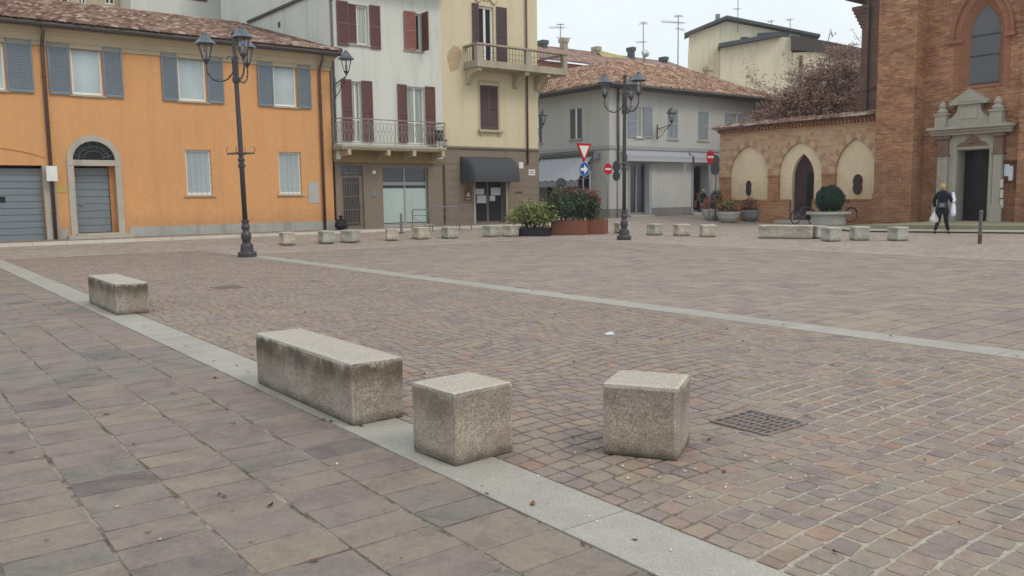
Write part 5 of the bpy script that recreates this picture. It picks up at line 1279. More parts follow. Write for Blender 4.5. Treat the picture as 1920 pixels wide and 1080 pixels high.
# lower front wing with its own sloping coping
q0, q1, q2, q3 = p(1350, 95), p(1462, 74), p(1482, 76), p(1482, 260)
m = MB(); m.prism([(q0[0], zf), (q3[0], zf), (q2[0], q2[1]), (q1[0], q1[1]), (q0[0], q0[1])], -1.2, -.005); wg = m.build('wing_wall', m_cream, cr)
m = MB(); m._a([(q0[0]-.2, -1.9, q0[1]), (q1[0], -1.9, q1[1]), (q0[0]-.2, 0, q0[1]), (q1[0], 0, q1[1]), (q0[0]-.2, -1.9, q0[1]+.3), (q1[0], -1.9, q1[1]+.3), (q0[0]-.2, 0, q0[1]+.3), (q1[0], 0, q1[1]+.3)], [(0,1,3,2),(4,5,7,6),(0,1,5,4),(0,2,6,4),(1,3,7,5)], .5); m.build('wing_roof', m_signback, cr)
m = MB(); a, b = p(1482.5, 104), p(1625, 116); m.box(a[0], b[0], -1.45, -.005, zf, a[1]); m.build('rear_wing', m_cream, cr)
m = MB(); t0, t1, t2 = p(1480, 73), p(1545, 84), p(1625, 100)
for (u0, u1) in ((t0, t1), (t1, t2)):
    m._a([(u0[0], -1.7, u0[1]-1.2), (u1[0], -1.7, u1[1]-.9), (u1[0], -1.7, u1[1]), (u0[0], -1.7, u0[1]), (u0[0], 4, u0[1]-1.2), (u1[0], 4, u1[1]-.9), (u1[0], 4, u1[1]), (u0[0], 4, u0[1])], [(0,1,2,3),(3,2,6,7),(0,1,5,4),(0,3,7,4)], .5)
m.build('terrace_canopy', m_gutter, cr)
bx = F.box(1388, 1403, 69, 83); window(cr, bx, -1.52 if False else -.01, m_gdark, m_greyframe, mull=0)
m = MB(); c = p(1346, 44); m.box(c[0]-.2, c[0]+.2, .5, .9, c[1]-.6, c[1]+.9); m.build('chimney', m_galv, cr)
m = MB(); c = p(1497, 110); m.tube([(c[0], -1.6, c[1]), (c[0], -1.6, c[1]-3.5)], .12, 6); m.build('downpipe', m_ironrust, cr)
m = MB(); c0, c1 = p(1420, 48), p(1436, 68); m.box(c0[0], p(1478, 60)[0], -.3, -.01, p(1430, 78)[1], p(1440, 62)[1]); m.build('roof_box', m_signback, cr)
# orange-walled house with long tile roof (between the yellow house and the cream house)
F = FacB(45., 38.); X = F.X; p = lambda a, b, y=0: X(a, b, y)
bk = thing('rear_tiled_house', 'low house with peach wall strip and long faded clay roof, behind the grey corner house', 'house', F.loc, F.rot)
e0, e1 = p(1075, 120), p(1300, 140); a0 = p(1000, 100)[0]
m = MB(); m.box(a0, e1[0]+2, 0, 6, 4, e0[1]); m.build('wall', m_peach, bk)
m = MB(); r0 = p(1085, 93, 4.5); r1 = p(1310, 134, 4.5); zE = (e0[1]); zR = r0[1]-.1
S = math.hypot(5, zR-zE); coppi(m, (a0, -.5, zE), (1, 0, 0), (0, 5, zR-zE), e1[0]+2-a0, S, sp=.26, ex=.42, r=.105); m.quad((a0, -.5, zE), (e1[0]+2, -.5, zE), (e1[0]+2, 4.5, zR), (a0, 4.5, zR), .1)
rf = m.build('roof', m_rooffar, bk)
for (px, py, w_, top, mt) in ((1019, 92, .45, 76, m_signback), (1058, 94, .4, 72, m_slab), (1119, 112, .4, 88, m_slab), (1184, 100, .35, 89, m_signback), (1245, 124, .4, 107, m_signback)):
    c = p(px, py, 3.5); zt_ = p(px, top, 3.5)[1]; m = MB(); m.box(c[0]-w_*.5, c[0]+w_*.5, 3.3, 3.8, c[1]-.6, zt_-.3); m.box(c[0]-w_*.62, c[0]+w_*.62, 3.2, 3.9, zt_-.3, zt_); m.build('chimney', mt, rf)
m = MB(); a, b = p(1124, 96, 3), p(1198, 101, 3); m._a([(a[0], 2.6, a[1]-.5), (b[0], 2.6, a[1]-.9), (b[0], 3.6, a[1]-.1), (a[0], 3.6, a[1]+.25), (a[0], 2.6, a[1]-.7), (b[0], 2.6, a[1]-1.1)], [(0,1,2,3),(0,1,5,4)], .5); m.build('roof_awning', m_awnyel, rf)
def antenna(label, px, py0, py1, D, kind):
    b, tp = at(px, py0, D), at(px, py1, D)
    t = thing('roof_antenna', label, 'antenna', b, .3, 'television aerials on the roofs'); h = tp.z-b.z
    m = MB(); m.bar((0, 0, 0), (0, 0, h), .045, 6, .03); m.build('mast', m_galv, t)
    for (z, L, an, n) in kind:
        m = MB(); c, s = math.cos(an), math.sin(an); z = h*z
        m.bar((-c*L*.75, -s*L*.75, z-.12), (c*L*.25, s*L*.25, z+.06), .025, 4)
        for i in range(n): f = -.75+1.0*i/(n-1); x, y = c*L*f, s*L*f; w_ = .22+.18*i/n; m.bar((x-s*w_, y+c*w_, z), (x+s*w_, y-c*w_, z), .012, 4)
        m.build('aerial', m_galv, t)
    return t
antenna('leftmost roof aerial with crossed yagis above the tiled roof behind the yellow house balcony', 1051, 92, 45, 66, [(.85, 1.3, .2, 7), (.45, 1.1, 2.6, 6), (.97, .4, 1.2, 4)])
antenna('middle roof aerial with a small grid on top, beside the white dish', 1206, 110, 41, 66, [(.95, .9, 1.2, 5), (.45, .9, .2, 5)])
antenna('tallest roof aerial with a long yagi pointing left, just left of the cream house', 1271, 132, 28, 60, [(.86, 2.0, .25, 10), (.97, .6, 1.0, 4), (.75, .6, 3.0, 4)])
antenna('thin aerial mast standing on the gable roof of the cream house', 1383, 60, -12, 73, [(.6, .6, .2, 4)])
antenna('thin aerial mast on the right slope of the cream house roof', 1446, 74, 38, 73, [(.95, .5, .2, 4)])
antenna('thin aerial mast above the dark terrace of the cream house', 1481, 76, 35, 72, [(.95, .5, .2, 4)])
def dish(label, px, py, r, D, rz):
    c = at(px, py, D); t = thing('satellite_dish', label, 'satellite dish', c, rz, 'satellite dishes'); m = MB()
    m.T = Matrix.Rotation(PI/2-.3, 4, 'X'); m.lathe([(r, .12), (r*.7, .05), (r*.3, .01), (.02, 0)], (0, 0, 0), 16); m.build('reflector', m_white_, t, smooth=True)
    m = MB(); m.bar((0, .05, 0), (0, .2, -r*2.2), .04); m.build('mast', m_galv, t); m = MB(); m.bar((0, 0, -r), (0, -.4, -.1), .02, 4); m.bar((0, -.4, -.12), (0, -.4, .02), .05, 6); m.build('receiver', m_galv, t)
dish('white satellite dish beside the middle roof aerial', 1209, 101, .32, 64, .2)
dish('white satellite dish on the terrace of the cream house, near the church', 1557, 62, .42, 72, 1.2)
# houses behind the orange one
F = FacB(44., 10.); X = F.X
h1 = thing('rear_pale_house', 'plain pale rendered house wall showing above the orange house roof', 'house', F.loc, F.rot)
a, b = X(246, 20), X(432, 20); m = MB(); m.box(a[0], b[0], 0, 6, 5, X(340, -60)[1]); m.build('wall', m_white, h1)
m = MB(); m.box(b[0]-.12, b[0]+.1, -.25, -.005, 5, X(432, -50)[1]); m.build('downpipe', m_pipe, h1)
m = MB(); c, d = X(432, 22), X(455, -4); m._a([(b[0]+.1, -.3, c[1]), (d[0], -.3, d[1]), (b[0]+.1, 3, c[1]), (d[0], 3, d[1]), (b[0]+.1, -.3, c[1]+.25), (d[0], -.3, d[1]+.25), (b[0]+.1, 3, c[1]+.25), (d[0], 3, d[1]+.25)], [(0,1,3,2),(4,5,7,6),(0,1,5,4),(0,2,6,4),(1,3,7,5)], .5); m.build('side_roof', m_gutter, h1)
m = MB(); v = F.box(345, 388, -14, 1); m.box(v[0], v[1], -.03, -.004, v[2], v[3]); m.build('window', m_shutred, h1)
F = FacB(46., 5.); X = F.X
h2 = thing('rear_beige_house', 'beige house with dark shuttered windows behind the left part of the orange roof', 'house', F.loc, F.rot)
a, b = X(-60, 10), X(243, 10); m = MB(); wv = [F.box(u, v, -30, 8) for u, v in ((100, 128), (146, 160), (196, 214))]
wall_panel(m, a[0], b[0], 5, X(160, -60)[1], [H(w_, .15) for w_ in wv]); shell(m, a[0], b[0], 5, X(160, -60)[1], 6); m.build('wall', m_cornice, h2)
for w_ in wv: window(h2, w_, .12, m_gdark, m_frame, mull=1)
# ================================================================== LAMP POSTS AND WALL LAMPS
def lantern(par, c, s=1., name='lantern', n=6):
    s = s*.93
    x, y, z = c; fr = MB(); r0, r1, h = .085*s, .2*s, .42*s
    for k in range(n):
        t = 2*PI*k/n; fr.bar((x+r0*math.cos(t), y+r0*math.sin(t), z), (x+r1*math.cos(t), y+r1*math.sin(t), z+h), .012*s, 5)
    fr.lathe([(.03*s, -.12*s), (.05*s, -.06*s), (.09*s, -.02*s), (.1*s, .015*s)], c, 8); fr.lathe([(r1*1.06, h-.02*s), (r1*1.08, h+.02*s)], c, n)
    o = fr.build(name, m_iron, par)
    g = MB(); g.lathe([(r0*.93, .01*s), (r1*.95, h-.015*s)], c, n); g.build('glass', m_lglass, o)
    b_ = MB(); b_.lathe([(.03*s, .02*s), (.045*s, .1*s), (.05*s, .2*s), (.02*s, .26*s)], c, 8); b_.build('bulb', m_galv, o, smooth=True)
    c2 = MB(); c2.lathe([(.29*s, h+.005*s), (.285*s, h+.03*s), (.2*s, h+.1*s), (.13*s, h+.2*s), (.1*s, h+.24*s), (.1*s, h+.255*s), (.055*s, h+.265*s), (.055*s, h+.3*s), (.02*s, h+.32*s)], c, 12); c2.build('lantern_roof', m_cap, o)
    return o
def lamp_post(label, base, angs, tilt=0, rad=.7, H0=4.75, ring=True):
    t = thing('street_lamp', label, 'street lamp', base, (0, tilt, 0), 'three armed lamp posts on the square')
    m = MB()
    m.lathe([(.24, 0), (.24, .1), (.22, .13), (.17, .15), (.155, .3), (.14, .34), (.1, .37), (.11, .42), (.13, .5), (.13, .58), (.09, .66), (.08, .7), (.11, .74), (.11, .8), (.085, .84), (.085, .9), (.1, .92), (.1, .95), (.07, .97)], (0, 0, 0), 16)
    m.build('base', m_iron, t)
    m = MB(); m.lathe([(.066, .97), (.062, 2.6), (.058, H0-.5), (.05, H0+.1)], (0, 0, 0), 14); m.build('pole', m_iron, t, smooth=True)
    z = 2.42; m = MB(); m.lathe([(.06, z-.12), (.095, z-.1), (.095, z-.05), (.068, z-.03), (.068, z+.04), (.095, z+.06), (.095, z+.1), (.06, z+.13)], (0, 0, 0), 14); m.build('collar', m_iron, t)
    m = MB()
    z = H0-.62; m.lathe([(.06, z-.06), (.095, z-.03), (.1, z+.05), (.075, z+.12), (.085, z+.5), (.05, z+.62), (.05, z+1.12), (.07, z+1.16), (.02, z+1.24)], (0, 0, 0), 12); m.build('collar', m_iron, t)
    if ring:
        m = MB(); z = 2.66; m.bar((-.36, 0, z), (.36, 0, z), .016, 5); m.bar((0, -.36, z), (0, .36, z), .016, 5)
        for (dx, dy) in ((1, 0), (-1, 0), (0, 1), (0, -1)): m.tube([(dx*.3, dy*.3, z), (dx*.36, dy*.36, z+.05), (dx*.37, dy*.37, z+.15), (dx*.31, dy*.31, z+.17)], .009, 5)
        m.tube([(.3*math.cos(k*PI/10), .3*math.sin(k*PI/10), z+.01) for k in range(21)], .01, 5); m.build('flower_ring', m_iron, t)
    for an in angs:
        c, s = math.cos(an), math.sin(an); m = MB(); P = []
        for k in range(15):
            th = PI*k/14; rr = rad/2*.94; P.append((c*(rad-rr-rr*math.cos(th)*-1 if False else .05+rr+ -rr*math.cos(th)), s*(.05+rr-rr*math.cos(th)), H0-.28-.34*math.sin(th)))
        P[0] = (c*.05, s*.05, H0-.12); m.tube(P+[(c*rad, s*rad, H0-.2)], .02, 6)
        m.tube([(c*.05, s*.05, H0-.12), (c*.12, s*.12, H0+.0), (c*.2, s*.2, H0-.02), (c*.19, s*.19, H0-.08)], .012, 5)
        for k in (4, 8, 11): q_ = P[k]; m.tube([q_, (q_[0], q_[1], q_[2]+.06), (q_[0]-c*.03, q_[1]-s*.03, q_[2]+.09)], .009, 4)
        m.build('arm', m_iron, t, smooth=True); lantern(t, (c*rad, s*rad, H0-.08))
    return t
P = ground(464, 481.5); P.z = gz(P)
lamp_post('dark iron lamp post with three lanterns and a flower ring, before the orange house', P, [math.radians(178), math.radians(304), math.radians(84)], math.radians(-.9), .74, 5.12)
P = ground(1170, 449); P.z = gz(P)
lamp_post('iron lamp post with three lanterns in front of the grey corner house', P, [math.radians(184), math.radians(304), math.radians(64)], math.radians(.2), .66, 4.8, ring=False)
def wall_lamp(label, loc, rot, L, s=1., up=.25):
    t = thing('wall_lamp', label, 'wall lamp', loc, rot, 'bracket lanterns on the house walls')
    m = MB(); m.box(-.04, .04, -.03, 0, -.45, .35); m.bar((0, -.02, .1), (0, -L, .3), .02); m.tube([(0, -.02, -.4), (0, -L*.35, -.25), (0, -L*.6, .05), (0, -L*.9, .25)], .016, 5)
    for k in (.25, .5, .75): m.tube([(0, -L*k+.08*math.cos(a), .02+.12*k+.08*math.sin(a)) for a in [i*PI/4 for i in range(9)]], .01, 4)
    m.build('bracket', m_iron, t); lantern(t, (0, -L, .45), s); return t
Fw = FacB(30.12, 14.4); v = Fw.X(622, 158); wall_lamp('bracket lantern on the pale house beside the corner of the orange house', Fw.loc+BD*(.22)+Vector((0, 0, v[1]-.1)), TB, 1.05, 1.15)
Fw = FacB(30.12, 14.4); cx = Fw.X(1009, 240)[0]; v = Fw.X(1010, 236)
wall_lamp('bracket lantern sticking out from the right corner of the yellow house over the street', Fw.loc+BD*(cx+.005)+AD*.4+Vector((0, 0, v[1]-.3)), TB+PI/2, .62, .95)
Fw = FacB(32.2, 31.36); v = Fw.X(1232, 246); wall_lamp('bracket lantern on the grey corner house between its shuttered windows', Fw.loc+BD*(v[0])+Vector((0, 0, v[1])), TB, 1.05, 1.1)
# ================================================================== ROAD SIGNS
def rsign(name, label, cat, px, py, D, yaw, parts, post=True, zbot=None, postmat=m_galv):
    c = at(px, py, D); zg_ = gz(c); t = thing(name, label, cat, (c.x, c.y, zg_), -yaw, None)
    top = max(z+r for k, z, r in [(k, at(px, y_, D).z-zg_, r) for k, y_, r in parts])
    m = MB(); m.bar((0, .05, 0), (0, .05, top-.05), .03, 8); m.build('post', postmat, t, smooth=True)
    for kind, y_, r in parts:
        z = at(px, y_, D).z-zg_; m = MB(); circ = lambda R, yy=0: [(R*math.cos(2*PI*i/28), z+R*math.sin(2*PI*i/28)) for i in range(28)]
        if kind == 'yield':
            tri = lambda s: [(-s, z+s*.577), (0, z-s*1.155), (s, z+s*.577)]
            m.prism(tri(r), -.012, .0); o = m.build('sign_plate', m_red, t); m = MB(); m.prism(tri(r*.66), -.018, -.0125); m.build('white_field', m_white_, o)
            m = MB(); m.prism(tri(r*1.03), .0005, .008); m.build('back', m_signback, o)
        elif kind == 'arrow':
            m.prism(circ(r), -.012, 0); o = m.build('sign_plate', m_blue, t); m = MB()
            m.prism([(-r*.7, z-.06), (.0, z-.06), (0, z-.2), (r*.72, z), (0, z+.2), (0, z+.06), (-r*.7, z+.06)], -.018, -.0125); m.build('arrow', m_white_, o)
            m = MB(); m.tube([(r*.96*math.cos(2*PI*i/28), -.014, z+r*.96*math.sin(2*PI*i/28)) for i in range(29)], .008, 4); m.build('rim', m_white_, o)
        elif kind == 'noentry':
            m.prism(circ(r), -.012, 0); o = m.build('sign_plate', m_red, t); m = MB(); m.box(-r*.72, r*.72, -.018, -.0125, z-r*.17, z+r*.17); m.build('bar', m_white_, o)
        elif kind == 'back':
            m.prism(circ(r), -.012, 0); m.build('sign_back', m_signback, t)
        elif kind == 'tag':
            m.prism([(.02, z-r), (.3, z-r*.4), (.34, z+r*.8), (.02, z+r)], -.01, 0); m.build('sign_back', m_galv, t)
    return t
rsign('give_way_sign', 'red and white triangular give way sign above a round blue arrow sign on one post', 'road sign', 1095, 300, 34.6, -.72, [('yield', 281, .44), ('arrow', 317.5, .3)])
rsign('direction_sign', 'grey pole with a pale sign just right of the round blue arrow sign', 'road sign', 1104, 318, 35.4, 1.1, [('tag', 315, .16)])
rsign('no_entry_sign', 'red no entry sign at the grey house corner, left of the right lamp post', 'road sign', 1140, 317, 43.2, -.6, [('noentry', 317, .28)])
rsign('no_entry_sign', 'round red no entry sign with white bar at the left end of the arcade wall', 'road sign', 1332, 294.5, 41.5, -.7, [('noentry', 294.5, .32)])
rsign('sign_pole', 'dark pole with two round signs seen from behind beside the right lamp post', 'road sign', 1156, 320, 44.0, .9, [('back', 312, .29), ('back', 330, .27)], postmat=m_pipe)
rsign('sign_pole', 'dark round signs seen from behind beside the left end of the arcade wall', 'road sign', 1341, 312, 42.5, .9, [('back', 300, .27), ('back', 318, .27)], postmat=m_pipe)
rsign('round_sign', 'dark round sign seen from behind above the planter bushes', 'road sign', 1052, 344, 33.6, .3, [('back', 344, .22)], postmat=m_pipe)
# bollard near the church
P = ground(1837, 457); t = thing('bollard', 'slim dark bollard post with a reddish band near the church steps', 'bollard', P, 0)
m = MB(); m.lathe([(.05, .26), (.045, .28), (.045, .84), (.052, .85), (.052, .9), (.03, .93)], (0, 0, 0), 12); m.build('post', m_pipe, t, smooth=False)
m = MB(); m.lathe([(.055, 0), (.055, .22), (.05, .26)], (0, 0, 0), 12); m.build('foot_band', m_ironrust, t)
# bicycle racks
def rack(label, x0, x1, yb_, h, D):
    a, b = ground(x0, yb_), ground(x1, yb_); a.z = gz(a); d = b-a; t = thing('bicycle_rack', label, 'bicycle rack', a, math.atan2(d.y, d.x), 'bicycle racks'); L = d.length
    m = MB(); m.tube([(0, 0, 0), (0, 0, h-.05), (.05, 0, h), (L-.05, 0, h), (L, 0, h-.05), (L, 0, 0)], .024, 6); m.bar((0, 0, h*.72), (L, 0, h*.72), .014, 5); m.bar((0, 0, h*.66), (L, 0, h*.1), .012, 5); m.build('hoop', m_rackblue, t); return t
rack('square grey metal bicycle rack hoop in front of the right part of the shop window', 774, 806, 432, .82, 31)
rack('wide grey metal bicycle rack hoop between the shop window and the charcoal awning door', 811, 856, 434, .95, 31)
rack('grey metal bicycle rack hoop just left of the door under the charcoal awning', 862, 884, 431, 1.0, 31)
P = ground(753, 437); P.z = gz(P); t = thing('metal_post', 'short grey metal post in front of the pale green shop window', 'bollard', P, 0); m = MB(); m.lathe([(.07, 0), (.05, .05), (.05, .72), (.04, .75)], (0, 0, 0), 12); m.build('post', m_rackblue, t); m = MB(); m.lathe([(.09, 0), (.09, .03)], (0, 0, 0), 12); m.build('foot_plate', m_ironrust, t)
# rubbish bag
P = ground(640, 434); P.z = gz(P)+.08
t = thing('rubbish_bag', 'black rubbish bag tied at the top against the wall beside the grille door', 'bag', P, .4)
m = MB(); R1 = random.Random(3); rings = [(.10, 0), (.22, .03), (.26, .14), (.24, .26), (.16, .36), (.06, .41), (.045, .44), (.09, .5), (.05, .53)]
pts = [(r*math.cos(2*PI*k/14)*R1.uniform(.88, 1.12), r*math.sin(2*PI*k/14)*R1.uniform(.88, 1.12), z*R1.uniform(.97, 1.03)) for r, z in rings for k in range(14)]
m._a(pts, [(i*14+k, i*14+(k+1) % 14, (i+1)*14+(k+1) % 14, (i+1)*14+k) for i in range(8) for k in range(14)]); m.build('sack', m_blackplastic, t)
# ================================================================== PLANTS
def leafcloud(m, c, rx, ry, rz, n, ls, shell_=.55, flat=0, droop=0, seed=1, lumps=14, zmin=-1):
    R = random.Random(seed); L = []
    for _ in range(lumps):
        th, ph = R.uniform(0, 2*PI), math.acos(R.uniform(-.5, 1)); k = R.uniform(.35, .85)
        L.append((k*math.sin(ph)*math.cos(th), k*math.sin(ph)*math.sin(th), k*math.cos(ph), R.uniform(.22, .42)))
    for _ in range(n):
        if R.random() < flat:
            a = Vector((R.gauss(0, 1), R.gauss(0, 1), R.gauss(0, 1))).normalized()*R.uniform(shell_, 1)
        else:
            l = R.choice(L); a = Vector((R.gauss(0, 1), R.gauss(0, 1), R.gauss(0, 1))).normalized()*l[3]*R.uniform(.6, 1.05)+Vector(l[:3])
        if a.z < zmin: continue
        p = Vector((c[0]+a.x*rx, c[1]+a.y*ry, c[2]+a.z*rz)); s = ls*R.uniform(.6, 1.3)
        d = Vector((R.gauss(0, 1), R.gauss(0, 1), R.gauss(.2, .8)-droop)).normalized(); u = d.orthogonal().normalized(); v = d.cross(u)
        th = R.uniform(0, 2*PI); u2 = u*math.cos(th)+v*math.sin(th)
        m._a([p-d*s*.5, p+u2*s*.28, p+d*s*.6, p-u2*s*.28], [(0, 1, 2, 3)], min(1, max(0, R.gauss(.5, .2)+.15*a.z)))
m_lgreen = leafmat('yellow_green_leaf', [(0, (62, 72, 40)), (.4, (104, 114, 62)), (.75, (148, 150, 88)), (1, (182, 174, 108))])
m_ldark = leafmat('dark_green_leaf', [(0, (38, 52, 42)), (.5, (64, 84, 62)), (.85, (92, 108, 76)), (1, (112, 124, 84))])
m_lred = leafmat('red_leaf', [(0, (78, 54, 46)), (.5, (118, 78, 64)), (.85, (146, 102, 80)), (1, (140, 124, 84))])
m_lball = leafmat('topiary_leaf', [(0, (34, 48, 42)), (.5, (46, 66, 56)), (1, (66, 88, 68))])
m_lbrown = leafmat('autumn_leaf', [(0, (92, 68, 60)), (.5, (138, 104, 90)), (.85, (160, 126, 106)), (1, (170, 144, 116))])
m_lflow = leafmat('geranium_petal', [(0, (128, 52, 54)), (.5, (172, 76, 72)), (1, (204, 128, 116))])
# planter troughs
def trough(name, label, px0, px1, pb, pt, mat, depth=.62, group='planter troughs'):
    a, b = ground(px0, pb), ground(px1, pb); a.z = b.z = gz(a); d = b-a
    t = thing(name, label, 'planter', a, math.atan2(d.y, d.x), group); L = d.length; h = at((px0+px1)/2, pt, (a.y+b.y)/2).z-a.z
    m = MB(); w_ = .03
    m.box(0, L, 0, w_, 0, h); m.box(0, L, depth-w_, depth, 0, h); m.box(0, w_, w_, depth-w_, 0, h); m.box(L-w_, L, w_, depth-w_, 0, h); m.build('box', mat, t, bevel=.006)
    m = MB(); m.box(w_, L-w_, w_, depth-w_, h-.1, h-.05); m.build('soil', m_soil, t)
    return t, L, h, depth
m_corten = m_corten
t1, L1, h1, dp1 = trough('corten_planter', 'rust brown steel planter box, the left one of the pair under the red leafed bush', 1033, 1096, 440, 413.5, m_corten, .8)
t2, L2, h2, dp2 = trough('corten_planter', 'rust brown steel planter box, the right one of the pair with grass tufts on top', 1097.5, 1133, 438.5, 412, m_corten, .8)
t3, L3, h3, dp3 = trough('black_planter', 'low black plastic planter trough under the yellow green bush', 973, 1029, 442.5, 427, m_blackplastic, .45)
def bush(name, label, px, pyc, rxp, ryp, D, mats, n, ls, seed, stems=True, group='bushes in the planters'):
    c = at(px, pyc, D); s = D/FPX; zb_ = gz(c)+.35; t = thing(name, label, 'bush', (c.x, c.y, zb_), 0, group)
    rx, rz = rxp*s, ryp*s; ry = min(rx, 1.1)
    for i, (mt, fr, off, k) in enumerate(mats):
        m = MB(); leafcloud(m, (off[0]*rx, off[1]*ry, c.z-zb_+off[2]*rz), rx*k, ry*k, rz*k, int(n*fr), ls, .5, .35, 0, seed+i, zmin=-.95); m.build('foliage', mt, t)
    m = MB(); R = random.Random(seed)
    for _ in range(26):
        q_ = Vector((R.uniform(-.7, .7)*rx, R.uniform(-.7, .7)*ry, c.z-zb_+R.uniform(-.2, .6)*rz)); m.tube([(q_.x*.45, q_.y*.3, -.08), (q_.x*.8, q_.y*.8, q_.z*.5), tuple(q_)], [.018, .012, .006], 5)
    m.build('stems', m_bark, t); return t
a = ground(1000, 442)
bush('yellow_green_bush', 'loose yellow green bush spilling over the black planter trough', 1000, 402, 52, 30, a.y+.35, [(m_lgreen, .8, (0, 0, 0), 1), (m_ldark, .3, (.1, .3, -.1), .85)], 2600, .11, 21)
a = ground(1072, 440)
bush('red_green_bush', 'dense dark green bush with red leaf tips in the rust brown planters', 1066, 382, 48, 33, a.y+.45, [(m_ldark, .85, (0, 0, 0), 1), (m_lred, .16, (-.1, .1, .5), .7)], 3200, .10, 31)
bush('red_leaf_bush', 'red and green nandina bush at the right end of the rust brown planters', 1104, 384, 27, 29, a.y+.7, [(m_lred, .4, (.2, .1, .35), .85), (m_ldark, .6, (-.1, 0, -.15), 1.0)], 2200, .09, 41)
m = MB(); R = random.Random(9)
for _ in range(260):
    x, y = R.uniform(.05, L2-.05), R.uniform(.05, .6); h_ = R.uniform(.1, .3); d = Vector((R.gauss(0, .12), R.gauss(0, .12), h_)); p_ = Vector((x, y, 0)); m._a([p_-Vector((.008, 0, 0)), p_+Vector((.008, 0, 0)), p_+d], [(0, 1, 2)])
o = m.build('grass_tuft', m_lgreen); o.parent = None; o.location = Vector(t2.location)+Vector((0, 0, h2-.06)); o.rotation_euler = t2.rotation_euler; tag(o, 'grassy tufts growing along the right rust brown planter', 'plant', kind='stuff')
# concrete bowls
def bowl(label, px, pyb, pyt, wpx, mat, D=None, flowers=None, seed=1, prof=None, dz=0., name='flower_bowl', group='round concrete bowls'):
    c = ground(px, pyb, dz); c.z = gz(c)+dz; D = c.y; s = D/FPX; r = wpx*s/2; h = (pyb-pyt)*s; c = c+Vector((c.x, c.y, 0)).normalized()*r*.6
    t = thing(name, label, 'planter', c, 0, group)
    prof = prof or [(.42, 0), (.45, .08), (.62, .12), (.86, .4), (.97, .75), (.985, .8), (1.0, .82), (1.0, 1.0), (.92, 1.0), (.9, .85)]
    m = MB(); m.lathe([(r*a, h*b) for a, b in prof], (0, 0, 0), 28); m.build('bowl', mat, t, smooth=False, bevel=0)
    m = MB(); m.lathe([(r*.905, h*.86), (r*.5, h*.93), (.02, h*.95)], (0, 0, 0), 20); m.build('soil', m_soil, t)
    return t, c, r, h
def flowers(label, c, r, h, hp, mats, n, seed):
    t = thing('flower_plants', label, 'plant', (c.x, c.y, c.z+h*.9), 0, 'bedding plants in the concrete bowls')
    for i, (mt, f) in enumerate(mats):
        m = MB(); leafcloud(m, (0, 0, hp*.4), r*1.0, r*1.0, hp*.85, int(n*f*1.5), .11, .4, .5, 0, seed+i, zmin=-.35); m.build('foliage' if mt is not m_lflow else 'blossom', mt, t)
_, c, r, h = bowl('pale concrete bowl farthest left, behind the other two flower bowls', 1333, 413, 392, 34, m_bowl); flowers('red geraniums in the leftmost concrete bowl', c, r, h, .5, [(m_lflow, .7), (m_ldark, .4)], 700, 51)
_, c, r, h = bowl('pale concrete bowl in the middle of the three flower bowls, nearest the camera', 1366, 418, 397, 44, m_bowl); flowers('yellow green and red bedding plants in the middle concrete bowl', c, r, h, .6, [(m_lgreen, .65), (m_lflow, .3), (m_lbrown, .2)], 900, 61)
_, c, r, h = bowl('darker weathered concrete bowl, rightmost of the three flower bowls', 1407, 415.5, 394, 39, m_bowldark); flowers('brownish red withered plants in the dark concrete bowl', c, r, h, .55, [(m_lbrown, .7), (m_lflow, .25), (m_lgreen, .3)], 800, 71)
prof = [(.76, 0), (.77, .05), (.8, .7), (.83, .76), (.98, .78), (1.0, .8), (1.0, 1.0), (.93, 1.0), (.9, .85)]
_, c, r, h = bowl('wide round concrete planter with flat rim holding the ball shaped shrub', 1553, 421.5, 397, 81, m_bowl, prof=prof, dz=.1, name='round_planter')
s = c.y/FPX; R_ = 25.5*s; t = thing('ball_topiary', 'dark green ball shaped clipped shrub growing in the wide round planter', 'shrub', (c.x+.05, c.y, c.z+h*.9), 0, None)
m = MB(); zc_ = R_*.98; RR = random.Random(4)
for _ in range(5200):
    a = Vector((RR.gauss(0, 1), RR.gauss(0, 1), RR.gauss(0, 1))).normalized(); bump_ = 1+.035*math.sin(a.x*9+a.z*7)+.03*math.sin(a.y*11+2*a.z); p_ = a*R_*bump_*RR.uniform(.86, 1.02)+Vector((0, 0, zc_)); s_ = RR.uniform(.03, .065)
    d = (a+Vector((RR.gauss(0, .7), RR.gauss(0, .7), RR.gauss(0, .7)))).normalized(); u = d.orthogonal().normalized(); m._a([p_-d*s_*.4, p_+u*s_*.4, p_+d*s_, p_-u*s_*.4], [(0, 1, 2, 3)])
m.lathe([(R_*.86*math.sin(PI*k/10)+.001, zc_-R_*.86*math.cos(PI*k/10)) for k in range(11)], (0, 0, 0), 16, .3)
m.build('foliage', m_lball, t)
m = MB(); m.lathe([(.05, -.1), (.04, R_)], (0, 0, 0), 8); m.build('stem', m_bark, t)
m = MB(); leafcloud(m, (0, 0, 0), r*.75, r*.75, .12, 260, .07, .4, .5, 0, 77, zmin=-.2); o = m.build('ground_plants', m_lgreen); o.location = (c.x, c.y, c.z+h*.93); tag(o, 'low green plants round the rim of the wide planter under the ball shrub', 'plant', kind='stuff')
# small topiary beside the shop door
c = at(1343, 368, 43.5); zg_ = gz(c); t = thing('small_conifer', 'small dark green rounded shrub behind the leftmost flower bowl', 'shrub', (c.x, c.y, zg_), 0)
m = MB(); leafcloud(m, (0, 0, c.z-zg_-.05), .34, .34, .42, 900, .07, .6, .6, 0, 81); m.build('foliage', m_lball, t)
m = MB(); m.lathe([(.2, 0), (.26, .45), (.28, .47), (.24, .5)], (0, 0, 0), 14); m.build('pot', m_bowldark, t); m = MB(); m.bar((0, 0, .45), (0, 0, c.z-zg_), .03); m.build('stem', m_bark, t)
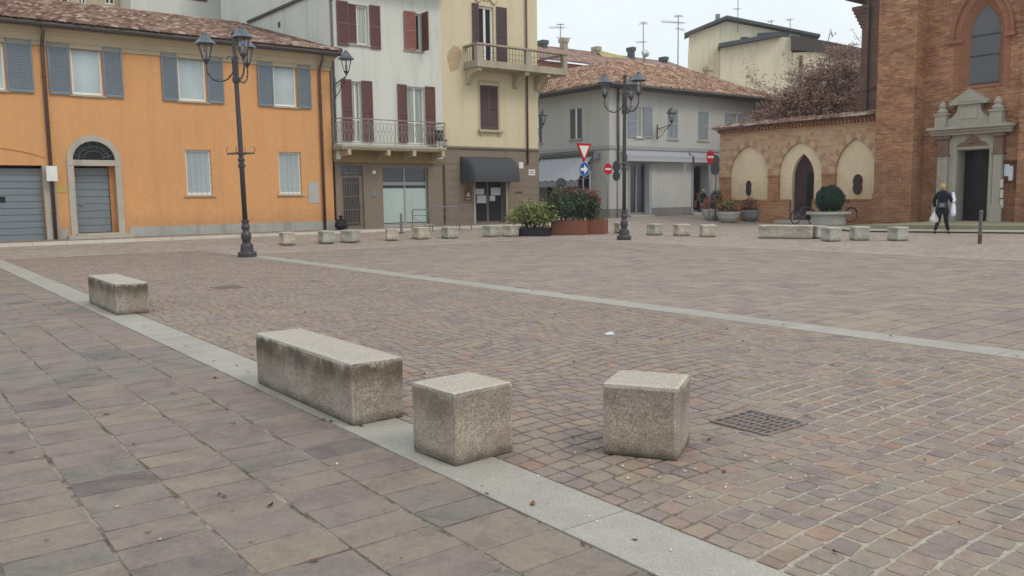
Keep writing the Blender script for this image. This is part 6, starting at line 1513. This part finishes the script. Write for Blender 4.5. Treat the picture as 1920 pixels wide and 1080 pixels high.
# autumn tree behind the arcade wall
def tree():
    c = at(1530, 380, 49.5); base = Vector((c.x, c.y, .2)); t = thing('autumn_tree', 'spreading tree with thin reddish brown autumn foliage behind the arcade wall', 'tree', base, 0)
    R = random.Random(12); m = MB(); tips = []
    def grow(p, d, L, r, lev):
        n = 4; P = [p]; 
        for i in range(n): d = (d+Vector((R.gauss(0, .14), R.gauss(0, .14), R.gauss(.03, .1)))).normalized(); P.append(P[-1]+d*L/n)
        rr = [r*(1-.45*i/n) for i in range(n+1)]; m.tube(P, rr, 7 if lev < 2 else 4)
        if lev >= 2: tips.extend(P[1:])
        if lev == 4: return
        for k in range(4 if lev < 3 else 3):
            q_ = P[R.choice([2, 3, 4])] if k else P[-1]; nd = (d+Vector((R.gauss(0, .75), R.gauss(0, .75), R.gauss(.05, .4)))).normalized(); grow(q_, nd, L*R.uniform(.55, .8), rr[-1]*R.uniform(.55, .8), lev+1)
    grow(Vector((0, 0, 0)), Vector((.02, 0, 1)), 2.8, .2, 0)
    hgt = at(1530, 80, 49.5).z-base.z; k = hgt/max(p.z for p in tips); s2 = 1.2
    w0 = (at(1422, 200, 49.5)-base).x; w1 = (at(1625, 200, 49.5)-base).x
    xs = sorted(p.x for p in tips); a0, a1 = xs[int(len(xs)*.02)], xs[int(len(xs)*.98)]; kx = (w1-w0)/(a1-a0); ox = w0-a0*kx
    def W(p): f = min(1, max(0, p[2]/2.5)); return (p[0]*(1+(kx-1)*f)+ox*f, p[1]*1.15, p[2]*k)
    m.v = [W(p) for p in m.v]; m.build('trunk', m_bark, t)
    lf = MB()
    for p in tips:
        q_ = Vector(W(p)); dens = 16 if q_.z < hgt*.72 else 4
        for _ in range(dens):
            o_ = q_+Vector((R.gauss(0, .22), R.gauss(0, .3), R.gauss(0, .18))); s_ = R.uniform(.08, .17); d = Vector((R.gauss(0, 1), R.gauss(0, 1), R.gauss(-.2, .8))).normalized(); u = d.orthogonal().normalized()
            lf._a([o_, o_+u*s_*.4+d*s_*.5, o_+d*s_*1.1, o_-u*s_*.4+d*s_*.5], [(0, 1, 2, 3)], min(1, max(0, R.gauss(.45, .22))))
    for (px, py, rx, ry, n_) in ((1452, 218, 32, 16, 60), (1490, 196, 38, 26, 110), (1535, 190, 48, 34, 150), (1590, 190, 42, 38, 150), (1560, 140, 36, 28, 70), (1600, 145, 24, 30, 60), (1575, 100, 34, 18, 26), (1440, 232, 26, 8, 34), (1520, 222, 70, 16, 130), (1510, 150, 22, 20, 26), (1480, 232, 50, 8, 60)):
        cc = at(px, py, 49.5)-base; s3 = 49.5/FPX
        for _ in range(int(n_*2.4)):                     # small drooping sprays of leaves, each on its own twig
            a = Vector((R.gauss(0, .55)*rx*s3, R.gauss(0, .9), R.gauss(0, .55)*ry*s3))+cc; dr = Vector((R.gauss(0, 1), R.gauss(0, 1), R.gauss(.1, .5))).normalized()*R.uniform(.3, .7)
            tw = [a-dr, a, a+dr*.8+Vector((0, 0, -.05))]; lf.tube(tw, .012, 3, .3)
            for _k in range(16):
                o_ = a+dr*R.uniform(-1, .9)+Vector((R.gauss(0, .09), R.gauss(0, .09), R.gauss(0, .09))); s_ = R.uniform(.07, .15); d = Vector((R.gauss(0, 1), R.gauss(0, 1), R.gauss(-.2, .8))).normalized(); u = d.orthogonal().normalized()
                lf._a([o_, o_+u*s_*.4+d*s_*.5, o_+d*s_*1.1, o_-u*s_*.4+d*s_*.5], [(0, 1, 2, 3)], min(1, max(0, R.gauss(.45, .22))))
    lf.build('crown', m_lbrown, t)
tree()
# ================================================================== PEOPLE
def skinned(name, par, mat, V, E, root=0, sub=2):
    names = list(V); idx = {k: i for i, k in enumerate(names)}
    me = bpy.data.meshes.new(name); me.from_pydata([V[k][0] for k in names], [(idx[a], idx[b]) for a, b in E], []); me.update(); me.materials.append(mat)
    o = bpy.data.objects.new(name, me); sc.collection.objects.link(o); o.parent = par
    s = o.modifiers.new('skin', 'SKIN'); s.use_smooth_shade = True
    if not me.skin_vertices: pass
    for i, k in enumerate(names):
        r = V[k][1]; r = r if isinstance(r, tuple) else (r, r); me.skin_vertices[0].data[i].radius = r; me.skin_vertices[0].data[i].use_root = (i == root)
    u = o.modifiers.new('subdiv', 'SUBSURF'); u.levels = sub; u.render_levels = sub
    return o
def hand(V, E, wrist, dirv, palm, side, pre, curl=.5):
    """palm plus four fingers and a thumb leaving the side of the palm"""
    d = Vector(dirv).normalized(); n = Vector(palm).normalized(); s = d.cross(n)*side; w_ = Vector(V[wrist][0])
    V[pre+'palm'] = (tuple(w_+d*.05), (.03, .022)); E.append((wrist, pre+'palm'))
    for i, (off, L) in enumerate(((-.03, .062), (-.01, .075), (.011, .07), (.03, .056))):
        k = w_+d*.09+s*off; V[pre+'k%d' % i] = (tuple(k), .010); E.append((pre+'palm', pre+'k%d' % i))
        a = k+(d*(1-curl*.4)+n*curl*.5)*L*.5; b = a+(d*(1-curl)+n*curl)*L*.5
        V[pre+'m%d' % i] = (tuple(a), .009); V[pre+'t%d' % i] = (tuple(b), .0075); E += [(pre+'k%d' % i, pre+'m%d' % i), (pre+'m%d' % i, pre+'t%d' % i)]
    a = w_+d*.035-s*.04+n*.012; b = a+(d*.7-s*.3+n*.4)*.05; V[pre+'th1'] = (tuple(a), .012); V[pre+'th2'] = (tuple(b), .009); E += [(pre+'palm', pre+'th1'), (pre+'th1', pre+'th2')]
def person(label, base, yaw, armL, armR, legs, skin, coatmat, legmat, hairmat, hairlen, coatlen, sc_=1.):
    t = thing('person', label, 'person', base, yaw); t.scale = (sc_,)*3
    V = {'pelvis': ((0, 0, .95), (.12, .1)), 'waist': ((0, 0, 1.08), (.115, .09)), 'chest': ((0, .01, 1.27), (.14, .1)), 'upchest': ((0, .0, 1.38), (.13, .09)), 'neck': ((0, .0, 1.475), .05), 'neck2': ((0, .015, 1.52), .048),
         'jaw': ((0, .03, 1.565), (.06, .065)), 'head': ((0, .015, 1.635), (.075, .09)), 'crown': ((0, .0, 1.69), (.055, .065)), 'nose': ((0, .115, 1.6), .013)}
    E = [('pelvis', 'waist'), ('waist', 'chest'), ('chest', 'upchest'), ('upchest', 'neck'), ('neck', 'neck2'), ('neck2', 'jaw'), ('jaw', 'head'), ('head', 'crown'), ('head', 'nose')]
    for s, nm, arm in ((-1, 'L', armL), (1, 'R', armR)):
        V['ear'+nm] = ((s*.083, .01, 1.615), .014); E.append(('head', 'ear'+nm))
        V['sh'+nm] = ((s*.155, 0, 1.39), .052); V['el'+nm] = (arm[0], .042); V['fa'+nm] = (tuple((Vector(arm[0])+Vector(arm[1]))/2), .036); V['wr'+nm] = (arm[1], .026)
        E += [('upchest', 'sh'+nm), ('sh'+nm, 'el'+nm), ('el'+nm, 'fa'+nm), ('fa'+nm, 'wr'+nm)]
        hand(V, E, 'wr'+nm, Vector(arm[1])-Vector(arm[0]), (-s, .3, 0), s, 'h'+nm, .6)
        hip, kn, an = (s*.09, 0, .88), legs[nm][0], legs[nm][1]
        V['hip'+nm] = (hip, .085); V['kn'+nm] = (kn, .058); V['cf'+nm] = (tuple(Vector(kn)*.62+Vector(an)*.38+Vector((0, -.012, 0))), .055); V['an'+nm] = (an, .036)
        E += [('pelvis', 'hip'+nm), ('hip'+nm, 'kn'+nm), ('kn'+nm, 'cf'+nm), ('cf'+nm, 'an'+nm)]
    skinned('body', t, skin, V, E)
    # trousers and shoes
    for s, nm in ((-1, 'L'), (1, 'R')):
        kn, an = legs[nm]; V2 = {'a': ((s*.085, 0, .92), .105), 'b': ((s*.09, 0, .78), .098), 'k': (kn, .072), 'c': (tuple(Vector(kn)*.6+Vector(an)*.4+Vector((0, -.012, 0))), .066), 'e': (tuple(Vector(an)+Vector((0, 0, .02))), .055)}
        skinned('trouser_leg', t, legmat, V2, [('a', 'b'), ('b', 'k'), ('k', 'c'), ('c', 'e')])
        V3 = {'h': ((an[0], an[1]-.03, an[2]-.035), (.038, .035)), 'm': ((an[0]*1.03, an[1]+.06, an[2]-.045), (.042, .03)), 't': ((an[0]*1.08, an[1]+.14, an[2]-.055), (.036, .022)), 'u': (an, .045)}
        skinned('shoe', t, m_blackplastic, V3, [('u', 'h'), ('h', 'm'), ('m', 't')])
    # coat: rings from hem to collar, sleeves skinned separately
    m = MB(); n = 20; RR = random.Random(5)
    rings = [(coatlen, .215, .165), (coatlen+.12, .215, .16), (.95, .185, .14), (1.08, .16, .125), (1.22, .172, .13), (1.35, .195, .125), (1.42, .185, .11), (1.45, .15, .1), (1.465, .1, .085), (1.5, .075, .075)]
    pts = [(rx*math.cos(2*PI*k/n)*(1+.03*math.sin(k*2.3+z*9)), ry*math.sin(2*PI*k/n)*(1+.03*math.cos(k*1.7+z*8)), z-.02*math.sin(k)*(z < .9)) for z, rx, ry in rings for k in range(n)]
    m._a(pts, [(i*n+k, i*n+(k+1) % n, (i+1)*n+(k+1) % n, (i+1)*n+k) for i in range(len(rings)-1) for k in range(n)]); m.build('coat', coatmat, t, smooth=True)
    for s, nm, arm in ((-1, 'L', armL), (1, 'R', armR)):
        e, w_ = Vector(arm[0]), Vector(arm[1]); V4 = {'s': ((s*.145, 0, 1.41), .085), 'm': (tuple((Vector((s*.17, 0, 1.4))+e)/2), .075), 'e': (tuple(e), .066), 'f': (tuple((e+w_)/2), .054), 'w': (tuple(w_*.95+e*.05), .048)}
        skinned('sleeve', t, coatmat, V4, [('s', 'm'), ('m', 'e'), ('e', 'f'), ('f', 'w')])
    V5 = {'a': ((0, -.01, 1.64), (.098, .1)), 'b': ((0, -.02, 1.69), (.085, .09)), 'c': ((0, -.055, 1.6), (.098, .07)), 'd': ((0, -.06, 1.6-hairlen), (.07, .045))}
    hr = skinned('hair', t, hairmat, V5, [('b', 'a'), ('b', 'c'), ('c', 'd')])
    m = MB()
    for s in (-1, 1): m.lathe([(.004, -.008), (.011, 0), (.004, .008)], (s*.03, .1, 1.63), 8)
    m.build('eyes', m_black, t); m = MB(); m.box(-.022, .022, .098, .104, 1.563, 1.571); m.build('mouth', m_red, t)
    return t
P = ground(1765, 438.5); P.z = 0
view = math.atan2(P.x, P.y)
def faceyaw(extra): return -view+extra                    # yaw 0 looks away from the camera
LG = {'L': ((-.13, .06, .48), (-.19, -.08, .08)), 'R': ((.12, .05, .48), (.17, .14, .08))}
w1 = person('blond woman seen from behind in a navy coat, carrying white bags by the church door', P, faceyaw(-.35), ((-.27, -.02, 1.15), (-.26, .03, .9)), ((.26, .02, 1.16), (.24, .22, 1.08)), LG, m_skin, m_coat, m_trous, m_hair, .07, .68, 1.0)
bpy.context.view_layer.update()
W = Matrix.Translation(P) @ Matrix.Rotation(faceyaw(-.35), 4, 'Z')
def sack(name, label, top, rings, mat, seed):
    t = thing(name, label, 'bag', top, 0, 'white bags carried by the woman'); R = random.Random(seed); n = 14
    m = MB(); pts = [(rx*math.cos(2*PI*k/n)*R.uniform(.86, 1.12), ry*math.sin(2*PI*k/n)*R.uniform(.86, 1.12), z) for z, rx, ry in rings for k in range(n)]
    m._a(pts, [(i*n+k, i*n+(k+1) % n, (i+1)*n+(k+1) % n, (i+1)*n+k) for i in range(len(rings)-1) for k in range(n)]+[tuple(range(n))]); m.build('sack', mat, t, smooth=True)
    m = MB(); z = rings[-1][0]
    for s in (-1, 1): m.tube([(s*.03, 0, z-.03), (s*.045, 0, z+.05), (0, .0, z+.1)], .01, 5)
    m.build('handle', mat, t); return t
sack('carrier_bag', 'white knotted plastic bag hanging from the left hand of the woman at the church', W @ Vector((-.23, .0, .80)), [(-.42, .07, .05), (-.40, .15, .11), (-.28, .17, .12), (-.14, .11, .08), (-.04, .04, .03), (.0, .03, .02)], m_bag, 2)
sack('carrier_bag', 'long white cloth bag hanging on the right arm of the woman at the church', W @ Vector((.30, .13, 1.05)), [(-.44, .04, .03), (-.42, .085, .06), (-.3, .095, .06), (-.1, .07, .05), (.0, .04, .03)], m_shirt, 3)
t = thing('folded_cloth', 'bundle of white cloth held at the right side of the woman at the church', 'cloth', W @ Vector((.27, .14, 1.12)), faceyaw(0))
m = MB(); R = random.Random(6); n = 10; rg = [(-.02, .07, .09), (.05, .09, .1), (.14, .07, .09), (.24, .05, .06), (.3, .03, .03)]
m._a([(rx*math.cos(2*PI*k/n)*R.uniform(.8, 1.2), ry*math.sin(2*PI*k/n)*R.uniform(.8, 1.2), z) for z, rx, ry in rg for k in range(n)], [(i*n+k, i*n+(k+1) % n, (i+1)*n+(k+1) % n, (i+1)*n+k) for i in range(4) for k in range(n)]+[tuple(range(n)), tuple(range(4*n, 5*n))]); m.build('folds', m_shirt, t, smooth=True)
t = thing('handbag', 'small grey and navy shoulder bag on the back of the woman at the church', 'bag', W @ Vector((.06, -.185, .98)), faceyaw(-.35))
m = MB(); m.box(-.12, .12, -.05, .02, -.08, .09); m.build('pouch', m_signback, t, bevel=.02); m = MB(); m.box(-.05, .07, -.056, -.051, -.05, .06); m.build('flap', m_galv, t); m = MB(); m.tube([(-.11, 0, .08), (-.14, .02, .3), (-.06, .08, .48)], .01, 5); m.build('strap', m_blackplastic, t)
c = at(1319, 354, 47.6); zg_ = gz(c); P2 = Vector((c.x, c.y, zg_)); view2 = math.atan2(P2.x, P2.y)
person('grey haired person in a dark jacket and pale jeans standing in the open shop doorway', P2, PI-view2+.9, ((-.27, .05, 1.15), (-.2, .2, 1.0)), ((.26, .05, 1.15), (.2, .22, 1.0)), {'L': ((-.09, .03, .48), (-.1, 0, .08)), 'R': ((.09, .02, .48), (.1, .03, .08))}, m_skin, m_coat, m_jeans, m_hairgrey, .0, .85, (c.z-zg_)/1.75)
# ================================================================== BICYCLES
def bicycle(label, loc, yaw, frame, steer=.5, lean=.08):
    t = thing('bicycle', label, 'bicycle', loc, (lean, 0, yaw), 'bicycles parked at the arcade wall')
    def wheel(x, turn=0):
        o = bpy.data.objects.new('wheel', bpy.data.meshes.new('w')); 
        m = MB(); m.T = Matrix.Translation((x, 0, .34)) @ Matrix.Rotation(turn, 4, 'Z')
        m.tube([(.32*math.cos(2*PI*i/24), 0, .32*math.sin(2*PI*i/24)) for i in range(25)], .02, 6); w_ = m.build('wheel', m_blackplastic, t)
        r = MB(); r.T = m.T
        r.tube([(.295*math.cos(2*PI*i/24), 0, .295*math.sin(2*PI*i/24)) for i in range(25)], .01, 5)
        for i in range(14): r.bar((0, .02*(-1)**i, 0), (.29*math.cos(2*PI*i/14), 0, .29*math.sin(2*PI*i/14)), .0025, 3)
        r.bar((0, -.04, 0), (0, .04, 0), .02, 6); r.build('rim', m_galv, w_)
    wheel(-.52); wheel(.53, steer)
    m = MB(); bb, st, ht, hb, ra = (-.1, 0, .3), (-.22, 0, .78), (.34, 0, .82), (.4, 0, .62), (-.52, 0, .34)
    for a, b, r in ((bb, st, .018), (bb, hb, .022), (st, (.35, 0, .76), .018), (ht, hb, .022)): m.bar(a, b, r)
    for s in (-.04, .04): m.bar((bb[0], s, bb[2]), (ra[0], s, ra[2]), .01); m.bar((st[0], s*.5, st[2]-.05), (ra[0], s, ra[2]), .009)
    m.build('frame', frame, t)
    m = MB(); c, s = math.cos(steer), math.sin(steer)
    for k in (-.045, .045): m.bar((hb[0]-s*k, k*c, hb[2]), (.53-s*k, k*c, .34), .012)
    m.build('fork', frame, t)
    m = MB(); m.bar(ht, (.31, 0, 1.0), .014); m.tube([(.22-s*.3, .3*c, 1.02), (.3-s*.2, .2*c, 1.05), (.33, 0, 1.03), (.3+s*.2, -.2*c, 1.05), (.22+s*.3, -.3*c, 1.02)], .013, 6); m.box(.36, .42, -.05, .05, .9, 1.0); m.build('handlebar', m_blackplastic, t)
    m = MB(); m.bar(st, (-.25, 0, .92), .013); m.lathe([(.02, 0), (.09, .01), (.1, .04), (.05, .06)], (-.27, 0, .92), 10); m.build('saddle', m_blackplastic, t)
    m = MB(); m.bar((bb[0], -.09, bb[2]), (bb[0]+.1, -.09, bb[2]-.13), .01); m.bar((bb[0], .09, bb[2]), (bb[0]-.1, .09, bb[2]+.13), .01); m.bar((bb[0], -.1, bb[2]), (bb[0], .1, bb[2]), .012); m.box(bb[0]+.06, bb[0]+.14, -.17, -.1, bb[2]-.15, bb[2]-.12); m.box(bb[0]-.14, bb[0]-.06, .1, .17, bb[2]+.12, bb[2]+.15); m.lathe([(.09, -.06), (.09, -.055)], (0, 0, 0), 3) if False else None; m.build('crank', m_galv, t)
    m = MB(); m.tube([(.53+.35*math.cos(a)*c, .35*math.cos(a)*s, .34+.35*math.sin(a)) for a in [PI*k/10 for k in range(1, 9)]], .012, 4); m.build('mudguard', m_blackplastic, t); m = MB(); m.tube([(-.52+.35*math.cos(a), 0, .34+.35*math.sin(a)) for a in [PI*k/10 for k in range(2, 11)]], .012, 4); m.build('mudguard', m_blackplastic, t)
    return t
c = at(1506, 410, 38.6); c.z = .03; bicycle('dark city bicycle parked in front of the dark arcade door, front wheel towards the square', c, .5, paint('bike_blue', (92, 100, 110), .35, .1), .25)
c = at(1572, 411, 38.2); c.z = .11; bicycle('grey bicycle half hidden behind the round planter and its ball shrub', c, -.15, m_galv, .4)

# ================================================================== AIR: thin mist over the square
hz = bpy.data.materials.new('mist'); hz.use_nodes = True; t_ = hz.node_tree; t_.nodes.clear()
pv = t_.nodes.new('ShaderNodeVolumePrincipled'); mo = t_.nodes.new('ShaderNodeOutputMaterial'); t_.links.new(pv.outputs[0], mo.inputs['Volume'])
pv.inputs['Color'].default_value = (.93, .96, 1, 1); pv.inputs['Density'].default_value = .0007; pv.inputs['Anisotropy'].default_value = .2
m = MB(); m.box(-320, 420, -320, 430, -1.1, 34); o = m.build('haze', hz); o.rotation_euler = (0, 0, TB); tag(o, kind='stuff')
